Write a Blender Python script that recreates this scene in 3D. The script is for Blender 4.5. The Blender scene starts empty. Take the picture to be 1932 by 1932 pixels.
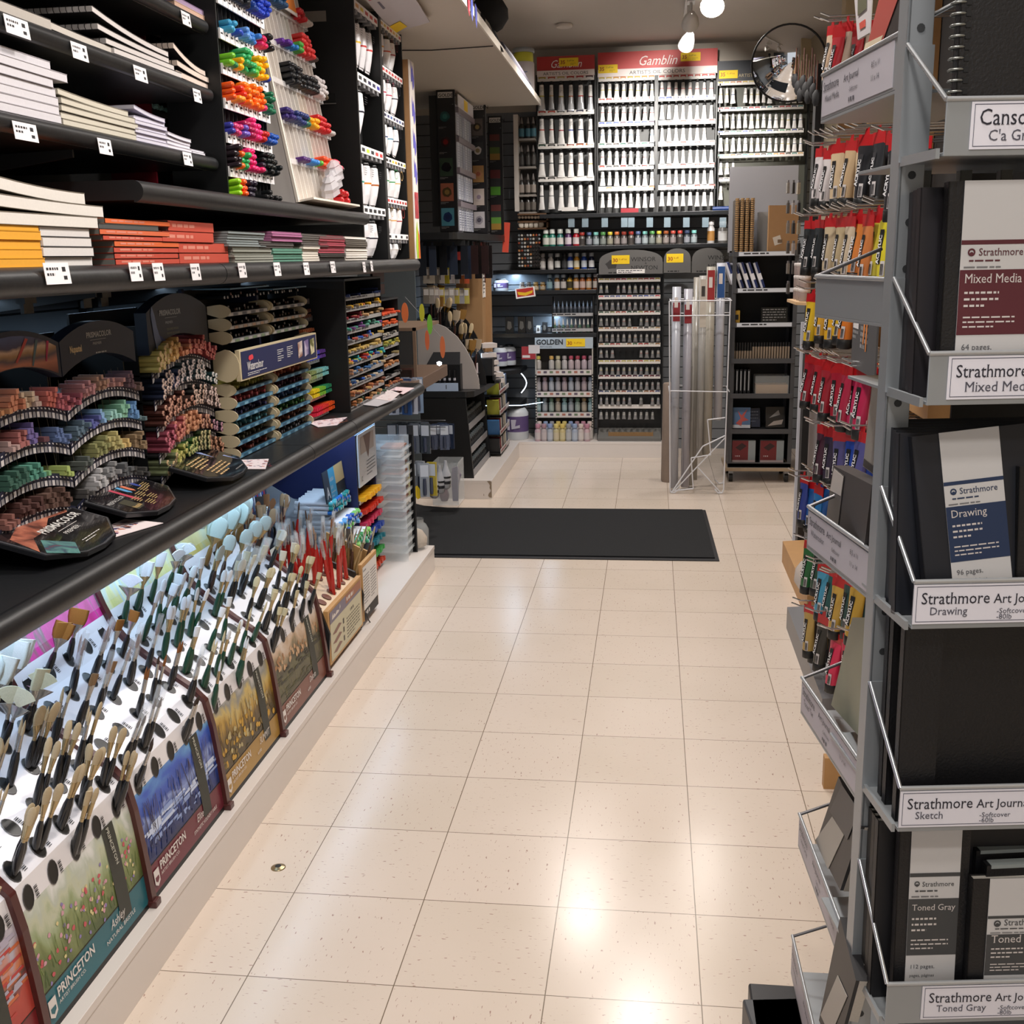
import bpy, math, random
import numpy as np
from mathutils import Vector, Matrix
random.seed(7)
SC = bpy.context.scene
COL = SC.collection
# ---------------------------------------------------------------- camera
CAM = Vector((1.1081, -1.9023, 1.4211)); YAW, PITCH, ROLL, FPX = -0.12664, -0.22701, -0.01789, 2087.2
def _basis():
    cy, sy, cp, sp = math.cos(YAW), math.sin(YAW), math.cos(PITCH), math.sin(PITCH)
    f = Vector((sy*cp, cy*cp, sp)); r = Vector((cy, -sy, 0)); u = r.cross(f)
    cr, sr = math.cos(ROLL), math.sin(ROLL)
    return cr*r+sr*u, -sr*r+cr*u, f
BR, BU, BF = _basis()
cd = bpy.data.cameras.new('camera'); cam = bpy.data.objects.new('camera', cd); COL.objects.link(cam)
cd.sensor_width = 36; cd.lens = 36*FPX/1932; cd.clip_start = .02; cd.clip_end = 60
m = Matrix((BR, BU, -BF)).transposed().to_4x4(); m.translation = CAM; cam.matrix_world = m
SC.camera = cam
def U(px, py, x=None, y=None, z=None):
    """world point seen at a photo pixel on the plane x=, y= or z="""
    d = BR*((px-966)/FPX) + BU*((966-py)/FPX) + BF
    i, v = (0, x) if x is not None else (1, y) if y is not None else (2, z)
    return CAM + d*((v-CAM[i])/d[i])
# ---------------------------------------------------------------- world, lights, exposure
SC.view_settings.view_transform = 'Standard'; SC.view_settings.look = 'None'
SC.view_settings.gamma = 1; SC.view_settings.use_curve_mapping = False
SC.view_settings.exposure = 0.5
W = bpy.data.worlds.new('world'); SC.world = W; W.use_nodes = True
W.node_tree.nodes['Background'].inputs[0].default_value = (.95, .96, 1, 1)
W.node_tree.nodes['Background'].inputs[1].default_value = .5
def light(name, kind, loc, energy, color=(1, .96, .9), aim=None, **k):
    l = bpy.data.lights.new(name, kind); l.energy = energy; l.color = color
    for a, v in k.items(): setattr(l, a, v)
    o = bpy.data.objects.new(name, l); COL.objects.link(o); o.location = loc
    if aim: o.rotation_euler = (Vector(aim)-Vector(loc)).to_track_quat('-Z', 'Y').to_euler()
    return o
CEIL = 2.83
WARM = (1, .935, .88)
# rows of ceiling downlights over the aisle
for i, (x, y, e) in enumerate(((1.0, -2.2, 30), (1.0, -.9, 34), (1.0, .5, 36), (1.0, 2.0, 36), (1.1, 3.4, 36), (.7, 4.6, 40), (1.5, 5.0, 26), (1.5, -1.6, 16))):
    light('ceiling_downlight', 'SPOT', (x, y, CEIL-.06), e*1.6, WARM, (x, y, 0), spot_size=2.5, spot_blend=.7, shadow_soft_size=.09)
# track heads aimed at the back wall display
for (x, y, tx, ty, tz, e) in ((1.295, 4.36, 1.25, 6.2, 2.12, 260), (1.30, 5.02, .75, 6.2, 2.0, 60), (1.33, 5.2, 1.95, 6.2, 1.9, 50), (1.38, 3.94, .8, 6.1, 1.2, 60)):
    light('track_spot', 'SPOT', (x, y, 2.6), e, (1, .96, .9), (tx, ty, tz), spot_size=.85, spot_blend=.9, shadow_soft_size=.04)
for (x, y, tx, ty, tz, e) in ((1.3, .2, 0, .1, 1.7, 42), (1.3, 1.3, -.05, 1.25, 1.85, 60), (1.3, 2.5, .05, 2.5, 1.9, 70)):
    light('track_spot', 'SPOT', (x, y, 2.7), e, (1, .95, .9), (tx, ty, tz), spot_size=.95, spot_blend=.9, shadow_soft_size=.05)
# cool strips under the counter and under the shelf above it
COOL = (.55, .76, 1)
for (x, y0, y1, z, e, tl) in ((-.06, -1.0, 2.95, .814, 6.5, .6), (-.35, -1.0, 2.95, 1.345, 2.2, -.15)):
    light('led_strip_light', 'AREA', (x, (y0+y1)/2, z), e, COOL, (x-.05, (y0+y1)/2, 0), shape='RECTANGLE', size=.03, size_y=y1-y0).rotation_euler = (0, tl, 0)
for (x, y, z, e) in ((.0, 5.2, .86, 4), (.1, 6.25, 1.30, 2.5), (.4, 6.28, 1.0, 1.5)):
    light('led_strip_light', 'AREA', (x, y, z), e, COOL, (x-.1, y+.02, 0), shape='RECTANGLE', size=.6, size_y=.03)
# ---------------------------------------------------------------- materials
def lin(h):
    if not isinstance(h, str): return tuple(h)
    h = h.lstrip('#'); c = [int(h[i:i+2], 16)/255 for i in (0, 2, 4)]
    return tuple(v/12.92 if v <= .04045 else ((v+.055)/1.055)**2.4 for v in c)
def dull(h, k=.28):
    c = lin(h); g = sum(c)/3
    return tuple(round((v*(1-k)+g*k)*1.0, 4) for v in c)
_M = {}
def mat(h, rough=.5, metal=0, emit=0, alpha=1, noise=0, scale=30, bump=0, coat=0, trans=0, name=None):
    k = (h, rough, metal, emit, alpha, noise, scale, bump, coat, trans)
    if k in _M: return _M[k]
    c = lin(h); M = bpy.data.materials.new(name or 'surface'); M.use_nodes = True
    nt = M.node_tree; b = nt.nodes['Principled BSDF']; I = b.inputs
    I['Base Color'].default_value = (*c, 1); I['Roughness'].default_value = rough; I['Metallic'].default_value = metal
    if coat: I['Coat Weight'].default_value = coat
    if trans: I['Transmission Weight'].default_value = trans
    if emit: I['Emission Color'].default_value = (*c, 1); I['Emission Strength'].default_value = emit
    if alpha < 1: I['Alpha'].default_value = alpha
    if noise or bump:
        tc = nt.nodes.new('ShaderNodeTexCoord'); n = nt.nodes.new('ShaderNodeTexNoise'); n.inputs['Scale'].default_value = scale; n.inputs['Detail'].default_value = 3
        nt.links.new(tc.outputs['Object'], n.inputs['Vector'])
        if noise:
            r = nt.nodes.new('ShaderNodeMapRange'); r.inputs['To Min'].default_value = 1-noise; r.inputs['To Max'].default_value = 1+noise
            mx = nt.nodes.new('ShaderNodeVectorMath'); mx.operation = 'SCALE'; mx.inputs[0].default_value = c
            nt.links.new(n.outputs['Fac'], r.inputs['Value']); nt.links.new(r.outputs[0], mx.inputs['Scale']); nt.links.new(mx.outputs[0], I['Base Color'])
        if bump:
            bn = nt.nodes.new('ShaderNodeBump'); bn.inputs['Strength'].default_value = bump; bn.inputs['Distance'].default_value = .002
            nt.links.new(n.outputs['Fac'], bn.inputs['Height']); nt.links.new(bn.outputs[0], I['Normal'])
    _M[k] = M
    return M
def picture(stops, scale=6, stretch=(1, 1, 1), detail=5, rough=.35, dist=.6, grad=None, seed=0):
    """a printed picture: bands of colour from noise, optionally layered by height (grad=(axis,min,max))"""
    M = bpy.data.materials.new('printed_picture'); M.use_nodes = True; nt = M.node_tree; b = nt.nodes['Principled BSDF']
    tc = nt.nodes.new('ShaderNodeTexCoord'); mp = nt.nodes.new('ShaderNodeMapping'); mp.inputs['Scale'].default_value = stretch; mp.inputs['Location'].default_value = (seed, seed*.7, seed*.3)
    n = nt.nodes.new('ShaderNodeTexNoise'); n.inputs['Scale'].default_value = scale; n.inputs['Detail'].default_value = detail; n.inputs['Distortion'].default_value = dist
    cr = nt.nodes.new('ShaderNodeValToRGB'); e = cr.color_ramp.elements
    while len(e) < len(stops): e.new(.5)
    for i, (p, h) in enumerate(stops): e[i].position = p; e[i].color = (*lin(h), 1)
    L = nt.links.new; L(tc.outputs['Object'], mp.inputs[0]); L(mp.outputs[0], n.inputs['Vector'])
    if grad:
        ax, a, c, w = grad
        s = nt.nodes.new('ShaderNodeSeparateXYZ'); L(tc.outputs['Object'], s.inputs[0])
        r = nt.nodes.new('ShaderNodeMapRange'); r.inputs['From Min'].default_value = a; r.inputs['From Max'].default_value = c
        L(s.outputs[ax], r.inputs['Value'])
        ma = nt.nodes.new('ShaderNodeMath'); ma.operation = 'MULTIPLY_ADD'; ma.inputs[1].default_value = w; L(n.outputs['Fac'], ma.inputs[0]); L(r.outputs[0], ma.inputs[2])
        mb = nt.nodes.new('ShaderNodeMath'); mb.operation = 'SUBTRACT'; mb.inputs[1].default_value = w/2; L(ma.outputs[0], mb.inputs[0]); L(mb.outputs[0], cr.inputs[0])
    else: L(n.outputs['Fac'], cr.inputs[0])
    L(cr.outputs[0], b.inputs['Base Color']); b.inputs['Roughness'].default_value = rough
    return M
BLACK = mat('#121314', .45); SHELF = mat('#1d1e20', .38, noise=.12, scale=60, bump=.15); WHITE = mat('#e9e6e2', .45, noise=.02, scale=8)
DARKTXT = mat('#26262a', .6); WTXT = mat('#f0f0ee', .6); CHROME = mat('#c9cacc', .22, 1); STEEL = mat('#8f9296', .35, .9); SILVER = mat('#a9adb0', .42, .55)
CLEAR = mat('#eef4f6', .08, alpha=.22); PAPER = mat('#f2efec', .7); TAG = mat('#ece8ea', .6); WIRE = mat('#202022', .35, .6); YTAG = mat('#f4cf1c', .6)
# ---------------------------------------------------------------- mesh builder
_TXT = {}
def text_geo(s, align='LEFT', bold=0, shear=0):
    k = (s, align, bold, shear)
    if k not in _TXT:
        c = bpy.data.curves.new('lettering', 'FONT'); c.body = s; c.size = 1; c.align_x = align; c.resolution_u = 2; c.offset = bold; c.shear = shear
        o = bpy.data.objects.new('lettering', c); COL.objects.link(o); dg = bpy.context.evaluated_depsgraph_get(); e = o.evaluated_get(dg); me = e.to_mesh()
        _TXT[k] = ([tuple(v.co) for v in me.vertices], [tuple(p.vertices) for p in me.polygons]); e.to_mesh_clear(); bpy.data.objects.remove(o); bpy.data.curves.remove(c)
    return _TXT[k]
def FR(o, r, u):
    r = Vector(r).normalized(); u = Vector(u); n = r.cross(u).normalized(); u = n.cross(r)
    M = Matrix((r, u, n)).transposed().to_4x4(); M.translation = Vector(o); return M
class MB:
    def __init__(s, T=None): s.v = []; s.f = []; s.m = []; s.sm = []; s.T = T or Matrix()
    def add(s, vs, fs, m=0, smooth=False, T=None):
        b = len(s.v); T = s.T @ T if T is not None else s.T
        s.v += [tuple(T @ Vector(v)) for v in vs]; s.f += [tuple(b+i for i in f) for f in fs]; s.m += [m]*len(fs); s.sm += [smooth]*len(fs); return s
    def box(s, x0, y0, z0, x1, y1, z1, m=0, T=None):
        x0, x1 = sorted((x0, x1)); y0, y1 = sorted((y0, y1)); z0, z1 = sorted((z0, z1))
        return s.add([(x0, y0, z0), (x1, y0, z0), (x1, y1, z0), (x0, y1, z0), (x0, y0, z1), (x1, y0, z1), (x1, y1, z1), (x0, y1, z1)],
              [(0, 3, 2, 1), (4, 5, 6, 7), (0, 1, 5, 4), (1, 2, 6, 5), (2, 3, 7, 6), (3, 0, 4, 7)], m, T=T)
    def rect(s, x0, y0, x1, y1, z=.0004, m=0, T=None):
        return s.add([(x0, y0, z), (x1, y0, z), (x1, y1, z), (x0, y1, z)], [(0, 1, 2, 3)], m, T=T)
    def poly(s, pts, z=.0004, m=0, T=None):
        return s.add([(p[0], p[1], z) for p in pts], [tuple(range(len(pts)))], m, T=T)
    def prism(s, pts, z0, z1, m=0, T=None, smooth=False, m_side=None):
        n = len(pts); a = sum(pts[i][0]*pts[(i+1) % n][1]-pts[(i+1) % n][0]*pts[i][1] for i in range(n))
        if a < 0: pts = pts[::-1]
        vs = [(p[0], p[1], z0) for p in pts]+[(p[0], p[1], z1) for p in pts]
        s.add(vs, [tuple(range(n))[::-1], tuple(range(n, 2*n))], m, T=T)
        return s.add(vs, [(i, (i+1) % n, n+(i+1) % n, n+i) for i in range(n)], m if m_side is None else m_side, smooth, T=T)
    def lathe(s, prof, n=12, m=0, T=None, smooth=True, sx=1, sy=1, caps=True, ms=None):
        vs = []; fs = []
        for r, z in prof:
            for i in range(n): a = 2*math.pi*i/n; vs.append((r*math.cos(a)*sx, r*math.sin(a)*sy, z))
        for j in range(len(prof)-1):
            q = [(j*n+i, j*n+(i+1) % n, (j+1)*n+(i+1) % n, (j+1)*n+i) for i in range(n)]
            if ms: s.add(vs, q, ms[j], smooth, T=T)
            else: fs += q
        if fs: s.add(vs, fs, m, smooth, T=T)
        if caps: s.add(vs, [tuple(range(n))[::-1], tuple((len(prof)-1)*n+i for i in range(n))], m if not ms else ms[-1], T=T)
        return s
    def cyl(s, p0, p1, r0, r1=None, n=10, m=0, smooth=True):
        p0 = Vector(p0); p1 = Vector(p1); d = p1-p0; M = d.to_track_quat('Z', 'Y').to_matrix().to_4x4(); M.translation = p0
        return s.lathe([(r0, 0), (r0 if r1 is None else r1, d.length)], n, m, M, smooth)
    def tube(s, pts, r, n=6, m=0):
        for a, b in zip(pts, pts[1:]): s.cyl(a, b, r, r, n, m)
        return s
    def loft(s, secs, m=0, smooth=True, caps=True, T=None):
        n = len(secs[0]); vs = [v for q in secs for v in q]
        s.add(vs, [(j*n+i, j*n+(i+1) % n, (j+1)*n+(i+1) % n, (j+1)*n+i) for j in range(len(secs)-1) for i in range(n)], m, smooth, T=T)
        if caps: s.add(vs, [tuple(range(n))[::-1], tuple((len(secs)-1)*n+i for i in range(n))], m, T=T)
        return s
    def text(s, t, x, y, size, m=0, T=None, align='LEFT', z=.0008, bold=0, sx=1, shear=0):
        v, f = text_geo(t, align, bold, shear)
        return s.add([(x+a*size*sx, y+b*size, z) for a, b, c in v], f, m, T=T)
    def serif(s, t, x, y, size, m=0, T=None, sx=1, z=.0008, align='LEFT'):
        """lettering with small slab serifs where a stem meets the base line or the letter top"""
        v, f = text_geo(t, align); s.text(t, x, y, size, m, T, align, z, 0, sx); ec = {}
        for q in f:
            for a, b in zip(q, q[1:]+q[:1]): ec[(min(a, b), max(a, b))] = ec.get((min(a, b), max(a, b)), 0)+1
        for (a, b), n in ec.items():
            if n > 1: continue
            (x0, y0, _), (x1, y1, _) = v[a], v[b]
            if x0 > x1: x0, x1 = x1, x0
            if abs(y0-y1) < .012 and .03 < x1-x0 < .15 and (abs(y0) < .02 or y0 > .44):
                h = .028 if y0 < .2 else -.028
                s.add([(x+(x0-.045)*size*sx, y+y0*size, z+.00005), (x+(x1+.045)*size*sx, y+y0*size, z+.00005), (x+(x1+.02)*size*sx, y+(y0+h)*size, z+.00005), (x+(x0-.02)*size*sx, y+(y0+h)*size, z+.00005)], [(0, 1, 2, 3)], m, T=T)
        return s
    def lines(s, x, y, w, n, pitch, h, m=0, T=None, z=.0006, seed=1):
        """rows of small print, each a thin run of word-length dashes"""
        rr = random.Random(seed)
        for i in range(n):
            c = x
            e = x+w*(1 if i < n-1 else .6)
            while c < e:
                l = min(w*rr.uniform(.08, .2), e-c); s.rect(c, y-i*pitch-h, c+l*.9, y-i*pitch, z, m, T); c += l+h*.5
        return s
    def mesh(s, mats, name='mesh', inv=None):
        me = bpy.data.meshes.new(name)
        v = s.v if inv is None else [tuple(inv @ Vector(p)) for p in s.v]
        me.from_pydata(v, [], s.f); me.polygons.foreach_set('material_index', s.m); me.polygons.foreach_set('use_smooth', s.sm)
        for k in (mats if isinstance(mats, (list, tuple)) else [mats]): me.materials.append(k)
        me.update(); return me
# ---------------------------------------------------------------- objects
WM = {}
def props(o, label=None, cat=None, group=None, kind=None):
    if label: o['label'] = label
    if cat: o['category'] = cat
    if group: o['group'] = group
    if kind: o['kind'] = kind
    return o
def thing(name, label, cat, loc=(0, 0, 0), rz=0, group=None):
    o = bpy.data.objects.new(name, None); COL.objects.link(o); o.empty_display_size = .05
    M = loc if isinstance(loc, Matrix) else Matrix.Translation(Vector(loc)) @ Matrix.Rotation(rz, 4, 'Z')
    o.matrix_basis = M; WM[o.name] = M
    return props(o, label, cat, group)
def part(name, mb, mats, parent=None, label=None, local=False, bevel=0, loc=None):
    """one mesh object; vertices of mb are in world space unless local"""
    inv = None; T = None
    if parent is not None and not local: inv = WM[parent.name].inverted()
    if parent is None and loc is not None: T = Matrix.Translation(Vector(loc)); inv = T.inverted()
    o = bpy.data.objects.new(name, mb.mesh(mats, name, inv)); COL.objects.link(o)
    if parent is not None: o.parent = parent; WM[o.name] = WM[parent.name]
    elif T is not None: o.matrix_basis = T; WM[o.name] = T
    else: WM[o.name] = Matrix()
    if bevel: b = o.modifiers.new('bevel', 'BEVEL'); b.width = bevel; b.segments = 2; b.limit_method = 'ANGLE'
    if label: o['label'] = label
    return o
def single(name, mb, mats, label, cat, group=None, bevel=0, loc=None):
    if loc is None: v = np.array(mb.v); loc = ((v[:, 0].min()+v[:, 0].max())/2, (v[:, 1].min()+v[:, 1].max())/2, v[:, 2].min())
    return props(part(name, mb, mats, None, bevel=bevel, loc=loc), label, cat, group)
def struct(name, mb, mats, bevel=0): return props(part(name, mb, mats, None, bevel=bevel), kind='structure')
_MESH = {}
def cached(key, fn):
    if key not in _MESH: mb, mats = fn(); _MESH[key] = mb.mesh(mats, str(key[0]) if isinstance(key, tuple) else str(key))
    return _MESH[key]
def spawn(name, label, cat, M, pieces, group=None):
    """a thing from shared meshes: pieces = [(part name, mesh), ...]; a single piece is the thing itself"""
    if len(pieces) == 1 and not isinstance(pieces[0][1], tuple):
        o = bpy.data.objects.new(name, pieces[0][1]); COL.objects.link(o); o.matrix_basis = M; return props(o, label, cat, group)
    t = thing(name, label, cat, M, group=group)
    for n, me, *subs in pieces:
        o = bpy.data.objects.new(n, me); COL.objects.link(o); o.parent = t
        for sn, sm in subs: q = bpy.data.objects.new(sn, sm); COL.objects.link(q); q.parent = o
    return t
ORD = ['first', 'second', 'third', 'fourth', 'fifth', 'sixth', 'seventh', 'eighth', 'ninth', 'tenth', 'eleventh', 'twelfth', 'thirteenth', 'fourteenth', 'fifteenth', 'sixteenth', 'seventeenth', 'eighteenth', 'nineteenth', 'twentieth',
       'twenty-first', 'twenty-second', 'twenty-third', 'twenty-fourth', 'twenty-fifth', 'twenty-sixth', 'twenty-seventh', 'twenty-eighth', 'twenty-ninth', 'thirtieth']
def RZ(a): return Matrix.Rotation(a, 4, 'Z')
def TR(x, y, z): return Matrix.Translation((x, y, z))
X, Y, Z = Vector((1, 0, 0)), Vector((0, 1, 0)), Vector((0, 0, 1))
# ================================================================ ROOM
def floor_material():
    M = bpy.data.materials.new('vinyl_tile_floor'); M.use_nodes = True; nt = M.node_tree; b = nt.nodes['Principled BSDF']; L = nt.links.new; N = nt.nodes.new
    tc = N('ShaderNodeTexCoord'); s = N('ShaderNodeSeparateXYZ'); L(tc.outputs['Object'], s.inputs[0]); T = .3048
    ds = []; fl = []
    for a in (0, 1):
        d = N('ShaderNodeMath'); d.operation = 'DIVIDE'; d.inputs[1].default_value = T; L(s.outputs[a], d.inputs[0])
        f = N('ShaderNodeMath'); f.operation = 'FLOOR'; L(d.outputs[0], f.inputs[0]); fl.append(f)
        r = N('ShaderNodeMath'); r.operation = 'ROUND'; L(d.outputs[0], r.inputs[0])
        q = N('ShaderNodeMath'); q.operation = 'SUBTRACT'; L(d.outputs[0], q.inputs[0]); L(r.outputs[0], q.inputs[1])
        ab = N('ShaderNodeMath'); ab.operation = 'ABSOLUTE'; L(q.outputs[0], ab.inputs[0]); ds.append(ab)
    mn = N('ShaderNodeMath'); mn.operation = 'MINIMUM'; L(ds[0].outputs[0], mn.inputs[0]); L(ds[1].outputs[0], mn.inputs[1])
    lt = N('ShaderNodeMath'); lt.operation = 'LESS_THAN'; lt.inputs[1].default_value = .0036; L(mn.outputs[0], lt.inputs[0])
    cx = N('ShaderNodeCombineXYZ'); L(fl[0].outputs[0], cx.inputs[0]); L(fl[1].outputs[0], cx.inputs[1])
    wn = N('ShaderNodeTexWhiteNoise'); L(cx.outputs[0], wn.inputs['Vector'])
    n1 = N('ShaderNodeTexNoise'); n1.inputs['Scale'].default_value = 2.4; L(tc.outputs['Object'], n1.inputs['Vector'])
    cr = N('ShaderNodeValToRGB'); cr.color_ramp.elements[0].color = (*lin('#cfc1b0'), 1); cr.color_ramp.elements[1].color = (*lin('#dccdbf'), 1)
    ad = N('ShaderNodeMath'); ad.operation = 'MULTIPLY_ADD'; ad.inputs[1].default_value = .6; L(wn.outputs['Value'], ad.inputs[0]); L(n1.outputs['Fac'], ad.inputs[2]); L(ad.outputs[0], cr.inputs[0])
    # flecks: stretched along x in every other tile, along y in the rest
    def fleck(sx, sy, th):
        mp = N('ShaderNodeMapping'); mp.inputs['Scale'].default_value = (sx, sy, 1); L(tc.outputs['Object'], mp.inputs[0])
        n = N('ShaderNodeTexNoise'); n.inputs['Scale'].default_value = 1; n.inputs['Detail'].default_value = 2; L(mp.outputs[0], n.inputs['Vector'])
        g = N('ShaderNodeMapRange'); g.inputs['From Min'].default_value = th; g.inputs['From Max'].default_value = th+.05; L(n.outputs['Fac'], g.inputs['Value']); return g
    a = fleck(55, 180, .665); c = fleck(180, 55, .665)
    sm = N('ShaderNodeMath'); sm.operation = 'ADD'; L(fl[0].outputs[0], sm.inputs[0]); L(fl[1].outputs[0], sm.inputs[1])
    md = N('ShaderNodeMath'); md.operation = 'PINGPONG'; md.inputs[1].default_value = 1; L(sm.outputs[0], md.inputs[0])
    mf = N('ShaderNodeMix'); L(md.outputs[0], mf.inputs[0]); L(a.outputs[0], mf.inputs[2]); L(c.outputs[0], mf.inputs[3])
    m1 = N('ShaderNodeMix'); m1.data_type = 'RGBA'; L(mf.outputs[0], m1.inputs[0]); L(cr.outputs[0], m1.inputs[6]); m1.inputs[7].default_value = (*lin('#a5877a'), 1)
    m2 = N('ShaderNodeMix'); m2.data_type = 'RGBA'; L(lt.outputs[0], m2.inputs[0]); L(m1.outputs[2], m2.inputs[6]); m2.inputs[7].default_value = (*lin('#7a6a58'), 1)
    L(m2.outputs[2], b.inputs['Base Color'])
    rr = N('ShaderNodeMapRange'); rr.inputs['To Min'].default_value = .14; rr.inputs['To Max'].default_value = .3; L(n1.outputs['Fac'], rr.inputs['Value']); L(rr.outputs[0], b.inputs['Roughness'])
    bp = N('ShaderNodeBump'); bp.inputs['Strength'].default_value = .05; bp.inputs['Distance'].default_value = .004; L(n1.outputs['Fac'], bp.inputs['Height']); L(bp.outputs[0], b.inputs['Normal'])
    return M
FLOORM = floor_material()
struct('floor', MB().box(-3, -4, -.1, 4, 6.6, 0), FLOORM)
CEILM = mat('#b8b0a8', .8, noise=.02, scale=3)
struct('ceiling', MB().box(-3, -4, CEIL, 4, 6.6, CEIL+.1), CEILM)
BACKY = 6.38
SLAT = mat('#74777b', .55, noise=.03, scale=12); GROOVE = mat('#2b2c2e', .6); WALLM = mat('#b9b0a4', .8, noise=.02, scale=4)
def slatwall(mb, T, w, z0, z1, pitch=.0762):
    """slatwall panel in frame T (x right, y up, z out): boards with dark grooves between"""
    z = z0
    while z < z1-.005:
        e = min(z+pitch-.006, z1); mb.box(0, z, 0, w, e, .018, 0, T); mb.box(0, e, 0, w, min(e+.006, z1), .008, 1, T); z += pitch
mb = MB(); slatwall(mb, FR((-.62, BACKY, 0), X, Z), 2.9, 0, 2.42); mb.box(-.62, BACKY, 0, 2.3, BACKY+.1, CEIL, 2)
mb.box(-.62, BACKY-.02, 2.42, 2.3, BACKY, CEIL, 2)
struct('wall_back', mb, [SLAT, GROOVE, WALLM])
mb = MB(); slatwall(mb, FR((-.62, -4, 0), Y, Z), 10.38, 0, 2.35); mb.box(-.72, -4, 0, -.62, BACKY, CEIL, 2)
struct('wall_left', mb, [mat('#8f9499', .55, noise=.03, scale=12), GROOVE, WALLM])
mb = MB(); mb.box(2.28, -4, 0, 2.38, BACKY, CEIL, 0)
struct('wall_right', mb, [mat('#b3a48c', .8, noise=.02, scale=4)])
# pilaster boxing on the right wall beside the mirror
struct('trim_1', MB().box(2.0, 3.85, 0, 2.28, 3.97, CEIL), mat('#c8b591', .6, noise=.03))
struct('trim_2', MB().box(2.12, 4.6, 0, 2.28, 4.75, CEIL), mat('#bfae90', .6, noise=.03))
# white plinths
PL = mat('#ddd5cf', .4, noise=.02, scale=6, coat=.2); PLT = mat('#cfc6bf', .45, noise=.03)
def plinth(name, x0, y0, x1, y1, h, label):
    t = thing(name, label, 'platform', ((x0+x1)/2, (y0+y1)/2, 0))
    part('top_board', MB().box(x0, y0, h-.018, x1, y1, h), PL, t, bevel=.001)
    part('kick_board', MB().box(x0, y0+.001, 0, x1-.002, y1-.001, h-.018), PL, t)
    return t
plinth('display_plinth', -.60, -2.6, .12, 2.985, .12, 'long white laminate plinth under the brush racks, left of the aisle')
plinth('display_plinth', -.60, 4.535, .17, 5.95, .114, 'white laminate plinth with chipped corner under the far left shelves')
plinth('display_plinth', -.60, 5.95, 1.22, 6.36, .114, 'white laminate plinth along the back wall under the bottle display')
mb = MB(FR((0, 4.5345, 0), X, Z)); mb.poly([(.168, .01), (.168, .105), (.158, .112), (.140, .110), (.150, .1), (.158, .085), (.155, .07), (.163, .055), (.160, .045), (.150, .035), (.146, .022), (.152, .012), (.160, .01)], .0006)
mb.rect(.118, .02, .121, .032, .0006)
single('chipped_edge', mb, mat('#8a7a68', .9), 'brown chipped patch on the corner of the far left white plinth', 'damage')
# soffit shelf hung under the ceiling
t = thing('high_shelf', 'wide white laminate shelf hung high over the left gondolas', 'shelf', (-.1, 3.6, 2.35))
part('board', MB().box(-.6, 2.13, 2.35, .395, 5.45, 2.375), mat('#d3cabd', .5, noise=.02), t)
part('front_edge', MB().box(.395, 2.13, 2.345, .403, 5.45, 2.38), mat('#efe8dc', .4), t)
mb = MB(); mb.box(-.1, 5.0, 2.38, -.06, 5.5, CEIL-.01); part('hanger_board', mb, mat('#cfc6b8', .6), t)
# door mat
mb = MB(); A = [(-.40, 3.2), (1.44, 3.215), (1.424, 4.285), (-.05, 4.265), (-.2, 4.31), (-.42, 4.5)]
t = thing('floor_mat', 'black ribbed floor mat lying across the aisle', 'mat', (.6, 3.7, 0))
B = [(p[0], p[1]) for p in A]
part('carpet', MB().prism([(-.40, 3.235), (1.42, 3.25), (1.406, 4.27), (-.05, 4.25), (-.2, 4.295), (-.42, 4.485)], .003, .011), mat('#15171a', .95, noise=.5, scale=350, bump=1), t)
part('rubber_edge', MB().prism(B, .0005, .0045), mat('#1b1b1f', .6), t)
# floor socket
t = thing('floor_socket', 'small round brass floor outlet near the white plinth', 'outlet', Matrix.Translation(U(525, 1637, z=0)) @ Matrix.Scale(1.25, 4))
part('rim', MB().lathe([(.014, 0), (.014, .0005), (.014, .001), (.006, .0035)], 20, caps=False).lathe([(.014, .0004), (.006, .0035)], 20, T=TR(0, 0, .0005)), mat('#a89878', .3, 1), t, local=True)
part('plug_hole', MB().lathe([(.0062, .004), (.0001, .0042)], 14), BLACK, t, local=True)
# scuffs on the floor
for (a, b, w) in (((920, 1160), (912, 1185), .003), ((1150, 1680), (1188, 1690), .0015),):
    pass
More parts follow.
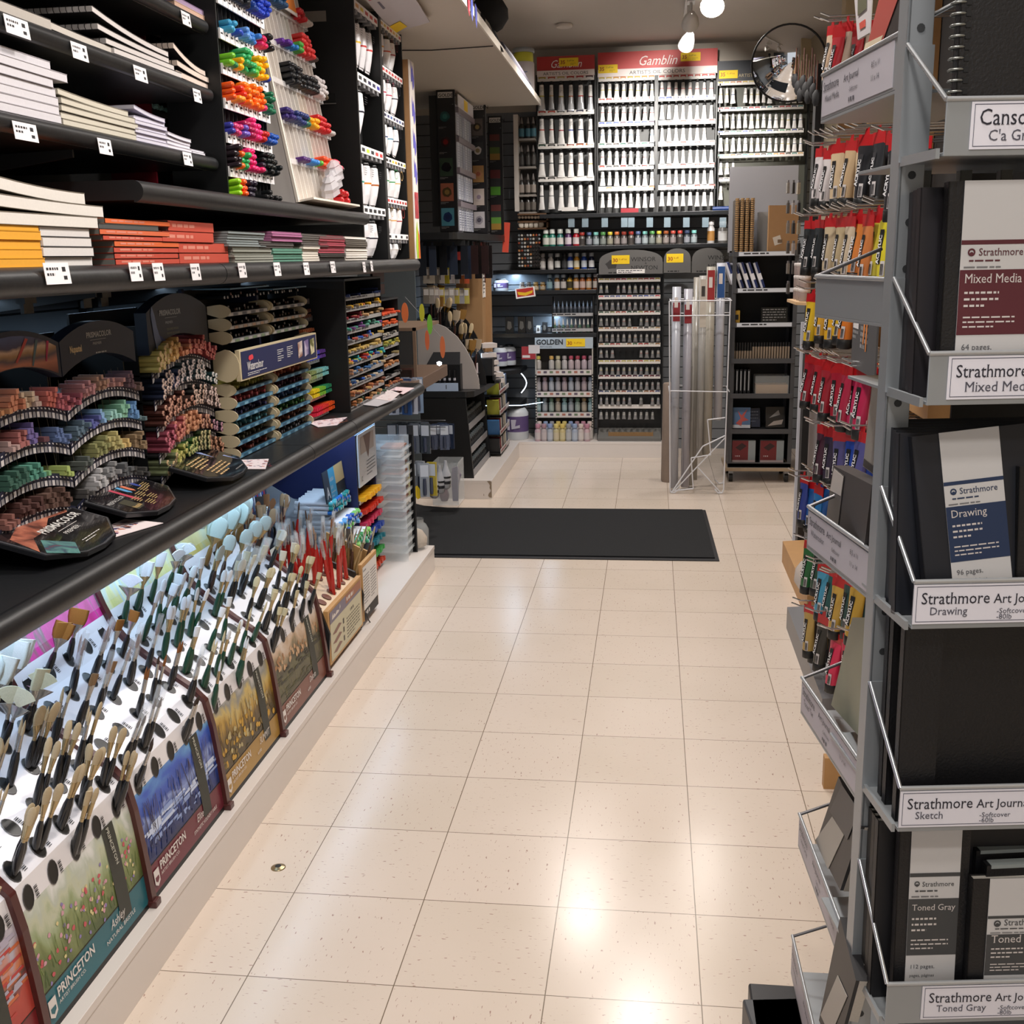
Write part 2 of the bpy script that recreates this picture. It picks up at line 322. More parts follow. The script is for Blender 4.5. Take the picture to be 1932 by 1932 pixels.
# ================================================================ shared small-object meshes
def ell(a, b, z, n=10, x=0, y=0): return [(x+a*math.cos(2*math.pi*i/n), y+b*math.sin(2*math.pi*i/n), z) for i in range(n)]
def tube_meshes(h, r, body, band, low=None, cap='#17171a', style=0, wide=1.3):
    """hanging paint tube: screw cap up at z=0, crimped flat end at z=-h; front faces -y"""
    def f():
        mb = MB(); S = [(.70, .70, -.012), (.76, .76, -.30*h), (.84, .80, -.46*h), (.87, .76, -.5*h), (1.0, .55, -.74*h), (wide*.96, .22, -.955*h), (wide*.96, .06, -.96*h), (wide*.96, .06, -h)]
        mm = [0, 0, 1, 0 if low is None else 2, 0 if low is None else 2, 0 if low is None else 2, 0 if low is None else 2]
        se = [ell(r*a, r*b, z) for a, b, z in S]
        mb.add(ell(r*.42, r*.42, -.006)+se[0], [(i, (i+1) % 10, 10+(i+1) % 10, 10+i) for i in range(10)], 0, True)
        for j in range(len(S)-1): mb.loft([se[j], se[j+1]], mm[j], True, False)
        mb.add(se[-1], [tuple(range(10))], 0)
        if style == 1:   # printed marks on the front
            mb.lines(-r*.5, -.16*h, r*.9, 4, .05*h, .018*h, 3, FR((0, -r-.0005, 0), X, Z), 0, int(h*1000))
        if style == 2:
            mb.lathe([(r*.55, 0), (r*.62, 0)], 16, 1, FR((0, -r*1.02, -.22*h), X, Z), caps=False)
        return mb, [mat(body, .35), mat(band, .5), mat(low or body, .28, .3), DARKTXT]
    c = cached(('cap', round(r, 4), cap), lambda: (MB().lathe([(r*.5, -.012), (r*.62, -.010), (r*.62, 0), (r*.5, .001)], 10), [mat(cap, .4)]))
    return cached(('tube', h, r, body, band, low, style, wide), f), c
def marker_mesh(col, r=.0062, L=.135, barrel=None, n=8):
    """marker pen lying along +z, cap end at z=0 pointing out"""
    return cached(('marker', col, r, L, barrel), lambda: (MB().lathe([(r*.55, .0), (r*.92, -.004), (r, -.009), (r, -.05), (r*.95, -.05), (r*.95, -L)], n, ms=[0, 0, 0, 0, 1]), [mat(col, .3), mat(barrel or col, .35)]))
def pencil_mesh(col, tip=None, L=.16, r=.0037, n=6):
    return cached(('pencil', col, tip, L, r), lambda: (MB().lathe([(r*.5, 0), (r, -.0012), (r, -.003), (r, -L)], n, ms=[1, 1, 0], smooth=False), [mat(dull(col), .35), mat(dull(tip or col), .4)]))
OUTX = Matrix(((0, 0, 1, 0), (1, 0, 0, 0), (0, 1, 0, 0), (0, 0, 0, 1)))   # local z -> world +x (items pointing at the aisle)
def out_mat(x, y, z, pitch=0, yaw=0, roll=0):
    """lay an object along +x, its z=0 end outermost; pitch tips the outer end up"""
    return TR(x, y, z) @ RZ(yaw) @ Matrix.Rotation(-pitch, 4, 'Y') @ OUTX @ RZ(roll)
def pad_stack(x, y0, y1, z, items, depth=.24, jit=.006, seed=0, where=''):
    """a pile of pads or books from the shelf up; items = [(thickness, edge colour, cover colour, kind, label, group, dy0, dy1)]"""
    rr = random.Random(seed)
    for i, it in enumerate(items):
        th, ec, cc, kind, lab, grp = it[:6]; d0, d1 = (it[6], it[7]) if len(it) > 6 else (0, 0)
        a = y0+d0+rr.uniform(-jit, jit)*.5; b = y1+d1+rr.uniform(-jit, jit)*.5; xf = x+rr.uniform(-jit, jit)*.6
        sag = it[8] if len(it) > 8 else 0
        N = 6 if sag else 1
        def sec(x0, x1, za, zb, m, mb):
            ss = []
            for k in range(N+1):
                t = k/N; yy = a+(b-a)*t; dz = sag*(1-t)**2
                ss.append([(x0, yy, za+dz), (x1, yy, za+dz), (x1, yy, zb+dz), (x0, yy, zb+dz)])
            mb.loft(ss, m, False)
        nm = {'pad': 'sketch_pad', 'book': 'sketchbook', 'wire': 'spiral_sketchbook'}[kind]
        o = thing(nm, lab, 'sketchbook' if kind != 'pad' else 'paper pad', ((xf-depth/2), (a+b)/2, z), 0, grp)
        mb = MB(); sec(xf-depth+.001, xf-.0008, z+.0009, z+th-.0012, 0, mb)
        part('page_block', mb, [mat(ec, .75, noise=.06, scale=200)], o)
        mb = MB(); sec(xf-depth, xf, z+th-.0012, z+th-.0002, 0, mb); sec(xf-depth, xf, z, z+.0009, 0, mb)
        if kind == 'book':
            mb.lines(a+(b-a)*.08, z+th*.68, (b-a)*.84, 1, 1, th*.3, 1, FR((xf, 0, 0), Y, Z), .0003, i)
            sec(xf-.002, xf, z, z+th-.0002, 0, mb)
        part('cover', mb, [mat(cc, .5), mat('#d98a78', .6)], o)
        if kind == 'wire':
            mb = MB(); n = int(depth/.014)
            for k in range(n):
                cx = xf-.01-k*.0135; zz = sag
                mb.lathe([(th*.62, -.0008), (th*.62, .0008)], 10, 0, TR(cx, a-.003, z+th/2+sag) @ Matrix.Rotation(math.pi/2, 4, 'Y'), caps=False)
            part('wire_binding', mb, [WIRE], o)
        z += th
    return z
def shelf_board(name, label, x0, x1, y0, y1, zt, th, nose=True, tagmat=SHELF, group=None, cat='shelf'):
    t = thing(name, label, cat, ((x0+x1)/2, (y0+y1)/2, zt-th), 0, group)
    T = FR((0, y1, 0), X, Z); r = th/2
    pts = [(x0, zt-th*.9), (x1-r, zt-th*.9), (x1-r, zt), (x0, zt)]
    part('board', MB().prism(pts, 0, y1-y0, 0, T), tagmat, t)
    pts = [(x1-r, zt-th)]+[(x1-r+r*math.cos(a), zt-r+r*math.sin(a)) for a in [math.radians(k) for k in range(-90, 91, 15)]]
    part('bullnose_edge', MB().prism(pts, 0, y1-y0, 0, T, smooth=True), tagmat, t)
    return t
def price_tag(x, y, z, w=.075, h=.045, tilt=.25, label='', seed=0, group=None, nm='price_tag', xdir=Y, lean=0):
    T = FR((x, y, z), xdir, Vector((0, 0, 1))) @ Matrix.Rotation(-tilt, 4, 'X') @ RZ(lean)
    mb = MB(); mb.box(-w/2, -h/2, 0, w/2, h/2, .0008, 0, T)
    mb.lines(-w*.42, h*.28, w*.5, 2, h*.26, h*.12, 1, T, .0011, seed); mb.rect(w*.2, h*.08, w*.34, h*.3, .0011, 1, T); mb.rect(w*.22, -h*.3, w*.36, -h*.12, .0011, 1, T)
    single(nm, mb, [TAG, DARKTXT], label, 'price tag', group)
# ================================================================ LEFT GONDOLA: shelves
SX = .10
YN = -1.2
shelf_board('worktop', 'black laminate counter section nearest the camera, under the pastel rack', -.6, SX, YN, 1.306, .875, .055, cat='counter')
shelf_board('worktop', 'short black counter section under the neon marker rack', -.6, SX, 1.31, 1.805, .875, .055, cat='counter')
shelf_board('worktop', 'black counter section at the far end, under the tube cabinets', -.6, SX, 1.809, 2.985, .875, .055, cat='counter')
shelf_board('shelf_board', 'long black shelf holding yellow and red pads', -.6, SX, YN, .70, 1.418, .05)
shelf_board('shelf_board', 'long black shelf holding grey and pink pads, above the pencil racks', -.6, SX, .704, 2.985, 1.418, .05)
shelf_board('shelf_board', 'black round-nosed shelf carrying the marker racks', -.6, SX, .285, 2.115, 1.583, .043)
for zt, nm in ((1.677, 'lowest'), (1.841, 'middle'), (2.0, 'top')):
    shelf_board('shelf_board', f'{nm} of the three short black shelves of sketch pads at top left', -.6, .022, YN, .90, zt, .034)
# dark back panels and uprights of the gondola
t = thing('gondola_frame', 'black back panel and uprights of the left shelving unit', 'shelving frame', (-.6, .9, 0))
part('back_panel', MB().box(-.6, YN, 1.42, -.585, 2.14, 2.75), BLACK, t)
for y in (-.30, .70, 1.31, 2.1): part('upright', MB().box(-.6, y-.02, .9, -.575, y+.02, 1.40), mat('#23262a', .5), t)
part('shelf_bracket', MB().prism([(-.57, 1.36), (-.1, 1.365), (-.1, 1.35), (-.57, 1.29)], 0, .006, 0, FR((0, .44, 0), X, Z)), BLACK, t)
part('shelf_bracket', MB().prism([(-.57, 1.36), (-.1, 1.365), (-.1, 1.35), (-.57, 1.29)], 0, .006, 0, FR((0, 1.32, 0), X, Z)), BLACK, t)
part('shelf_bracket', MB().prism([(-.57, 1.62), (-.02, 1.64), (-.02, 1.625), (-.57, 1.55)], 0, .006, 0, FR((0, .25, 0), X, Z)), BLACK, t)
# clip holders hanging under the pad shelf
for i, (px, py) in enumerate(((47, 548), (160, 548), (193, 550))):
    p = U(px, py, x=-.15); single('shelf_clip', MB().box(p.x-.01, p.y-.022, 1.345, p.x+.01, p.y+.022, 1.368).box(p.x-.004, p.y-.018, 1.325, p.x+.004, p.y+.018, 1.345), [mat('#1a1a1c', .3)], f'{ORD[i]} small black clip under the pad shelf, counting from the left edge', 'clip')
# ---- price tags on the shelf noses
def tag_at(px, py, x, w, h, lab, seed, lean=0, tilt=.1): p = U(px, py, x=x); price_tag(x, p.y, p.z, w, h, tilt, lab, seed, lean=lean)
for i, (px, py, w) in enumerate(((108, 516, .082), (256, 513, .052), (299, 513, .05), (369, 513, .05), (457, 510, .05), (523, 508, .052), (578, 507, .05), (628, 504, .05), (687, 504, .036), (701, 502, .03))):
    tag_at(px, py, SX+.002, w, .036, f'{ORD[i]} white price tag from the left on the yellow and grey pad shelf edge', i)
for i, (px, py, w) in enumerate(((48, 249, .075), (198, 277, .055), (354, 300, .05))):
    tag_at(px, py, .025, w, .03, f'{ORD[i]} white price tag from the left on the lowest short shelf', 20+i)
for i, (px, py, w) in enumerate(((32, 51, .075), (150, 98, .06), (265, 140, .06), (372, 181, .045))):
    tag_at(px, py, .025, w, .03, f'{ORD[i]} white price tag from the left on the middle short shelf', 30+i)
tag_at(351, 36, .025, .05, .03, 'white price tag alone on the top short shelf edge', 41)
# ---- pads on the long lower shelf
Zs = 1.418; XS = .07
def yp(px, x=XS, py=490): return U(px, py, x=x).y
wh, gry, red, ylw = '#cfcbc6', '#77766f', '#c4503f', '#e0a030'
pad_stack(XS, -.36, yp(82), Zs, [(.0148, ylw, ylw, 'pad', 'golden yellow glued pad in the stack at the left edge of the pad shelf', 'yellow pads stacked on the pad shelf')]*5, seed=1)
L = [(.017, '#d3cfcc', '#3a3a3c', 'pad', 'thick white paper pad in the stack beside the yellow pads', 'white pads beside the yellow pads')]*4
L += [(.021, '#d8d3cc', '#6e675c', 'wire', f'{n} thick wirebound sketchbook lying on the white pads next to the yellow ones', None, -.16, d, s) for n, d, s in (('lowest', .03, 0), ('middle', .055, .008), ('topmost', .0, .018))]
pad_stack(XS, yp(82)+.004, yp(176), Zs, L, seed=2)
rl = 'slim book with orange and red spine in the lower red stack on the pad shelf'
pad_stack(XS-.01, yp(229), yp(347), Zs, [(.0118, gry, red, 'book', rl, 'slim red books in the lower stack')]*3+[(.0118, gry, '#d9683a', 'book', 'orange spined slim book on top of the lower slim red books', None)]+
          [(.0105, gry, red, 'book', 'red slim book lying crosswise above the lower stack, beneath the orange ones', None, -.05, -.05), (.011, gry, '#d66a45', 'book', 'orange slim book lying under the topmost orange book of the red stack', None, -.06, -.05),
           (.0105, '#4e4e4c', '#4e4e4c', 'pad', 'thin dark grey book between two orange books of the red stack', None, -.06, -.10), (.0105, gry, '#de6a38', 'book', 'topmost orange book of the slim red stack', None, -.03, -.04)], depth=.2, seed=3)
pad_stack(XS-.01, yp(347)+.004, yp(440), Zs, [(.0235, '#6a6a66', red, 'book', f'{n} thick red book in the right red stack', None, d, d2) for n, d, d2 in (('bottom', 0, 0), ('second lowest', 0, 0), ('second highest', -.09, -.1), ('topmost', -.045, -.085))], depth=.2, seed=4)
def many(n, th, ec, cc, lab, grp, d0=0, d1=0): return [(th, ec, cc, 'pad', lab, grp, d0, d1)]*n
g1, g2, g3 = '#8d918c', '#6d6a66', '#7b8080'
pad_stack(XS, yp(441)+.002, yp(514), Zs, many(6, .0066, '#9a9c92', '#6f7068', 'thin grey-green pad in the low stack right of the red books', 'grey-green pads right of the red books')+many(6, .0062, '#8a9394', '#5d6362', 'thin blue-grey pad heaped on the grey-green pads', 'blue-grey pads on the grey-green pads', -.03, -.05), seed=5)
pad_stack(XS, yp(515)+.002, yp(571), Zs, many(5, .0074, '#5d8d7b', '#46705f', 'thin sea green pad in the only green stack on the pad shelf', 'sea green pads')+many(3, .0062, '#55504e', '#3a3634', 'thin dark brown pad under the mauve pads', 'dark pads under the mauve pads', -.1, -.08)+many(4, .0068, '#a9688f', '#8a5575', 'thin mauve pad lying above the green stack', 'mauve pads above the green stack'), seed=6)
pad_stack(XS, yp(572)+.002, yp(603), Zs, many(6, .0072, '#dcd6cb', '#b8b0a4', 'thin cream pad right of the sea green stack', 'cream pads right of the green stack')+many(6, .0064, '#635e5a', '#3d3936', 'thin brown-grey pad above the cream pads', 'brown-grey pads above the cream pads', 0, .1), seed=7)
pad_stack(XS, yp(604)+.002, yp(652), Zs, many(4, .006, '#4a4542', '#2e2b29', 'thin dark pad at the foot of the raspberry pads', 'dark pads under the raspberry pads')+many(6, .0074, '#b34d5c', '#94404e', 'thin raspberry pink pad in the stack right of the cream pads', 'raspberry pads')+many(2, .006, '#6a5f5c', '#b34d5c', 'brown pad on top of the raspberry stack', 'brown pads on the raspberry stack'), seed=8)
pad_stack(XS, yp(653)+.004, yp(694), Zs, many(5, .0078, '#efebe4', '#cfc8be', 'bright white pad in the stack beside the tall tube display', 'white pads beside the tube display')+many(5, .0066, '#6d655c', '#413c37', 'brown pad on the white pads beside the tube display', 'brown pads beside the tube display')+many(1, .008, '#f0ece6', '#d8d2c8', 'single white pad on top beside the tube display', None, -.0, .0), seed=9)
# ---- pads on the three short shelves
def yt(px, py, x=.005): return U(px, py, x=x).y
XT = .004
pad_stack(XT, -.33, yt(115, 235), 1.678, [(.0155, '#d0cdd2', '#a6a2a8', 'pad', 'thick lavender-white pad in the tall stack at the far left', 'thick pads in the tall far left stack', 0, 0)]*4+[(.0155, '#d0cdd2', '#a6a2a8', 'pad', f'thick curling white pad, {n} from the top of the tall far left stack', None, 0, d, s) for n, d, s in (('third', -.015, .004), ('second', .035, .006), ('first', -.01, .012))], seed=11)
pad_stack(XT, yt(121, 240), yt(258, 270), 1.678, [(.0115, '#c9c3b4', '#8b8577', 'wire', f'{ORD[i]} cream wirebound pad from the bottom of its middle stack', None, 0, [0, .01, .012, .004, -.02][i], [0, 0, .002, .004, .008][i]) for i in range(5)], seed=12)
pad_stack(XT, yt(259, 270), yt(318, 285), 1.678, [(.0088, '#cfccd9', '#a9a5b8', 'pad', 'thin lilac-white pad in the stack of many', 'lilac-white pads')]*6+[(.0088, '#cfccd9', '#a9a5b8', 'pad', 'thin sloping lilac pad on top of its stack', None, 0, -.01, .012)], seed=13)
pad_stack(XT, yt(319, 286), yt(362, 290), 1.678, [(.0075, '#dedae2', '#bdb8c4', 'pad', 'thin white pad beside the lilac-white pads', 'thin white pads beside the lilac ones', 0, 0, s) for s in (0, .002, .004, .006)], seed=14)
pad_stack(XT, yt(363, 292), yt(388, 296), 1.678, [(.005, '#e5e2ea', '#c2bec8', 'pad', 'very thin white pad at the right end of the lowest short shelf', 'very thin white pads')]*2, seed=15)
def u2(px, py): return U(px, py, x=XT).y
pad_stack(XT, -.33, u2(96, 52), 1.842, [(.019, '#b5aea6', '#3b3838', 'pad', 'grey thick pad at the left end of the middle short shelf', None)], seed=21)
pad_stack(XT, u2(90, 70), u2(216, 92), 1.842, [(.014, '#c4bdb4', '#2c2a2b', 'wire', 'single wirebound pad lying left of the black spiral pile', None, 0, 0, .004)], seed=22)
pad_stack(XT, u2(217, 100), u2(340, 142), 1.842, [(.0125, '#cfc9c6', '#232224', 'wire', f'{n} grey wirebound pad in the drooping pile on the middle short shelf', None, -.06+d, d2, s) for n, d, d2, s in (('bottom', .05, 0, 0), ('second', .03, -.03, .002), ('third', .0, -.05, .012), ('topmost', -.02, -.055, .028))], seed=23)
pad_stack(XT, u2(342, 150), u2(400, 168), 1.842, [(.014, '#dccabd', '#2a2627', 'wire', f'{n} pinkish wirebound pad at the right end of the middle short shelf', None, -.02, d, s) for n, d, s in (('lower', .01, .004), ('middle', -.01, .012), ('upper', -.03, .035))], seed=24)
pad_stack(XT, u2(330, 30), u2(420, 45), 2.001, [(.011, '#c9a58f', '#d8bda4', 'pad', 'tan pad poking out on the top short shelf', None, 0, .02), (.012, '#a28aa8', '#8a6f94', 'pad', 'purple edged pad on top of the tan pad', None, 0, .02)], seed=25)
# ---- small pencil rack, deep red sides, behind the short shelves
XR = -.16
t = thing('pencil_rack', 'dark red sided rack of drawing pencils behind the short shelves', 'pencil rack', (XR-.06, 1.13, 1.59))
RD = mat('#6d1420', .4)
part('side_panel', MB().box(XR-.12, 1.285, 1.585, XR+.002, 1.293, 2.08), RD, t)
part('side_panel', MB().box(XR-.12, .93, 1.585, XR+.002, .938, 2.08), RD, t)
part('back_board', MB().box(XR-.12, .938, 1.585, XR-.114, 1.285, 2.08), BLACK, t)
for k in range(7):
    z = 1.60+k*.066
    part('tier', MB().box(XR-.114, .938, z, XR-.01, 1.285, z+.004).box(XR-.012, .938, z-.006, XR-.006, 1.285, z+.010), mat('#2a1416', .4), t)
rc = [('#d8cdb8', '#cfc0b4'), ('#cc8e70', '#e0906a'), ('#e28a2e', '#f0b23c'), ('#8fc7b0', '#6aa7a8'), ('#8cd06c', '#a2d96a'), ('#8d92b8', '#2c3a6e'), ('#c46a86', '#8a5f88')]
for k in range(7):
    for i in range(19):
        if random.random() < .12: continue
        c = rc[k][i > 9]
        spawn('drawing_pencil', f'pencil end in {ORD[k]} tier from the bottom of the red sided rack', 'pencil', out_mat(XR+random.uniform(-.006, .008), .95+i*.0178, 1.615+k*.066, .1), [('drawing_pencil', pencil_mesh(c, L=.1, r=.0065))], f'pencils in tier {ORD[k]} of the red sided rack')
# ---- black divided marker rack
XM = .04; y0, y1 = .925, 1.268
t = thing('marker_rack', 'black divided rack with white label strips, full of bright markers', 'marker rack', (XM-.08, (y0+y1)/2, 1.585))
part('back_board', MB().box(XM-.15, y0, 1.585, XM-.143, y1, 2.3), BLACK, t)
part('side_panel', MB().box(XM-.15, y0-.006, 1.585, XM-.005, y0, 2.3), BLACK, t)
TIER = [1.572+.0822*k for k in range(1, 8)]
for k, z in enumerate(TIER):
    s = part('tier', MB().box(XM-.143, y0, z-.006, XM-.004, y1, z-.001), BLACK, t)
    mb = MB(); mb.box(XM-.004, y0, z-.022, XM, y1, z+.003)
    T = FR((XM, 0, z), Y, Z)
    for j in range(10): mb.rect(y0+j*.0345, -.022, y0+j*.0345+.0012, .003, .0004, 1, T); mb.rect(y0+.006+j*.0345, -.010, y0+.02+j*.0345, -.006, .0004, 1, T)
    part('label_strip', mb, [mat('#f4f2f2', .5), DARKTXT], t)
for j in range(13): part('divider', MB().box(XM-.14, y0+j*.0286-.0006, 1.6, XM-.012, y0+j*.0286+.0006, 2.28), mat('#2e2f31', .4), t)
HEAP = {  # tier (0 = the shelf itself) -> list of (y from, y to, stack height, colour, word)
 0: [(.93, .955, 4, '#9ddf2c', 'lime'), (.955, 1.0, 4, '#f2591c', 'orange'), (1.0, 1.045, 6, '#241c30', 'aubergine'), (1.14, 1.26, 2, '#101214', 'black')],
 1: [(.925, .965, 6, '#261c22', 'black striped'), (.965, .985, 5, '#ee6a22', 'orange'), (.985, 1.025, 4, '#2fa45a', 'green'), (1.025, 1.09, 5, '#e0246e', 'hot pink'), (1.09, 1.13, 2, '#d92a64', 'pink'), (1.13, 1.155, 2, '#2a2030', 'dark purple'), (1.155, 1.262, 6, '#0e1416', 'black')],
 2: [(.925, .945, 3, '#3c3e9c', 'blue'), (.945, 1.0, 3, '#c83a72', 'pink'), (1.0, 1.03, 3, '#6a52b4', 'violet'), (1.03, 1.07, 5, '#a3164e', 'crimson'), (1.07, 1.13, 5, '#e0307a', 'bright pink'), (1.13, 1.18, 3, '#b8201e', 'red'), (1.18, 1.262, 3, '#1c50a8', 'blue')],
 3: [(.93, .95, 4, '#f05a1c', 'orange'), (.965, 1.0, 2, '#f2952a', 'amber'), (1.0, 1.035, 5, '#e23120', 'scarlet'), (1.035, 1.09, 8, '#f27a1c', 'orange'), (1.09, 1.16, 5, '#f4701c', 'deep orange'), (1.16, 1.18, 1, '#e0306a', 'pink'), (1.2, 1.26, 5, '#0f6a48', 'dark green')],
 4: [(.93, .96, 3, '#74bf2c', 'lime'), (.96, 1.0, 2, '#1f7a4a', 'green'), (1.0, 1.03, 3, '#f0b010', 'yellow'), (1.03, 1.1, 7, '#34a862', 'grass green'), (1.1, 1.15, 3, '#5cba3c', 'light green'), (1.15, 1.2, 6, '#f4b80c', 'yellow'), (1.2, 1.24, 2, '#2438a8', 'royal blue')],
 5: [(.95, .99, 3, '#3f9cc8', 'sky blue'), (1.0, 1.04, 2, '#2048b4', 'royal blue'), (1.05, 1.1, 3, '#5d92d8', 'pale blue'), (1.1, 1.16, 3, '#3a7ccc', 'mid blue'), (1.17, 1.22, 3, '#d4245e', 'rose'), (1.22, 1.26, 4, '#141418', 'black')],
 6: [(.95, 1.0, 3, '#2e3038', 'charcoal'), (1.0, 1.12, 5, '#22242a', 'black'), (1.12, 1.16, 5, '#1d3f8c', 'navy'), (1.16, 1.25, 6, '#2040b8', 'blue')],
 }
for k, gs in HEAP.items():
    zb = (TIER[k-1] if k else 1.585)+.008
    for (a, b, hgt, c, w) in gs:
        n = max(1, round((b-a)/.0175))
        for j in range(n):
            hh = max(1, int(hgt*.78*(1-.35*abs((j+.5)/n-.5)*2)+.5))
            for q in range(hh):
                zz = zb+q*.0145
                if zz > (TIER[k]-.03 if k < 7 else 9): break
                spawn('felt_marker', f'{w} marker in a heap, {"bottom" if k == 0 else ORD[k-1]} label strip tier of the black marker rack', 'marker',
                      out_mat(XM+.022+random.uniform(-.009, .009), a+(j+.5)*(b-a)/n+(q % 2)*.003, zz, .12, random.uniform(-.04, .04)), [('felt_marker', marker_mesh(c, .0078))], f'{w} markers heaped in tier {k} of the black marker rack')
# ---- white acrylic pen rack leaning back
y0, y1 = 1.43, 1.97; tilt = .17
t = thing('pen_rack', 'white slotted acrylic pen rack leaning back, right of the black marker rack', 'pen rack', (.04, (y0+y1)/2, 1.59))
TA = TR(.055, 0, 1.59) @ Matrix.Rotation(-tilt, 4, 'Y')      # rack plane leans away from the aisle as it rises
WA = mat('#cfc9c4', .35, coat=.3); WB = mat('#e9dfd2', .35)
part('side_panel', MB(TA).box(-.13, y0-.004, 0, -.003, y0, .80), WA, t)
part('front_trim', MB(TA).box(-.004, y0-.006, 0, .004, y0+.006, .80), WB, t)
part('back_board', MB(TA).box(-.05, y0, 0, -.044, y1, .80), mat('#b9b4b0', .4), t)
part('base_tray', MB(TA).box(-.044, y0, 0, .05, y1, .006), WB, t)
for j in range(1, 13): part('divider', MB(TA).box(-.044, y0+j*.0415-.0012, .01, -.004, y0+j*.0415+.0012, .78), mat('#efe8e0', .4), t)
for k in range(6): part('clear_lip', MB(TA).box(-.044, y0+.005, .115+k*.118, .0, y1-.005, .117+k*.118).box(-.002, y0+.005, .117+k*.118, 0, y1-.005, .132+k*.118), mat('#f2eeee', .1, alpha=.35), t)
ROW = {0: [(9, 13, 4, '#c8262a', 'fat red', .012)], 1: [(2, 4, 2, '#4a2368', 'purple'), (4, 6, 2, '#2f7cc8', 'blue'), (6, 7, 2, '#5aae3c', 'green'), (7, 10, 3, '#ec5026', 'orange red'), (10, 12, 3, '#e63a5a', 'coral pink'), (12, 13, 1, '#3a2f2c', 'brown')],
       2: [(0, 2, 3, '#35276a', 'deep violet'), (2, 5, 3, '#28366e', 'navy'), (5, 6, 3, '#2a6a52', 'teal'), (6, 8, 3, '#f0a81e', 'yellow'), (8, 11, 4, '#cc2a2e', 'red'), (11, 13, 2, '#c6c2c0', 'white')],
       3: [(3, 7, 6, '#1b1d20', 'black'), (7, 10, 4, '#2a2b2e', 'charcoal'), (10, 13, 5, '#d8d2d2', 'white'), (12, 13, 2, '#5f503c', 'bronze')],
       4: [(3, 5, 2, '#5a2a8c', 'violet'), (5, 7, 2, '#2c78c0', 'azure'), (7, 8, 3, '#52a446', 'green'), (8, 11, 5, '#dd3c3c', 'red'), (11, 12, 1, '#4b3833', 'brown')],
       5: [(0, 3, 7, '#4d3a86', 'purple'), (3, 6, 4, '#2a5078', 'petrol blue'), (9, 11, 3, '#c62c34', 'red'), (11, 13, 2, '#c9c2bc', 'silver')],
       6: [(0, 4, 6, '#24262a', 'black'), (4, 8, 6, '#2f6a50', 'green'), (8, 9, 9, '#eab02a', 'yellow'), (9, 10, 5, '#b82a2a', 'red'), (10, 13, 7, '#b8b6bc', 'white capped')]}
for k, gs in ROW.items():
    for g in gs:
        a, b, hh, c, w = g[:5]; r = g[5] if len(g) > 5 else .0068
        for j in range(a, b):
            n = 1 if r < .01 else 1
            for q in range(int(hh*.7+.5) if r < .01 else 2):
                p = TA @ Vector((.028+random.uniform(-.006, .006), y0+(j+.5)*.0415+(q % 2)*.004, (.124+(k-1)*.118 if k else .012)+r+q*(r*1.9 if r > .01 else .017)))
                if w == 'fat red' and j % 2: continue
                for e in ((-.010, .010) if r < .01 and (q+j) % 3 else (0,)):
                    spawn('pigment_pen', f'{w} pen in the {ORD[k]} row from the bottom of the white leaning rack', 'pen', out_mat(p.x, p.y+e, p.z, .15, random.uniform(-.03, .03)), [('pigment_pen', marker_mesh(c, r if r > .01 else .0085, .12))], f'{w} pens in row {k} of the white leaning rack')
# plastic bags in the bottom of the white rack
mb = MB()
for (a, b, z, h) in ((1.50, 1.62, .02, .05), (1.55, 1.68, .07, .05), (1.53, 1.66, .045, .045)):
    mb.lathe([(.02, 0), (.05, .008), (.045, .022), (.05, .034), (.03, h), (.036, h+.004), (.012, h+.016)], 7, 0, TR(.085, (a+b)/2+.13, 1.60+z) @ Matrix.Rotation(.4, 4, 'X'), sx=.6, sy=1.0, smooth=False)
single('plastic_bag', mb, mat('#dcd8dc', .15, alpha=.6), 'crumpled clear plastic bag of pens at the foot of the white rack', 'bag')
t = thing('header_card', 'small red and yellow card standing on top of the white pen rack', 'sign', (-.07, 1.88, 2.25))
TC = FR(TA @ Vector((.012, 1.66, .60)), Y, (-.17, 0, 1)); part('card', MB(TC).box(0, 0, 0, .16, .15, .003).rect(.01, .07, .15, .14, .0035, 1).rect(.01, .01, .15, .065, .0035, 2).lines(.02, .125, .11, 1, .01, .02, 0, z=.004), [mat('#e6e2de', .5), mat('#a8193a', .5), mat('#e8862a', .5)], t)
# ---- tall black display of large paint tubes
y0, y1 = 2.19, 2.945; XD = .06; zt = 2.33
t = thing('tube_display', 'tall black cabinet of large white oil paint tubes on the long shelf', 'display rack', (-.1, (y0+y1)/2, 1.42))
part('side_panel', MB().box(-.56, y0-.012, 1.42, XD, y0, zt+.01), mat('#0c0c0d', .5), t)
part('side_panel', MB().box(-.3, y1, 1.42, XD, y1+.012, zt), BLACK, t)
part('centre_post', MB().box(-.02, 2.535, 1.42, XD+.004, 2.57, zt+.01), BLACK, t)
part('back_board', MB().box(-.12, y0, 1.42, -.10, y1, zt), mat('#1a1b1d', .5), t)
for z in (1.49, 1.72, 1.97): part('side_slot', MB().box(-.38, y0-.0135, z, -.02, y0-.012, z+.03).box(-.38, y0-.015, z-.006, -.02, y0-.012, z-.003, 1), [mat('#050505', .9), mat('#6c6866', .5)], t)
part('top_strip', MB().box(-.45, y0-.014, 2.24, -.04, y0-.011, 2.275), mat('#7b756e', .6), t)  # plain matte grey strip across the upper part of the near side panel
WS = mat('#f3f0f0', .45)
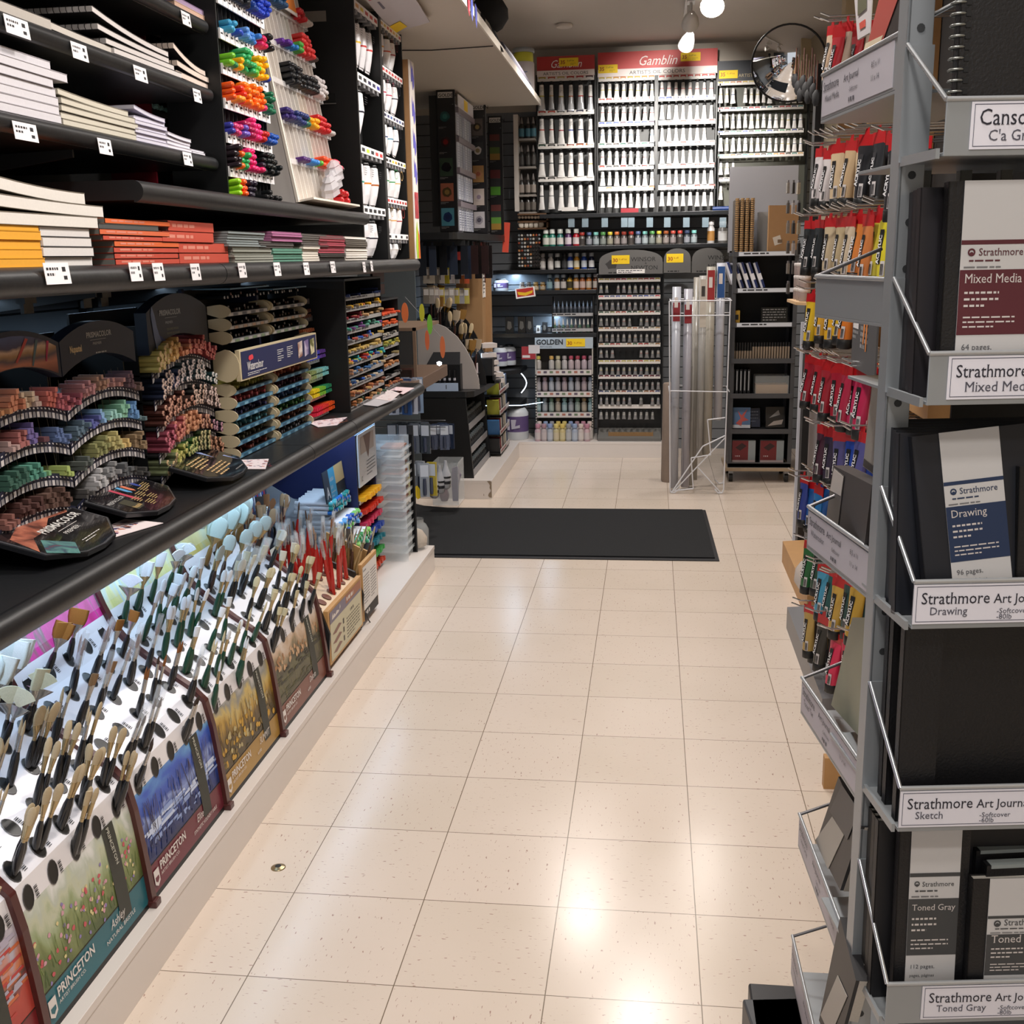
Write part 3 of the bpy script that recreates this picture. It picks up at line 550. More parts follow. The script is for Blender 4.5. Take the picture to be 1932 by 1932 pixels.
def strip_bar(xa, ya, yb, z, n, cols, h=.028):
    mb = MB(); mb.box(xa-.006, ya, z-h, xa, yb, z); T = FR((xa, 0, z), Y, Z); w = (yb-ya)/n
    for j in range(n): mb.rect(ya+w*(j+.18), -h*.75, ya+w*(j+.82), -h*.3, .0004, 1+j % len(cols), T)
    b = part('label_strip', mb, [WS]+[mat(c, .5) for c in cols], t)
    for j in range(n): part('tube_hook', MB().box(xa-.03, ya+w*(j+.25), z-h-.014, xa-.002, ya+w*(j+.7), z-h, 0), mat('#77777a', .4), t)
c1 = [(2.312, ['#d8a870', '#e6cf4c', '#c43a3a', '#c43a3a', '#c43a3a']), (2.072, ['#26262a', '#26262a', '#2a2a4a', '#2a2a4a', '#34349c']), (1.825, ['#26262a', '#b8d03a', '#26262a', '#c0403a', '#c43a3a']), (1.612, ['#26262a'])]
c2 = [(2.322, ['#d8b070', '#d8c060', '#c84a4a', '#c84a4a']), (2.155, ['#c43a3a']), (1.985, ['#2c2c4c', '#30306a', '#3a5c9c']), (1.815, ['#2a2a2a', '#2a2a2a', '#c8c83c', '#e8a01c']), (1.66, ['#c43a3a', '#a03030']), (1.52, ['#26262a', '#efefef'])]
for z, cs in c1: strip_bar(XD, y0+.004, 2.535, z, 5, cs)
for z, cs in c2: strip_bar(XD, 2.575, y1-.004, z, 7, cs, .022)
k = 0
for (z, ys, h, r) in ((2.262, (2.225, 2.30, 2.385, 2.475), .155, .031), (2.02, (2.26,), .16, .045), (1.772, (2.235, 2.34, 2.46), .155, .039), (1.562, (2.24, 2.37), .135, .05)):
    for i, y in enumerate(ys):
        bc = ['#f2a024', '#f2c81c', '#d0322e', '#d0322e'][i] if z > 2.2 else ['#3aa08c', '#d8841c', '#b0622c'][i] if 1.7 < z < 1.8 else '#2a2a3a'
        a, c = tube_meshes(h, r, '#efedf0', bc, None, style=1, wide=1.15)
        spawn('paint_tube', f'{ORD[i]} large white tube in {["top", "second", "third", "bottom"][[2.262, 2.02, 1.772, 1.562].index(z)]} row of the left column of the black cabinet', 'paint tube', TR(XD-.035, y, z) @ RZ(math.pi/2), [('tube_body', a), ('screw_cap', c)], 'large tubes in the black cabinet')
for j, (z, cs) in enumerate(((2.285, ['#d0902c', '#d04a2c', '#b84a4a']), (2.118, ['#b0204a', '#b0204a', '#3a3a4a']), (1.95, ['#2c3c6c', '#4a8ca8', '#2a2a3a']), (1.782, ['#2c8a4c', '#3c9c5c', '#d8b070']), (1.63, ['#c0a060', '#e0a85c', '#b04040']), (1.49, ['#d8d0c8', '#c8c0b8']))):
    for i, c in enumerate(cs):
        a, cp = tube_meshes(.118 if j < 5 else .07, .031, '#eceaec', c, None, style=2, wide=1.25)
        spawn('paint_tube', f'{ORD[i]} tube with a printed ring, row {ORD[j]} from top, right column of the black cabinet', 'paint tube', TR(XD-.025, 2.635+i*.1+random.uniform(-.01, .01), z) @ RZ(math.pi/2+random.uniform(-.2, .2)), [('tube_body', a), ('screw_cap', cp)], 'large tubes in the black cabinet')
# end panel with tape and swatches
t = thing('end_board', 'tall kraft and white end board with torn blue tape beside the tube cabinet', 'display board', (0, 3.0, 1.42))
part('board', MB().box(-.14, 2.962, 1.418, .082, 2.975, 2.235), mat('#a87f55', .6, noise=.08), t)
part('front_face', MB().box(.082, 2.962, 1.418, .086, 3.06, 2.235), mat('#f3ebe4', .5), t)
T = FR((.0865, 2.962, 0), Y, Z)
mb = MB(T)
for z in (2.17, 2.03, 1.90, 1.78):
    mb.poly([(.03, z+.07), (.045, z+.03), (.06, z+.05), (.075, z+.02), (.09, z-.0), (.085, z-.03), (.06, z-.05), (.05, z-.015), (.028, z-.02)], .0006)
part('masking_tape', mb, mat('#6a66c8', .6), t)
part('red_swatch', MB(T).rect(.015, 1.59, .09, 1.70, .0008), picture([(.35, '#7a0f22'), (.6, '#c32434')], 30), t)
part('painted_feather', MB(T).poly([(.03, 1.42), (.015, 1.47), (.03, 1.55), (.05, 1.58), (.06, 1.5), (.055, 1.42)], .001), mat('#b6dc3a', .6), t)
part('painted_feather', MB(T).poly([(.06, 1.42), (.062, 1.5), (.055, 1.55), (.085, 1.52), (.095, 1.42)], .0014), mat('#ee7a2c', .6), t)
# ================================================================ ON THE COUNTER
XC = -.08; CZ = .876
def arch(y0, y1, z0, z1, sag, n=12, low=None):
    """outline of an arched header between y0..y1: flat sides, arched top and arched bottom"""
    top = [(y0+(y1-y0)*k/n, z1+sag*(1-(2*k/n-1)**2)) for k in range(n+1)]
    low = sag if low is None else low
    bot = [(y1-(y1-y0)*k/n, z0+low*(1-(2*k/n-1)**2)) for k in range(n+1)]
    return top, bot
def arch_slab(mb, x0, x1, top, bot, m=0):
    n = len(top); bot = bot[::-1]
    for k in range(n-1):
        q = [(x0, *top[k]), (x0, *top[k+1]), (x0, *bot[k+1]), (x0, *bot[k])]; r = [(x1, *p[1:]) for p in q]
        mb.add(q+r, [(0, 1, 2, 3), (7, 6, 5, 4), (0, 4, 5, 1), (2, 6, 7, 3), (1, 5, 6, 2), (0, 3, 7, 4)], m)
DK = mat('#17181b', .35); DK2 = mat('#222a3a', .35)
def arched_rack(label, y0, y1, zs, sag, nm, div=14, dx=.20, cap_z=1.27, header_h=.07):
    t = thing(nm, label, 'pastel rack' if 'pastel' in label else 'pencil rack', (XC-.1, (y0+y1)/2, CZ))
    part('back_board', MB().box(XC-dx, y0, CZ, XC-dx+.006, y1, cap_z), BLACK, t)
    for y in (y0, y1-.004): part('side_panel', MB().box(XC-dx, y, CZ, XC-.03, y+.004, cap_z-.03), BLACK, t)
    mb = MB(); top, bot = arch(y0, y1, cap_z-header_h, cap_z, sag*1.2); arch_slab(mb, XC-.03, XC, top, bot); hd = part('header_board', mb, DK2, t)
    for k, z in enumerate(zs):
        f = lambda y: z+sag*(1-(2*(y-y0)/(y1-y0)-1)**2)
        mb = MB(); N = 12
        ys = [y0+(y1-y0)*i/N for i in range(N+1)]
        for a, b in zip(ys, ys[1:]):
            mb.add([(XC-dx, a, f(a)-.004), (XC-.002, a, f(a)-.004), (XC-.002, b, f(b)-.004), (XC-dx, b, f(b)-.004), (XC-dx, a, f(a)), (XC-.002, a, f(a)), (XC-.002, b, f(b)), (XC-dx, b, f(b))], [(0, 3, 2, 1), (4, 5, 6, 7), (0, 1, 5, 4), (2, 3, 7, 6)])
        part('tier', mb, BLACK, t)
        mb = MB(); mb2 = MB()
        for a, b in zip(ys, ys[1:]):
            mb.add([(XC, a, f(a)-.022), (XC, b, f(b)-.022), (XC, b, f(b)+.004), (XC, a, f(a)+.004)], [(0, 1, 2, 3)], 0)
            for j, (u, v) in enumerate(((0, .5), (.5, 1))):
                yy0, yy1 = a+(b-a)*u+.002, a+(b-a)*v-.002
                mb.add([(XC+.0008, yy0, f(yy0)-.021), (XC+.0008, yy1, f(yy1)-.021), (XC+.0008, yy1, f(yy1)-.010), (XC+.0008, yy0, f(yy0)-.010)], [(0, 1, 2, 3)], 1+j)
                mb.add([(XC+.0008, yy0+.002, f(yy0)-.005), (XC+.0008, yy1-.002, f(yy1)-.005), (XC+.0008, yy1-.002, f(yy1)-.002), (XC+.0008, yy0+.002, f(yy0)-.002)], [(0, 1, 2, 3)], 1)
        part('label_strip', mb, [mat('#1d2034', .5), mat('#c9c4c2', .5), mat('#8d8a8c', .5)], t)
    mb = MB()
    for j in range(1, div):
        y = y0+(y1-y0)*j/div
        part('wire_divider', MB().tube([(XC-.03, y, zs[-1]+.03), (XC-.01, y, zs[-1]+.05), (XC-.03, y, zs[0]+.06)], .0007, 4), mat('#6e6658', .4, .6), t) if div < 12 else None
    return t, hd
def tier_f(y0, y1, z, sag): return lambda y: z+sag*(1-(2*(y-y0)/(y1-y0)-1)**2)
def stick_mesh(c, s=.0046, L=.055): return cached(('stick', c, s, L), lambda: (MB().box(-s, -s, -L, s, s, 0), [mat(dull(c, .33), .8, noise=.06, scale=150)]))
SAG = .028
tzs = [1.128, 1.058, .99, .925]
TA_, hA = arched_rack('left bay of the black arched pastel rack, landscape picture on its header', -.11, .222, tzs, SAG, 'pastel_rack', 10, cap_z=1.268)
TB_, hB = arched_rack('right bay of the black arched pastel rack, plain dark header with silver lettering', .226, .556, tzs, SAG, 'pastel_rack', 10, cap_z=1.268)
# header pictures
T = FR((XC+.0006, 0, 0), Y, Z)
top, bot = arch(-.11, .222, 1.20, 1.268, SAG*1.2)
pic = [(-.10, 1.207)]+[(-.10+.31*k/10, 1.262+.03*(1-(2*k/10-1)**2)) for k in range(11)]+[(.21, 1.207)]+[(.21-.31*k/10, 1.207+.026*(1-(2*k/10-1)**2)) for k in range(1, 10)]
top = [(-.10+.31*k/10, 1.262+.03*(1-(2*k/10-1)**2)) for k in range(11)]; bt = [(-.10+.31*k/10, 1.207+.026*(1-(2*k/10-1)**2)) for k in range(11)]
mb = MB(T)
for k in range(10): mb.poly([bt[k], bt[k+1], top[k+1], top[k]], .0004)
part('landscape_print', mb, picture([(0, '#2c2028'), (.2, '#8a4f3c'), (.34, '#b8745a'), (.46, '#5a4a50'), (.56, '#a07a52'), (.66, '#c7a58a'), (.74, '#3c3a52'), (.9, '#4a5478')], 14, (1, .5, 1), grad=(2, .325, .425, .35)), hA)
part('crayon_picture', MB(T).poly([(.06, 1.243), (.10, 1.285), (.11, 1.283), (.065, 1.24)], .0012, 0).poly([(.115, 1.232), (.135, 1.28), (.145, 1.279), (.12, 1.23)], .0012, 1).poly([(.165, 1.235), (.175, 1.275), (.184, 1.274), (.17, 1.235)], .0012, 2), [mat('#b0443c', .5), mat('#4f6468', .5), mat('#a8234a', .5)], hA)
part('lettering', MB(T).text('PRISMACOLOR', .335, 1.268, .0165, 0, bold=.02).rect(.35, 1.262, .42, 1.2628, .0008).text('PREMIER', .36, 1.252, .008, 0, sx=1.3).text('Nupastel', .262, 1.243, .019, 1, bold=.03, sx=.72).lines(.37, 1.236, .08, 1, .01, .003, 0), [mat('#a9a7a4', .4), mat('#cdb489', .5)], hB)
def pastels(y0, y1, runs, bay):
    """runs: tier -> [(y from, y to, height, colour, word)]"""
    for k, rs in enumerate(runs):
        f = tier_f(y0, y1, tzs[k], SAG)
        for a, b, h, c, w in rs:
            n = max(1, round((b-a)/.0135))
            for j in range(n):
                y = y0+a+(j+.5)*(b-a)/n
                for q in range(max(1, h-(j % 2)-(1 if h > 3 and j % 3 == 0 else 0))):
                    spawn('pastel_stick', f'square {w} pastel stick, {["top", "second", "third", "bottom"][k]} tier, {bay} bay of the pastel rack', 'pastel', out_mat(XC+.012+random.uniform(-.008, .006), y, f(y)+.0052+q*.0102, .0, random.uniform(-.06, .06), random.uniform(-.1, .1)), [('pastel_stick', stick_mesh(c))], f'{w} pastel sticks, tier {ORD[k]}, {bay} bay')
pastels(-.11, .222, [[(.08, .12, 1, '#d8862e', 'amber'), (.115, .165, 4, '#d9763a', 'orange'), (.165, .20, 3, '#d9b48a', 'cream'), (.20, .23, 3, '#c9a898', 'pale'), (.24, .285, 4, '#d8543a', 'coral'), (.285, .33, 3, '#c94a5c', 'pink')],
   [(.10, .13, 2, '#a88078', 'dusty'), (.13, .165, 3, '#a04a44', 'brick'), (.165, .2, 4, '#5c4690', 'violet'), (.21, .25, 1, '#5a2430', 'maroon'), (.27, .32, 3, '#3d5c94', 'blue')],
   [(.08, .15, 3, '#1f5a48', 'dark green'), (.15, .21, 3, '#2f8a72', 'sea green'), (.21, .24, 1, '#6aa860', 'leaf green'), (.28, .32, 2, '#a0b83a', 'lime')],
   [(.06, .10, 2, '#8a4a3a', 'brick red'), (.12, .20, 3, '#54281f', 'dark red'), (.2, .3, 4, '#5e3a2a', 'brown')]], 'left')
pastels(.226, .556, [[(.01, .06, 2, '#b8455c', 'raspberry'), (.06, .11, 3, '#c87a7c', 'rose'), (.12, .16, 3, '#b07a58', 'tan'), (.17, .24, 2, '#c07a70', 'salmon'), (.25, .29, 4, '#6a4450', 'mauve'), (.29, .325, 2, '#7a5648', 'brown')],
   [(.01, .07, 3, '#436278', 'slate blue'), (.075, .12, 2, '#3c469c', 'indigo'), (.12, .15, 3, '#5e98cc', 'light blue'), (.15, .21, 2, '#7cc0b4', 'pale aqua'), (.21, .25, 4, '#68b08c', 'mint'), (.25, .30, 4, '#2f7cb8', 'bright blue'), (.3, .325, 1, '#4a6a70', 'grey teal')],
   [(.02, .07, 2, '#4e5650', 'grey green'), (.09, .15, 4, '#8a8a3c', 'olive'), (.15, .20, 4, '#b0a248', 'khaki'), (.2, .26, 2, '#d0a83c', 'yellow'), (.27, .325, 4, '#8a6a3c', 'ochre')],
   [(.03, .06, 2, '#4c4846', 'dark grey'), (.07, .12, 4, '#b4b2b4', 'light grey'), (.13, .18, 4, '#8a8a8c', 'mid grey'), (.19, .25, 3, '#55585c', 'slate'), (.26, .32, 2, '#3e3c3a', 'charcoal')]], 'right')
# coloured pencil rack
cz = [1.158, 1.092, 1.027, .962, .905]; Y0, Y1 = .63, .995
TCr, hC = arched_rack('black arched coloured pencil rack with five tiers, beside the watercolour stand', Y0, Y1, cz, .034, 'pencil_rack', 12, cap_z=1.305, header_h=.10)
T = FR((XC+.0006, 0, 0), Y, Z)
part('lettering', MB(T).text('PRISMACOLOR', .70, 1.295, .0185, 0, bold=.02).rect(.73, 1.288, .80, 1.2888, .0008).text('PREMIER', .73, 1.274, .009, 0, sx=1.3).text('COLOURED PENCILS', .735, 1.258, .0075, 1).text('CRAYONS DE COULEUR', .735, 1.248, .0068, 1), [mat('#a9adb2', .4), mat('#8a8468', .5)], hC)
part('figure_print', MB(T).poly([(.652, 1.30), (.66, 1.32), (.672, 1.30), (.68, 1.27), (.69, 1.25), (.70, 1.235), (.67, 1.215), (.66, 1.25)], .0008, 0).poly([(.69, 1.25), (.73, 1.232), (.70, 1.235)], .0009, 1), [mat('#6a7898', .5), mat('#2c3f74', .5)], hC)
PR = [[(0, .07, 5, '#b8a83c', '#d8b070', 'yellow'), (.07, .13, 4, '#d8a030', '#e0a84c', 'golden'), (.13, .19, 2, '#c8641e', '#e08850', 'orange'), (.19, .26, 3, '#a8321e', '#d86a54', 'vermilion'), (.26, .3, 6, '#8a1a16', '#cc5a4c', 'scarlet'), (.3, .36, 3, '#8a1420', '#c85a50', 'crimson')],
      [(.0, .07, 5, '#141c34', '#c0a090', 'navy'), (.07, .12, 3, '#1c2c50', '#b89a94', 'dark blue'), (.12, .2, 4, '#2a3c44', '#c8b4b0', 'slate'), (.2, .27, 5, '#2f4448', '#d0bcb4', 'grey blue'), (.27, .36, 2, '#0f3a3c', '#c8c4c0', 'teal')],
      [(0, .06, 5, '#4a2016', '#c08468', 'russet'), (.06, .12, 6, '#3c1a12', '#bf8062', 'brown'), (.12, .19, 2, '#3a2218', '#b87a5e', 'umber'), (.19, .26, 4, '#2a2826', '#c09a84', 'dark grey'), (.26, .36, 6, '#4a3c38', '#c8a89c', 'grey')],
      [(0, .06, 4, '#7c2038', '#c8546c', 'magenta'), (.06, .12, 5, '#a03a3a', '#cc7054', 'rose red'), (.12, .22, 6, '#a8602e', '#cc8450', 'copper'), (.22, .29, 3, '#5a2c22', '#c08260', 'chestnut'), (.29, .36, 2, '#2a1c2c', '#b0768a', 'plum')],
      [(0, .06, 3, '#6a7448', '#c8a468', 'olive green'), (.06, .12, 3, '#8a9428', '#c4b848', 'yellow green'), (.12, .2, 3, '#2f5a1e', '#b4b458', 'green'), (.2, .27, 5, '#2c3c1c', '#b8a868', 'dark green'), (.27, .36, 3, '#4a2c18', '#b87a50', 'sienna')]]
for k, rs in enumerate(PR):
    f = tier_f(Y0, Y1, cz[k], .034)
    for a, b, h, c, tp, w in rs:
        n = max(1, round((b-a)/.0185))
        for j in range(n):
            y = Y0+.004+a+(j+.5)*(b-a)/n
            hh = max(1, min(h, 4)-((j*7) % 3 == 1))
            for q in range(hh):
                spawn('coloured_pencil', f'{w} coloured pencil on the {["top", "second", "third", "fourth", "bottom"][k]} tier of the arched pencil rack', 'pencil', out_mat(XC+.022+random.uniform(-.006, .004), y+(q % 2)*.005, f(y)+.0072+q*.0128, .0, random.uniform(-.03, .03)), [('coloured_pencil', pencil_mesh(c, tp, .17, .0072))], f'{w} pencils on tier {ORD[k]} of the arched pencil rack')
# glossy base plates lying on the counter
def base_plate(label, cx, cy, rot, w, d, deco, tilt=.30):
    TT = TR(cx, cy, CZ+.002+math.sin(tilt)*d*.5) @ RZ(rot) @ Matrix.Rotation(tilt, 4, 'Y')
    t = thing('display_plaque', label, 'display sign', TT)
    def outline(s, n=10):
        p = [(-d/2*s+.012*(1-(2*k/n-1)**2)*-1.6, -w/2*s+w*s*k/n) for k in range(n+1)]
        p += [(d*.16*s, w*.50*s), (d*.47*s, w*.20*s), (d*.5*s, -w*.02*s), (d*.45*s, -w*.25*s), (d*.14*s, -w*.5*s)]
        return p
    part('tray', MB().prism(outline(1), 0.004, .012), mat('#131316', .3), t, local=True, bevel=.0015)
    part('raised_rim', MB().prism(outline(.97), .012, .0135), mat('#55565a', .15, .3), t, local=True)
    part('glossy_panel', MB().prism(outline(.93), .0135, .0145), mat('#1c1a1c', .12, coat=.5), t, local=True)
    deco(t); return t
GF = lambda z=.0148: FR((0, 0, z), Y, -X)     # drawing frame on the plate: right = +y, up = away from the aisle
def d1(t):
    part('sunset_print', MB(GF()).poly([(-.15, -.01), (-.13, .055), (-.06, .075), (.02, .08), (.09, .075), (.14, .06), (.11, .045), (.04, .055), (-.03, .03), (-.09, .028)], 0), picture([(.3, '#3a2420'), (.5, '#9a5a48'), (.7, '#c47e62')], 25), t, local=True)
    part('lake_print', MB(GF()).poly([(-.145, -.02), (-.09, .015), (-.05, -.035), (-.10, -.065)], .0003), picture([(.3, '#2c5a5c'), (.5, '#5c8a84'), (.66, '#3a4a5a'), (.75, '#8a3a3a')], 30), t, local=True)
    part('lettering', MB(GF()).text('PRISMACOLOR', -.055, .02, .026, 0, bold=.02).rect(-.02, .009, .07, .0102, .0006).text('PREMIER', -.02, -.008, .014, 0, sx=1.3).lines(-.03, -.04, .09, 2, .007, .002), [mat('#cfccc8', .4)], t, local=True)
def d2(t):
    mb = MB(GF())
    for i, (x, c) in enumerate(((-.035, 0), (.0, 1), (.022, 2), (.068, 3))): mb.poly([(x, .03-.03*(i == 0)), (x+.004, .085), (x+.017, .085), (x+.015, .025-.03*(i == 0)), (x+.008, .018-.03*(i == 0))], 0, c)
    part('pastel_picture', mb, [mat('#b84458', .4), mat('#5a9ac8', .4), mat('#d87a5c', .4), mat('#3a4a94', .4)], t, local=True)
    mb = MB(GF()); mb.text('PRISMACOLOR', -.135, .02, .014, 1).rect(-.10, -.03, -.06, .015, .0002, 2).text('Nupastel', -.10, -.025, .016, 0, bold=.02, sx=.7)
    for (x, y) in ((-.045, .005), (.0, .012), (.045, .02), (.08, .028), (-.035, -.022), (.01, -.012)): mb.lines(x, y, .035, 4, .006, .0026, 0, seed=int(x*1000)+9)
    part('lettering', mb, [mat('#b89c68', .5), mat('#b8b6b4', .4), mat('#3c3a2c', .5)], t, local=True)
def d3(t):
    mb = MB(GF()); mb.lines(-.10, .05, .12, 4, .0115, .0045, 0, seed=3).lines(-.09, .0, .14, 4, .0115, .0045, 0, seed=5)
    mb.text('www.prismacolor.com', .0, -.055, .008, 1); part('lettering', mb, [mat('#c9a878', .5), mat('#b8b6b4', .4)], t, local=True)
    part('pencil_point_print', MB(GF()).poly([(.05, .075), (.062, .02), (.075, .075)], 0).poly([(.105, .01), (.12, -.035), (.118, .01)], 0), mat('#8c9cc8', .4), t, local=True)
base_plate('glossy black plaque with sunset and lake print, lying left on the counter', -.02, .065, .12, .31, .16, d1)
base_plate('glossy black plaque with four pastel strips printed on it', -.03, .40, .14, .30, .145, d2)
base_plate('glossy black plaque with rows of gold text in front of the coloured pencils', -.005, .785, .12, .31, .15, d3)
def card(label, pts, z, col, marks, seed, nm='paper_card', frame=None):
    c = Vector((sum(p[0] for p in pts)/len(pts), sum(p[1] for p in pts)/len(pts), z))
    t = thing(nm, label, 'card', c)
    part('sheet', MB().prism([(p[0], p[1]) for p in pts], z, z+.0012), mat(col, .6), t)
    if marks:
        a, b = Vector((*pts[0][:2], z)), Vector((*pts[1][:2], z)); d = Vector((*pts[3][:2], z))
        mb = MB(); rr = random.Random(seed); u = b-a; v = d-a
        for i in range(marks):
            p = a+u*rr.uniform(.08, .85)+v*rr.uniform(.12, .88); s = rr.uniform(.002, .006); q = rr.uniform(0, 3)
            mb.add([(p.x+s*math.cos(q+k*1.57)*(1+k % 2), p.y+s*math.sin(q+k*1.57), z+.0014) for k in range(4)], [(0, 1, 2, 3)], i % 3)
        part('printed_marks', mb, [mat('#a8344a', .5), mat('#55507c', .5), mat('#c8785c', .5)], t)
def pts4(ps, z): return [tuple(U(px, py, z=z))[:2] for px, py in ps]
card('long white card with pink and red paint marks before the second glossy plaque', pts4(((174, 1007), (215, 1014), (308, 987), (235, 979)), .877), .8765, '#efe2e2', 46, 4)
card('white card with fine red handwriting beside the third plaque', pts4(((450, 868), (463, 885), (501, 885), (507, 866)), .877), .8765, '#ece0e4', 30, 5)
card('white card with pink sketches lying on the middle of the counter', pts4(((578, 796), (600, 806), (636, 802), (655, 787)), .877), .8765, '#ecdce2', 40, 6)
card('pale card with a crimson square lying before the black drawer rack', pts4(((705, 752), (737, 757), (760, 738), (726, 736)), .8785), .878, '#dccfd0', 10, 7)
card('crumpled sheet of clear plastic lying before the black drawer rack', pts4(((668, 762), (712, 767), (750, 752), (712, 748)), .8775), .877, '#b9b7bc', 0, 8, 'plastic_sheet')
card('pinkish printed card beside the crimson marked card at the counter end', pts4(((735, 736), (760, 744), (782, 732), (748, 730)), .8785), .878, '#e8d0d4', 14, 9)
card('small tan ticket lying over the third plaque', pts4(((413, 866), (433, 886), (447, 881), (428, 862)), .897), .8975, '#b89a74', 0, 10, 'price_ticket')
# ---- watercolour pencil stand: two columns of rounded trays and a banner
XW = -.04
CRM = mat('#c3b595', .45); BLU = mat('#3a6a86', .4); NAVY = mat('#1b2044', .5)
t = thing('pencil_stand', 'watercolour pencil stand: navy uprights, cream rounded tray ends, blue strips', 'pencil stand', (XW-.1, 1.38, CZ))
part('upright', MB().box(XW-.13, 1.376, CZ, XW-.035, 1.392, 1.345), NAVY, t)
part('upright', MB().box(XW-.13, 1.03, CZ, XW-.12, 1.045, 1.35), NAVY, t)
part('back_board', MB().box(XW-.135, 1.03, CZ, XW-.13, 1.745, 1.345), BLACK, t)
def tray(y0, y1, z, top, cream):
    """half-round tray: strip on the front lip, cream end caps"""
    s = part('tray', MB().box(XW-.12, y0+.004, z-.003, XW-.006, y1-.004, z).box(XW-.006, y0+.004, z-.010, XW, y1-.004, z+.000, 1), [BLACK, BLU if not top else mat('#8d8f94', .4)], t)
    mb = MB(); T = FR((XW, 0, z), Y, Z)
    n = 9
    for j in range(n): mb.rect(y0+.006+(y1-y0-.012)*(j+.1)/n, -.0095, y0+.006+(y1-y0-.012)*(j+.9)/n, -.002, .0004, j % 2, T); None
    lb = part('label_strip', mb, [mat('#6f9cb4' if not top else '#c8c6c4', .5), mat('#2c5874' if not top else cream, .5)], t)
    for y in (y0, y1-.004):
        pts = [(-.058, .004)]+[(-.028+.036*math.cos(a), .012+.019*math.sin(a)) for a in [math.radians(k) for k in range(-80, 100, 20)]]+[(-.058, .026)]
        part('end_cap', MB().prism(pts, 0, .004, 0, FR((XW, y+.004, z-.008), X, Z)), CRM, t)
cols = ((1.045, 1.372), (1.395, 1.74))
zl = [1.062, 1.021, .981, .942, .905, .886]
WC = [[('#b8b020', 'yellow'), ('#b02a2a', 'red'), ('#3a3668', 'indigo'), ('#2f7c88', 'turquoise'), ('#4a4a2c', 'olive'), ('#7a2c18', 'rust')],
      [('#c85a20', 'orange'), ('#5a2440', 'wine'), ('#2c5c94', 'blue'), ('#3f7a2c', 'green'), ('#7c4420', 'brown'), ('#4c4c50', 'grey')]]
for ci, (y0, y1) in enumerate(cols):
    for k in range(6):
        z = zl[k]-ci*.002 if k < 5 else .884
        z = 1.068-.036*k-ci*.002
        tray(y0, y1, z, False, '#c8c6c4')
        c, w = WC[ci][k]
        for j in range(14):
            spawn('watercolour_pencil', f'{w} pencil in tray {ORD[k]} below the banner, {["left", "right"][ci]} column of the watercolour stand', 'pencil', out_mat(XW-.012+random.uniform(-.012, .004), y0+.018+j*(y1-y0-.036)/13, z+.0060+(.0095 if j % 3 == 1 else 0), .02, random.uniform(-.12, .12)), [('watercolour_pencil', pencil_mesh(c, None, .10, .0056))], f'{w} pencils, {["left", "right"][ci]} column of the watercolour stand')
    for k in range(4):
        z = 1.212+.036*k-ci*.0
        if k < 3: tray(y0, y1, z, True, ['#8aa080', '#c8a890', '#6a6c74'][k])
        for j in range(12):
            spawn('sketching_pencil', f'dark pencil in the {ORD[k]} dark tray above the banner, {["left", "right"][ci]} column', 'pencil', out_mat(XW-.014+random.uniform(-.01, .004), y0+.02+j*(y1-y0-.04)/11, z+.005+(.008 if j % 4 == 2 else 0), .02, random.uniform(-.08, .08)), [('sketching_pencil', pencil_mesh(['#17181a', '#1c1614', '#2a1410', '#141518'][k], ['#b8a8a0', '#8a5a48', '#b0a49c', '#c8c4c0'][(j+k) % 4], .10, .0042))], f'dark pencils above the banner, {["left", "right"][ci]} column, tray {ORD[k]}')
    part('top_flap', MB().box(XW-.10, y0+.005, 1.346-ci*.012, XW+.01, y1-.005, 1.350-ci*.012), mat('#5c8098', .4), t)
part('notice', MB().box(XW-.034, 1.375, .945, XW-.032, 1.393, 1.01), mat('#e9d8da', .6), t)
# banner across both columns
t2 = thing('banner_sign', 'navy Watercolour banner with cream frame across the pencil stand', 'sign', (XW+.04, 1.38, 1.09))
bn = [(-.02, 1.178), (.035, 1.178), (.052, 1.16), (.058, 1.14), (.052, 1.12), (.035, 1.102), (-.02, 1.102)]
XB = XW+.028
part('frame', MB().box(XB-.012, 1.035, 1.098, XB, 1.752, 1.183), CRM, t2)
part('panel', MB().box(XB, 1.045, 1.103, XB+.0015, 1.742, 1.178), mat('#20264e', .45), t2)
for y in (1.031, 1.752):
    pts = [(-.055, .085*.5+.0)]+[(-.055+.055*math.cos(a)*1, .0425+.0425*math.sin(a)) for a in [math.radians(k) for k in range(80, -81, -20)]]
    part('end_cap', MB().prism([(-.075, .01)]+[(-.04+.04*math.cos(a), .0425+.045*math.sin(a)) for a in [math.radians(k) for k in range(-90, 91, 20)]]+[(-.075, .075)], 0, .004, 0, FR((XB, y+.004, 1.098), X, Z)), CRM, t2)
T = FR((XB+.0016, 1.045, 1.103), Y, Z)
mb = MB(T); mb.text('Watercolour', .04, .020, .034, 0, bold=.01, sx=.72).lines(.04, .013, .16, 2, .005, .0018, 0)
for i, (x, y) in enumerate(((.30, .056), (.39, .058), (.30, .036), (.39, .04))): mb.lines(x, y, .055, 3, .006, .0022, 0, seed=i)
part('lettering', mb, [mat('#d9d6d6', .5)], t2)
part('oval_badge', MB(T).poly([(.052, .052), (.058, .06), (.085, .062), (.092, .055), (.09, .049), (.062, .046)], .001), mat('#d8404c', .5), t2)
for i, (x, c) in enumerate(((.50, '#e0d2c8'), (.565, '#d4ccdc'), (.63, '#dcd4b0'))):
    part('swatch_print', MB(T).poly([(x, .012), (x+.042, .018), (x+.045, .066), (x-.002, .062)], .001), picture([(.42, c), (.6, ['#8a5a4a', '#7a6a98', '#6a6a3c'][i])], 25, seed=i), t2)
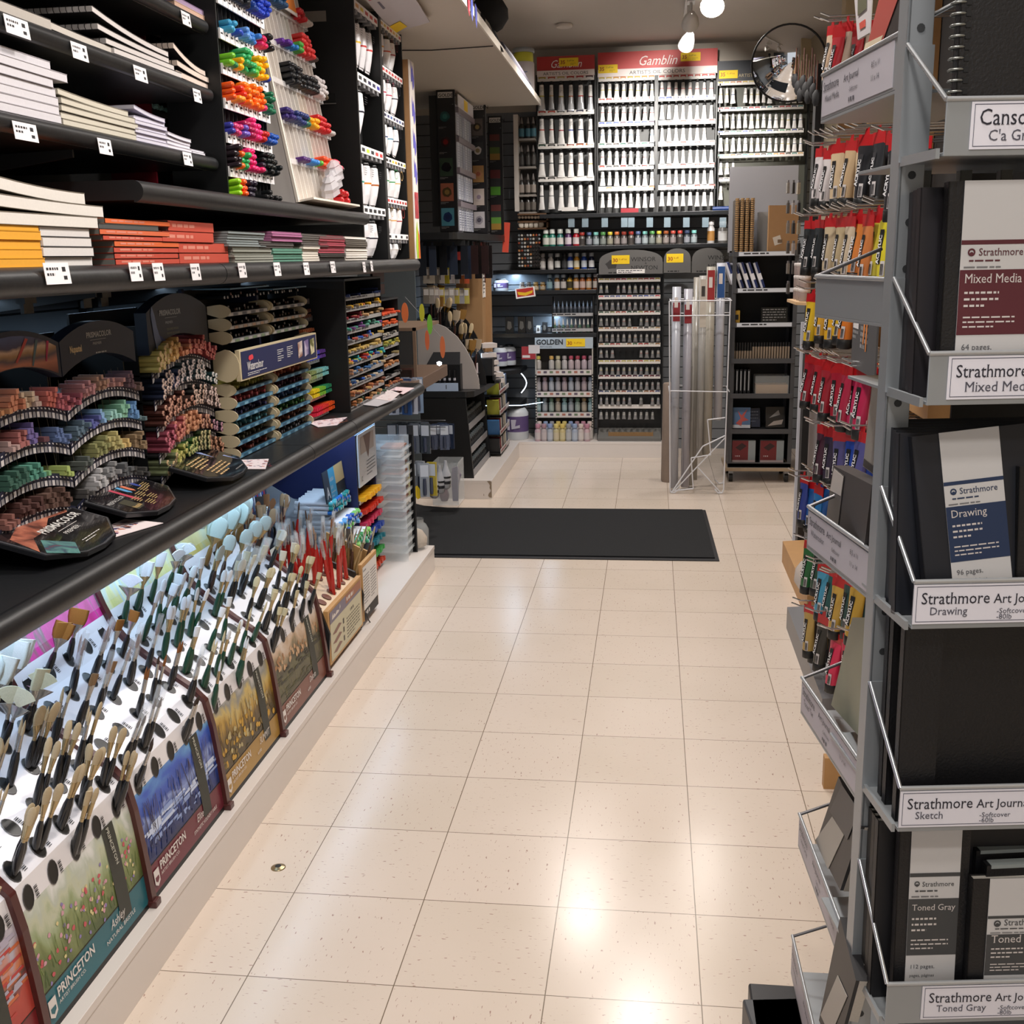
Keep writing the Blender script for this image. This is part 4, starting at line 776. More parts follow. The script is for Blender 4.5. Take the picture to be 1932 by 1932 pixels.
# ---- neon brush marker rack, steep, ends in white strips
XN = -.045; y0, y1 = 1.765, 1.995
t = thing('marker_rack', 'stepped black rack of blue, green, yellow and red brush markers beside the watercolour stand', 'marker rack', (XN-.08, 1.88, CZ))
part('back_board', MB().box(XN-.14, y0, CZ, XN-.13, y1, 1.33), BLACK, t)
part('side_panel', MB().box(XN-.13, y0-.001, CZ, XN-.03, y0+.003, 1.33), mat('#202226', .4), t)
lv = [(.893, ['#cf2242', '#dc3a34', '#ea5a24'], 'red'), (.955, ['#e6cc22', '#7ab83c', '#2f8a62'], 'green and yellow'), (1.017, ['#8a9a62', '#8fb098', '#7cc4c8'], 'pale green'), (1.079, ['#2c3fb0', '#4848b0', '#5c3c8c'], 'blue'), (1.16, ['#a8603a', '#9c5434'], 'tan'), (1.225, ['#6a4034'], 'brown'), (1.285, ['#a8b83a', '#1c1c1e'], 'dark')]
for k, (z, cs, w) in enumerate(lv):
    dx = -.008*k
    part('tier', MB().box(XN-.13, y0+.004, z-.006, XN-.012+dx, y1-.004, z-.002), BLACK, t)
    mb = MB(); mb.box(XN-.014+dx, y0, z-.016, XN-.01+dx, y1, z+.003); T = FR((XN-.01+dx, 0, z), Y, Z)
    for j in range(8): mb.rect(y0+.012+j*.027, -.011, y0+.020+j*.027, -.003, .0004, 1, T)
    part('label_strip', mb, [mat('#d8d4d4' if k < 4 else '#5c5c60', .5), mat('#8a8a8e', .5)], t)
    if k > 5: continue
    for j in range(12 if k < 4 else 7):
        for q in range(2 if k < 4 else 2):
            c = cs[min(len(cs)-1, j*len(cs)//(12 if k < 4 else 7))]
            spawn('brush_marker', f'{w} brush marker on the {ORD[k]} tier from the bottom of the stepped rack', 'marker', out_mat(XN+.016+dx, y0+.014+j*.0186, z+.0085+q*.0165, .12), [('brush_marker', cached(('bm', c), lambda: (MB().box(-.0068, -.0068, -.1, .0068, .0068, -.008).box(-.0055, -.0055, -.008, .0055, .0055, 0), [mat(c, .35)])))], f'{w} brush markers on the stepped rack')
# ---- two black drawer racks of small sticks
def drawer_rack(label, y0, y1, XF, z1, n, side_back, w, cols, dens):
    t = thing('drawer_rack', label, 'display rack', (XF-.1, (y0+y1)/2, CZ))
    part('side_panel', MB().box(side_back, y0-.012, CZ, XF, y0, z1), mat('#0b0b0c', .55), t)
    part('side_panel', MB().box(XF-.12, y1-.002, CZ, XF, y1, z1), BLACK, t)
    part('back_board', MB().box(XF-.125, y0, CZ, XF-.12, y1, z1), BLACK, t)
    part('top_board', MB().box(side_back, y0-.012, z1, XF+.002, y1, z1+.008), mat('#33353a', .4), t)
    dz = (z1-.03-CZ)/n
    for k in range(n):
        z = CZ+.012+k*dz
        part('tier', MB().box(XF-.12, y0, z-.004, XF-.006, y1-.002, z), BLACK, t)
        part('label_strip', MB().box(XF-.006, y0, z-.012, XF-.002, y1-.002, z+.002).lines(y0+.004, z+.000, y1-y0-.01, 1, .01, .006, 1, FR((XF-.0018, 0, 0), Y, Z), .0003, k), [mat('#8f8d8c', .5), mat('#3c3a3c', .5)], t)
        m = int((y1-y0)/.034)
        for j in range(1, m): part('divider', MB().box(XF-.118, y0+j*(y1-y0)/m-.001, z, XF-.012, y0+j*(y1-y0)/m+.001, z+dz*.8), BLACK, t) if k % 3 == 0 else None
        for j in range(m):
            if random.random() > dens[k % len(dens)]: continue
            c = cols[k % len(cols)][j % len(cols[k % len(cols)])]
            for q in range(random.choice((1, 1, 2))):
                spawn('crayon_stick', f'small crayon in row {ORD[k]} from the bottom, cell {ORD[j]}, {w}', 'crayon', out_mat(XF+.004+random.uniform(-.012, .01), y0+(j+.5)*(y1-y0)/m+random.uniform(-.006, .006), z+.006+q*.011, .02, random.uniform(-.25, .25)), [('crayon_stick', cached(('cr', c), lambda: (MB().lathe([(.0052, -.07), (.0052, 0)], 7), [mat(c, .6)])))], f'crayons in the {w}, row {ORD[k]}')
cc = [['#c89a6a', '#c07a4c', '#3f5a44'], ['#b8744c', '#b8885c', '#7a4a38', '#c8a060'], ['#c09068', '#4a6a90', '#2c5cb8', '#c8b8a0'], ['#a87a5c', '#5c7088', '#c0a884', '#3c6ca4'], ['#c8a04c', '#b83c2c', '#3858a0', '#b8c040', '#2f9ca8'], ['#c0a060', '#a89058', '#c8a858'], ['#6a6a6c', '#3858b0', '#b89a50', '#b04a3c'], ['#3f8a78', '#5caa90', '#6a3c78', '#4a6a60'], ['#8a2c34', '#b08a60', '#b89468'], ['#6a5a44', '#c8981c', '#d0a02c', '#b86a34'], ['#2c3c6c', '#1c2c5c']]
drawer_rack('tall black rack of small crayons with eleven rows and a deep black side', 2.03, 2.565, .02, 1.345, 11, -.57, 'tall black crayon rack', cc, [.75, .8, .7, .8, .9, .8, .7, .8, .6, .8, .3])
drawer_rack('second black rack with orange pencils and bagged sticks at the counter end', 2.58, 2.95, .0, 1.25, 8, -.3, 'second black rack', [['#8a4a34', '#b87850'], ['#2a2624'], ['#a86a3c', '#c08a5c'], ['#8a7a50'], ['#6a7a3c', '#b8a848'], ['#4a4844', '#b8b0a0'], ['#b8441c', '#d05a24'], ['#b83c18', '#d8502a']], [.7, .3, .8, .4, .9, .9, 1, 1])
t = thing('hang_pack', 'clear packs of pencils hanging above the second black rack', 'pack', (-.02, 2.78, 1.27))
for z in (1.275, 1.325): part('pack', MB().box(-.03, 2.60, z, -.02, 2.80, z+.042), mat('#6a4c50' if z < 1.3 else '#4a3034', .4, noise=.2, scale=60), t)
# ================================================================ BRUSH RACKS ON THE PLINTH
PROF = [(.100, .12), (.094, .19), (.088, .25), (.078, .335), (.064, .402), (.030, .438), (-.019, .471), (-.070, .51), (-.121, .552), (-.150, .59), (-.170, .635), (-.184, .675), (-.192, .72), (-.195, .81)]
def pr(s):
    """point and outward normal on the rack face at arc length s"""
    for (a, b) in zip(PROF, PROF[1:]):
        d = math.hypot(b[0]-a[0], b[1]-a[1])
        if s <= d: t = s/d; u = ((b[0]-a[0])/d, (b[1]-a[1])/d); return (a[0]+(b[0]-a[0])*t, a[1]+(b[1]-a[1])*t), (u[1], -u[0]), u
        s -= d
    return PROF[-1], (1, 0), (0, 1)
SLEN = sum(math.hypot(b[0]-a[0], b[1]-a[1]) for a, b in zip(PROF, PROF[1:]))
MAHO = mat('#4a1f1c', .35, noise=.15, scale=40, coat=.2)
def face_strip(mb, y0, y1, s0, s1, off, m, n=8, inset=.010):
    """a band of the rack face between arc lengths s0..s1, sunk inset behind the frame edge"""
    q = []
    for k in range(n+1):
        p, nn, u = pr(s0+(s1-s0)*k/n); q.append((p[0]+nn[0]*(off-inset), p[1]+nn[1]*(off-inset)))
    for a, b in zip(q, q[1:]): mb.add([(a[0], y0, a[1]), (a[0], y1, a[1]), (b[0], y1, b[1]), (b[0], y0, b[1])], [(0, 1, 2, 3)], m, n > 2)
def face_frame(s, y, off=.001, inset=.010):
    p, nn, u = pr(s); return FR((p[0]+nn[0]*(off-inset), y, p[1]+nn[1]*(off-inset)), Y, (u[0], 0, u[1]))
# ---- brushes
def brush_set(handle, metal, hair, kind, w, L=.12, hl=.03, fl=.032, tip=None):
    k = (handle, metal, hair, kind, w, L, hl)
    hm = cached(('handle', handle, L), lambda: (MB().lathe([(.004, -.05), (.0055, -.02), (.0066, .005), (.0078, L*.4), (.0064, L*.8), (.0038, L)], 8), [mat(handle, .25, coat=.4)]))
    def fer():
        mb = MB(); ww = max(w*.42, .0032)
        mb.loft([ell(.0037, .0037, L-.004, 8), ell(.0040, .0038, L+fl*.3, 8), ell(ww if kind != 'round' else .0032, .0028, L+fl, 8)], 0)
        mb.lathe([(.0042, L+.006), (.0042, L+.0075)], 8, 0, caps=False); return mb, [mat(metal, .25, .9)]
    def har():
        mb = MB(); z = L+fl; a = w/2
        if kind == 'flat': mb.loft([ell(a*.85, .0027, z, 8), ell(a, .0030, z+hl*.4, 8), ell(a*1.02, .0018, z+hl, 8)], 0)
        elif kind == 'filbert': mb.loft([ell(a*.8, .0027, z, 8), ell(a, .0032, z+hl*.35, 8), ell(a*.98, .0026, z+hl*.65, 8), ell(a*.68, .0018, z+hl*.9, 8), ell(a*.2, .0006, z+hl, 8)], 0)
        elif kind == 'round': mb.loft([ell(.0028, .0028, z, 8), ell(.0034, .0034, z+hl*.3, 8), ell(.0020, .0020, z+hl*.75, 8), ell(.0003, .0003, z+hl, 8)], 0)
        elif kind == 'fan':
            n = 10; pts = [(-.004, z)]+[(a*math.sin(math.radians(t)), z+hl*.25+hl*.75*math.cos(math.radians(t))) for t in range(-62, 63, 12)]+[(.004, z)]
            mb.prism(pts, -.0012, .0012, 0, Matrix(((1, 0, 0, 0), (0, 0, 1, 0), (0, 1, 0, 0), (0, 0, 0, 1))))
        elif kind == 'angle': mb.loft([ell(a*.85, .0026, z, 8), [(p[0], p[1], z+hl*(.55+.45*(p[0]/a))) for p in ell(a, .0018, 0, 8)]], 0)
        return mb, [mat(hair, .8, noise=.12, scale=400, bump=.3)]
    out = [('handle', hm), ('ferrule', cached(('fer', metal, kind, w, L, fl), fer)), ('bristles', cached(('hair', hair, kind, w, L, hl, fl), har))]
    return out
def sleeve(L, w): return ('plastic_sleeve', cached(('sleeve', L, w), lambda: (MB().lathe([(w*.5+.002, L+.01), (w*.5+.002, L+.085)], 8, caps=False), [CLEAR])))
NB = [0]
def put_brush(base, lean_x, lean_y, spin, parts_, label, group):
    M = TR(*base) @ Matrix.Rotation(lean_x, 4, 'Y') @ Matrix.Rotation(lean_y, 4, 'X') @ RZ(spin)
    spawn('paint_brush', label, 'paint brush', M, parts_, group); NB[0] += 1
HOLES = [.252, .312, .372, .435, .50, .565]      # arc lengths of the hole rows
RN = ['bottom', 'second', 'third', 'fourth', 'fifth', 'top']
ARTC = {1: [('dab', 0, 1, 0, .02), ('dab', 0, 1, 1, .016), ('dab', .2, 1, 2, .02)],
 2: [('stem', 0, .35, 0, .03), ('stem', 0, .4, 1, .035), ('bloom', .05, .6, 2, .006), ('bloom', .1, .65, 3, .006), ('bloom', 0, .7, 4, .005), ('bloom', .1, .6, 5, .005)],
 3: [('tree', 0, .15, 0, .03), ('tree', .5, .7, 1, .022), ('dab', .1, .5, 2, .03), ('stem', .1, .2, 3, .10), ('dab', .3, .45, 4, .025)],
 4: [('bloom', .05, .5, 0, .010), ('bloom', 0, .5, 1, .009), ('bloom', .1, .7, 2, .009), ('stem', .2, .3, 3, .08), ('dab', 0, .3, 4, .012)],
 5: [('bloom', .45, .8, 0, .010), ('bloom', .5, .8, 1, .008), ('dab', 0, .35, 2, .02), ('stem', 0, .3, 3, .02), ('dab', .3, .5, 4, .02)]}
ARTM = {1: ['#b8403a', '#c86a40', '#b0a8b8'], 2: ['#4f6a34', '#7a8c4c', '#c4545c', '#cf9aa8', '#8a7ab0', '#d8c890'], 3: ['#1c2c60', '#4a5aa0', '#8fa4d4', '#3a2c34', '#c8d4ec'], 4: ['#c89a34', '#7a6430', '#b8a878', '#4a3424', '#54482c'], 5: ['#c4a07c', '#a87c54', '#4c4c34', '#8a8254', '#3c3a30']}
def rack(name_word, y0, y1, pic, band, band_txt, small_txt, head, mix, dens, tall=None, seed=0):
    rr = random.Random(seed)
    t = thing('brush_rack', f'{name_word} paint brush rack with curved mahogany sides on the white plinth', 'brush rack', (-.05, (y0+y1)/2, .12))
    mb = MB(); face_strip(mb, y0, y1, .0, .012, 0, 0, 2); part('base_rail', mb, BLACK, t)
    mb = MB(); face_strip(mb, y0, y1, .012, .075, 0, 0, 3); bd = part('title_band', mb, mat(band, .35, noise=.15, scale=10), t)
    T = face_frame(.018, y0, .0014)
    w = y1-y0; tx = MB(T)
    tx.text(band_txt[0], .05, .030, .026, 0, bold=.02, sx=.92).text('ARTIST BRUSH CO.', .05, .017, .010, 0, sx=1.1).poly([(.018, .012), (.03, .004), (.042, .012), (.042, .042), (.018, .042)], .0009)
    tx.poly([(.022, .018), (.03, .012), (.038, .018), (.038, .026), (.022, .026)], .0012, 1)
    tx.text(small_txt[0], w*.62, .030, .026, 0, shear=.3, sx=.8).text(small_txt[1], w*.56, .012, .012, 0, sx=1.2 if len(small_txt[1]) < 17 else .84)
    part('lettering', tx, [mat('#e0d9d4', .5), mat(band, .4)], bd)
    mb = MB(); face_strip(mb, y0, y1, .075, .077, .0006, 0, 2); part('divider_line', mb, mat('#2a2018', .5), t)
    mb = MB(); face_strip(mb, y0, y1, .077, .238, 0, 0, 6); pp = part('picture_panel', mb, pic, t)
    art = MB(); r2 = random.Random(seed+50); cset = ARTC[seed]
    for i in range(150):
        q = r2.random(); kind_, lo, hi, ci, sz = cset[i % len(cset)]
        s_ = .08+.155*(lo+(hi-lo)*r2.random()); yy = r2.uniform(.01, w-.02); Tq = face_frame(s_, y0+yy, .0006+i*.000004)
        if kind_ == 'stem': a_ = r2.uniform(-.3, .3); art.add([(-.0009, 0, 0), (.0009, 0, 0), (.0009+a_*sz, sz, 0), (-.0003+a_*sz, sz, 0)], [(0, 1, 2, 3)], ci, T=Tq)
        elif kind_ == 'bloom': art.add([(sz*r2.uniform(.6, 1)*math.cos(k*.9), sz*r2.uniform(.5, 1)*math.sin(k*.9), 0) for k in range(7)], [tuple(range(7))], ci, T=Tq)
        elif kind_ == 'tree': art.add([(-sz*.28, 0, 0), (sz*.28, 0, 0), (sz*.1, sz*.6, 0), (0, sz, 0), (-sz*.1, sz*.6, 0)], [(0, 1, 2, 3, 4)], ci, T=Tq)
        else: art.add([(-sz, -.002, 0), (sz, -.003, 0), (sz*.9, .003, 0), (-sz*.8, .004, 0)], [(0, 1, 2, 3)], ci, T=Tq)
    part('painted_scene', art, [mat(c, .45) for c in ARTM[seed]], pp)
    mb = MB(); face_strip(mb, y0+w*.72, y0+w*.83, .04, .238, .0015, 0, 6, .010); part('printed_brush', mb.text('PRINCETON', 0, 0, .014, 1, face_frame(.235, y0+w*.755, .0022) @ RZ(-math.pi/2), bold=.01), [mat('#33352e', .5), mat('#bdbcae', .5)], pp)
    mb = MB(); face_strip(mb, y0, y1, .238, .60, 0, 0, 16)
    wp = part('hole_panel', mb, mat('#e6e3e6', .3, coat=.3), t)
    mb = MB(); face_strip(mb, y0, y1, .60, SLEN, 0, 0, 8); part('header_panel', mb, head, t)
    part('clear_cover', (lambda m_: (face_strip(m_, y0, y1, .62, SLEN, .004, 0, 6), m_)[1])(MB()), mat('#e8f0f8', .08, alpha=.12), t)
    cols = 5
    for ri, s in enumerate(HOLES):
        for c in range(cols):
            y = y0+w*(c+.5)/cols; T = face_frame(s, y, .0012)
            part('brush_hole', MB(T @ RZ(-.25)).lathe([(1, 0), (.93, .0012), (.9, -.0)], 14, 1, Matrix.Diagonal((.0155, .0225, 1, 1)), caps=False).lathe([(.93, .0004), (.001, .0004)], 14, 0, Matrix.Diagonal((.0155, .0225, 1, 1)), caps=False), [mat('#141312', .35), mat('#4c4a4a', .3)], wp)
            mbb = MB(T)
            for b in range(7): mbb.rect(.019, -.014+b*.0035, .029, -.014+b*.0035+.0012+.0008*(b % 2), .0006)
            part('barcode', mbb, DARKTXT, wp) if (c+ri) % 2 == 0 or ri < 3 else None
            if rr.random() > dens[ri]: continue
            kinds = mix[ri]; n = rr.choice((3, 3, 2) if seed == 2 else (1, 2, 2))
            for q in range(n):
                hd = rr.choice(kinds); p, nn, u = pr(s)
                bp = (p[0]-nn[0]*.012+rr.uniform(-.004, .004), y+rr.uniform(-.011, .011), p[1]-nn[1]*.012-u[1]*.008)
                ps = brush_set(*hd[0])
                if hd[1]: ps = ps+[sleeve(hd[0][5], hd[0][4])]
                put_brush(bp, rr.uniform(.20, .40), rr.uniform(-.24, -.04), rr.uniform(-.5, .9)+math.pi/2*.3, ps, f'{hd[2]} brush, {RN[ri]} hole row, {ORD[c]} hole, {name_word} rack', f'brushes in the {RN[ri]} row, {name_word} rack')
    return t
def snd(y0, y1):
    T = None
def frame_side(y, label):
    pts = PROF+[(PROF[-1][0]-.03, .81)]+[(p[0]-.032, p[1]-(.012 if p[1] > .45 else 0)) for p in reversed(PROF)]
    t = thing('rack_side', label, 'rack side', (.05, y, .12))
    part('panel', MB().prism(pts, 0, .018, 0, FR((0, y+.009, 0), X, Z)), MAHO, t, bevel=.003)
    part('foot', MB().box(.055, y-.012, .12, .107, y+.012, .135), MAHO, t, bevel=.002)
bl, gr = '#141517', '#12402c'
silver, gold = '#b9b5ae', '#b5a27c'
def K(handle, metal, hair, kind, w, L=.12, hl=.03, sl=False, word=''): return ((handle, metal, hair, kind, w*1.15, round(L*.66, 4), hl), sl, word)
tan = '#b7a483'; white = '#dfe3e8'; cream = '#c9bd98'; brown = '#7c4818'
mB = [[K(bl, gold, tan, 'flat', .012, .10, .028, word='black handled tan flat'), K(bl, gold, tan, 'filbert', .010, .10, .03, word='black handled tan filbert')], [K(bl, gold, tan, 'filbert', .014, .10, .034, word='black handled tan filbert')],
      [K(bl, gold, tan, 'filbert', .012, .11, .036, word='black handled tan filbert'), K(bl, silver, tan, 'round', .007, .11, .032, word='black handled tan round')], [K(bl, gold, tan, 'filbert', .026, .10, .04, word='large tan filbert'), K(bl, silver, tan, 'round', .007, .11, .03, word='thin tan round')],
      [K(bl, silver, '#cfc8a8', 'fan', .055, .09, .035, word='pale fan'), K(bl, silver, '#cfc8a8', 'flat', .03, .09, .045, word='wide pale flat')], [K(bl, silver, '#d5d8d2', 'flat', .05, .08, .055, word='very wide white flat'), K(bl, silver, '#c4ccc8', 'filbert', .045, .08, .06, word='very large white filbert')]]
mC = [[K(bl, silver, '#3a2a20', 'round', .006, .085, .022, word='fine dark round')], [K(bl, silver, '#4a3020', 'round', .006, .09, .024, True, word='fine sleeved round')], [K(bl, silver, brown, 'round', .007, .09, .028, word='black handled brown round'), K(bl, silver, '#3a2418', 'round', .006, .10, .02, word='fine dark round')],
      [K(bl, silver, brown, 'round', .008, .10, .034, True, word='sleeved brown round'), K(bl, silver, '#8a6a48', 'flat', .012, .10, .025, word='brown flat')], [K(bl, silver, '#9a6422', 'flat', .022, .09, .026, word='wide brown flat'), K(bl, silver, brown, 'round', .009, .10, .04, True, word='large sleeved brown round')], [K(bl, silver, '#9a6422', 'flat', .036, .085, .035, word='very wide brown flat')]]
mD = [[K(gr, gold, cream, 'flat', .010, .10, .022, word='green handled cream flat'), K(gr, gold, white, 'round', .006, .10, .03, word='green handled thin round')], [K(gr, gold, white, 'filbert', .010, .10, .026, word='green handled white filbert'), K(gr, gold, cream, 'round', .006, .10, .03, word='green handled thin cream round')],
      [K(gr, gold, white, 'round', .007, .11, .034, word='green handled white round'), K(gr, gold, white, 'flat', .014, .10, .026, word='green handled white flat')], [K(gr, gold, white, 'filbert', .013, .11, .034, word='green handled white filbert')],
      [K(gr, silver, white, 'filbert', .016, .11, .032, word='green handled white filbert'), K(gr, silver, white, 'flat', .018, .10, .03, word='green handled white flat')], [K(gr, gold, white, 'flat', .03, .10, .038, word='wide white flat'), K(gr, silver, white, 'fan', .055, .09, .032, word='white fan')]]
mE = [[K(bl, gold, cream, 'flat', .013, .10, .022, word='black handled cream flat')], [K(bl, gold, cream, 'flat', .015, .10, .024, word='black handled cream flat'), K(bl, gold, cream, 'filbert', .012, .10, .024, word='black handled cream filbert')],
      [K(bl, gold, cream, 'filbert', .016, .10, .03, word='black handled cream filbert'), K(bl, gold, '#cfcabc', 'flat', .018, .10, .03, word='black handled pale flat')], [K(bl, gold, '#cfd2cc', 'filbert', .026, .11, .034, word='large pale filbert'), K(bl, gold, cream, 'flat', .018, .11, .028, True, word='sleeved cream flat')],
      [K('#3a241c', gold, '#bcc8c4', 'filbert', .034, .10, .045, word='large grey filbert'), K(bl, gold, '#c8ccc4', 'round', .008, .10, .03, word='small pale round')], [K('#7a5a2c', gold, '#b8ccc8', 'filbert', .045, .09, .06, word='very large grey filbert')]]
P1 = picture([(0, '#4a5a30'), (.22, '#6f7a45'), (.34, '#84905c'), (.44, '#9aa880'), (.56, '#bfc3a8'), (.65, '#b8bfb0'), (.8, '#dcdcd8'), (1, '#e8e4e4')], 26, (1, 1, .45), grad=(2, .07, .29, .7), seed=3)
P2 = picture([(0, '#1a2450'), (.25, '#24408c'), (.4, '#8a9cd0'), (.48, '#2c4aa0'), (.62, '#3a5ab8'), (.75, '#6aa0d0'), (.9, '#c8d4e4'), (1, '#e0e2ea')], 9, (1, 1, 1.6), grad=(2, .07, .29, .5), seed=5)
P3 = picture([(0, '#3c3422'), (.3, '#6a5428'), (.45, '#b8923c'), (.6, '#c8b06a'), (.72, '#8a8a84'), (.85, '#c8c4c0'), (1, '#dedad6')], 16, (1, 1, .7), grad=(2, .07, .29, .7), seed=7)
P4 = picture([(0, '#4a4230'), (.3, '#5c5a3a'), (.42, '#3c3a2c'), (.52, '#8a7a5c'), (.65, '#c0a488'), (.8, '#d8ccc0'), (1, '#e0d8d0')], 14, (1, 1, 1), grad=(2, .07, .29, .6), seed=9)
P0 = picture([(0, '#9a2c2c'), (.4, '#b8483a'), (.5, '#5a4a4a'), (.6, '#d0784a'), (.75, '#b0a8b4'), (1, '#d4d0d8')], 14, (1, 1, .4), grad=(2, .0, .29, .9), seed=11)
H1 = picture([(.3, '#c0307c'), (.5, '#d8409a'), (.62, '#8a6a6a'), (.75, '#e8b8d8')], 10, (1, 2.2, .5), seed=2)
H2 = picture([(.3, '#c8c878'), (.48, '#dcd89a'), (.6, '#b8d0d8'), (.7, '#e0e4c0')], 8, (1, 2.5, .6), seed=4)
H3 = picture([(.3, '#a89a4c'), (.5, '#c0b068'), (.7, '#98b0a8')], 8, (1, 2, .6), seed=6)
rack('red picture', -.785, -.372, P0, '#7a2226', ('PRINCETON',), ('', ''), H1, mB, [.5, .3, 0, 0, 0, 0], seed=1)
rack('flower meadow', -.364, .036, P1, '#1f6470', ('PRINCETON',), ('Ashley', 'NATURAL BRISTLE'), H1, mB, [.35, .95, .95, .9, .7, .8], seed=2)
rack('blue snow picture', .054, .453, P2, '#6a2230', ('PRINCETON',), ('Elite', 'SYNTHETIC KOLINSKY SABLE'), H1, mC, [.35, .75, .6, .8, .55, .35], seed=3)
rack('golden tree picture', .471, .874, P3, '#a8823c', ('PRINCETON',), ('SUMMIT', '6100'), H2, mD, [.8, .9, .9, .9, .9, .8], seed=4)
rack('brown hillside picture', .892, 1.329, P4, '#7a4a3c', ('PRINCETON',), ('Dakota', '6300'), H3, mE, [.85, .95, .95, .9, .7, .7], seed=5)
for y, l in ((-.368, 'between the red and the flower meadow racks'), (.045, 'between the flower meadow and the snow picture racks'), (.462, 'between the snow picture and golden tree racks'), (.883, 'between the golden tree and hillside racks'), (1.338, 'at the far end of the brush racks, by the black brush box')):
    frame_side(y, 'curved mahogany side '+l)
# ---- wooden boxes of red and brown brushes
WOOD = mat('#c0935c', .5, noise=.15, scale=30)
t = thing('brush_box', 'black sided wooden box of red handled brushes with printed front, beyond the brush racks', 'brush box', (-.08, 1.58, .12))
side = [(.085, .125), (.098, .25), (.07, .335), (-.02, .375), (-.12, .43), (-.22, .50), (-.22, .125)]
part('side_panel', MB().prism(side, 0, .012, 0, FR((0, 1.372, 0), X, Z)), mat('#17171a', .5), t, bevel=.002)
part('side_panel', MB().prism(side, 0, .012, 0, FR((0, 1.80, 0), X, Z)), mat('#1a1614', .5), t, bevel=.002)
part('front_board', MB().box(.075, 1.373, .14, .092, 1.788, .325), WOOD, t, bevel=.002)
part('base_board', MB().box(-.2, 1.373, .121, .07, 1.788, .14), BLACK, t)
T = FR((.0925, 1.385, .15), Y, Z)
mb = MB(T); mb.rect(0, 0, .385, .165, .0004, 0).rect(0, .125, .385, .165, .0008, 1).rect(.19, .135, .385, .165, .0010, 2).poly([(.02, .135), (.03, .158), (.034, .145), (.05, .15), (.06, .142), (.08, .15), (.11, .142), (.12, .16), (.125, .148), (.10, .138), (.06, .136)], .0014, 3).lines(.2, .155, .15, 1, .01, .012, 3, z=.0014).lines(.24, .105, .08, 1, .01, .010, 4)
for i in range(3): mb.poly([(.02, .085-.032*i), (.10, .10-.032*i), (.13, .09-.032*i), (.06, .078-.032*i)], .001, 5).rect(.145, .08-.03*i, .16, .098-.03*i, .001, 4)
mb.lines(.19, .085, .17, 7, .011, .004, 4, seed=4)
part('printed_front', mb, [mat('#c9c2a4', .5), mat('#7c7484', .5), mat('#a06a50', .5), mat('#d8cfc8', .5), mat('#5a5248', .6), mat('#8a6458', .5)], t)
mb = MB(); 
part('hole_board', MB().prism([(.075, .31), (-.2, .44), (-.2, .43), (.075, .30)], 0, .413, 0, FR((0, 1.787, 0), X, Z)), mat('#d8c0a0', .5), t)
for r in range(4):
    for c in range(7):
        x = .045-r*.062; z = .31+(.075-x)*.473
        part('brush_hole', MB(TR(x, 1.405+c*.058, z+.004) @ Matrix.Rotation(.44, 4, 'Y')).lathe([(.018, .0), (.012, .0012), (.001, .0012)], 12, 0, caps=False), mat('#6a3a28', .6), t)
        if r == 0 and c < 3: continue
        n = 2 if r < 3 else 1
        for q in range(n):
            ps = brush_set('#b3221c', silver, random.choice(['#8a5a34', '#5a4030', '#9a7a60']), random.choice(['round', 'flat', 'round']), .009, .13, .03)
            if random.random() < .6: ps = ps+[sleeve(.13, .010)]
            put_brush((x+random.uniform(-.01, .01), 1.405+c*.058+random.uniform(-.01, .01), z-.005), random.uniform(-.12, .15), random.uniform(-.12, .22), random.uniform(0, 3), ps, f'red handled brush, {ORD[r]} row, {ORD[c]} column of the wooden box', 'red handled brushes in the wooden box')
t = thing('brush_box', 'wooden box with white price notice, full of brown handled brushes', 'brush box', (-.05, 1.92, .12))
part('front_board', MB().box(.075, 1.815, .14, .088, 2.035, .355), WOOD, t, bevel=.002)
part('side_panel', MB().prism([(.075, .13), (.075, .34), (-.1, .42), (-.1, .13)], 0, .01, 0, FR((0, 2.035, 0), X, Z)), WOOD, t)
T = FR((.0885, 1.82, .15), Y, Z)
mb = MB(T); mb.rect(.004, .0, .205, .19, .0004, 0).rect(.004, -.008, .205, .03, .0006, 2).lines(.012, .178, .07, 1, .01, .006, 1).lines(.012, .155, .08, 10, .011, .004, 1, seed=3).lines(.11, .155, .08, 10, .011, .004, 1, seed=6).lines(.02, .022, .10, 1, .01, .014, 0, z=.001)
part('printed_notice', mb, [mat('#dedad6', .6), mat('#6a6668', .6), mat('#2a2624', .6)], t)
part('hanging_cord', MB().tube([(.092, 1.83, .17), (.094, 1.86, .13), (.096, 1.90, .10), (.098, 1.93, .085)], .0022), mat('#3a3430', .7), t)
for i in range(26):
    ps = brush_set(random.choice(['#8a6438', '#4a3020', '#6a4a2c', '#a07c4c']), gold if i % 2 else silver, random.choice(['#b0a084', '#8a7a64', '#4a4038', '#d0c8b4']), random.choice(['flat', 'filbert', 'round']), random.choice([.010, .016, .022]), .13, .04)
    put_brush((random.uniform(-.09, .05), 1.84+random.uniform(0, .17), .26), random.uniform(-.05, .35), random.uniform(-.5, -.1), random.uniform(0, 3), ps, 'brown handled brush standing in the wooden box behind the white notice', 'brown handled brushes in the noticed box')
for i in range(22):
    ps = brush_set(random.choice(['#1a1614', '#6a2a20', '#3a241c', '#a85a2c']), silver, random.choice(['#c8cccc', '#8a5a34', '#a88a68', '#2c2624']), random.choice(['flat', 'filbert', 'fan', 'filbert']), random.choice([.018, .026, .034]), .13, .045)
    x = random.uniform(-.32, -.18); put_brush((x, 1.40+random.uniform(0, .5), .40), random.uniform(-.1, .25), random.uniform(-.4, .1), random.uniform(0, 1.5), ps, 'large mixed brush in the back row behind the red handled brushes', 'large brushes behind the red ones')
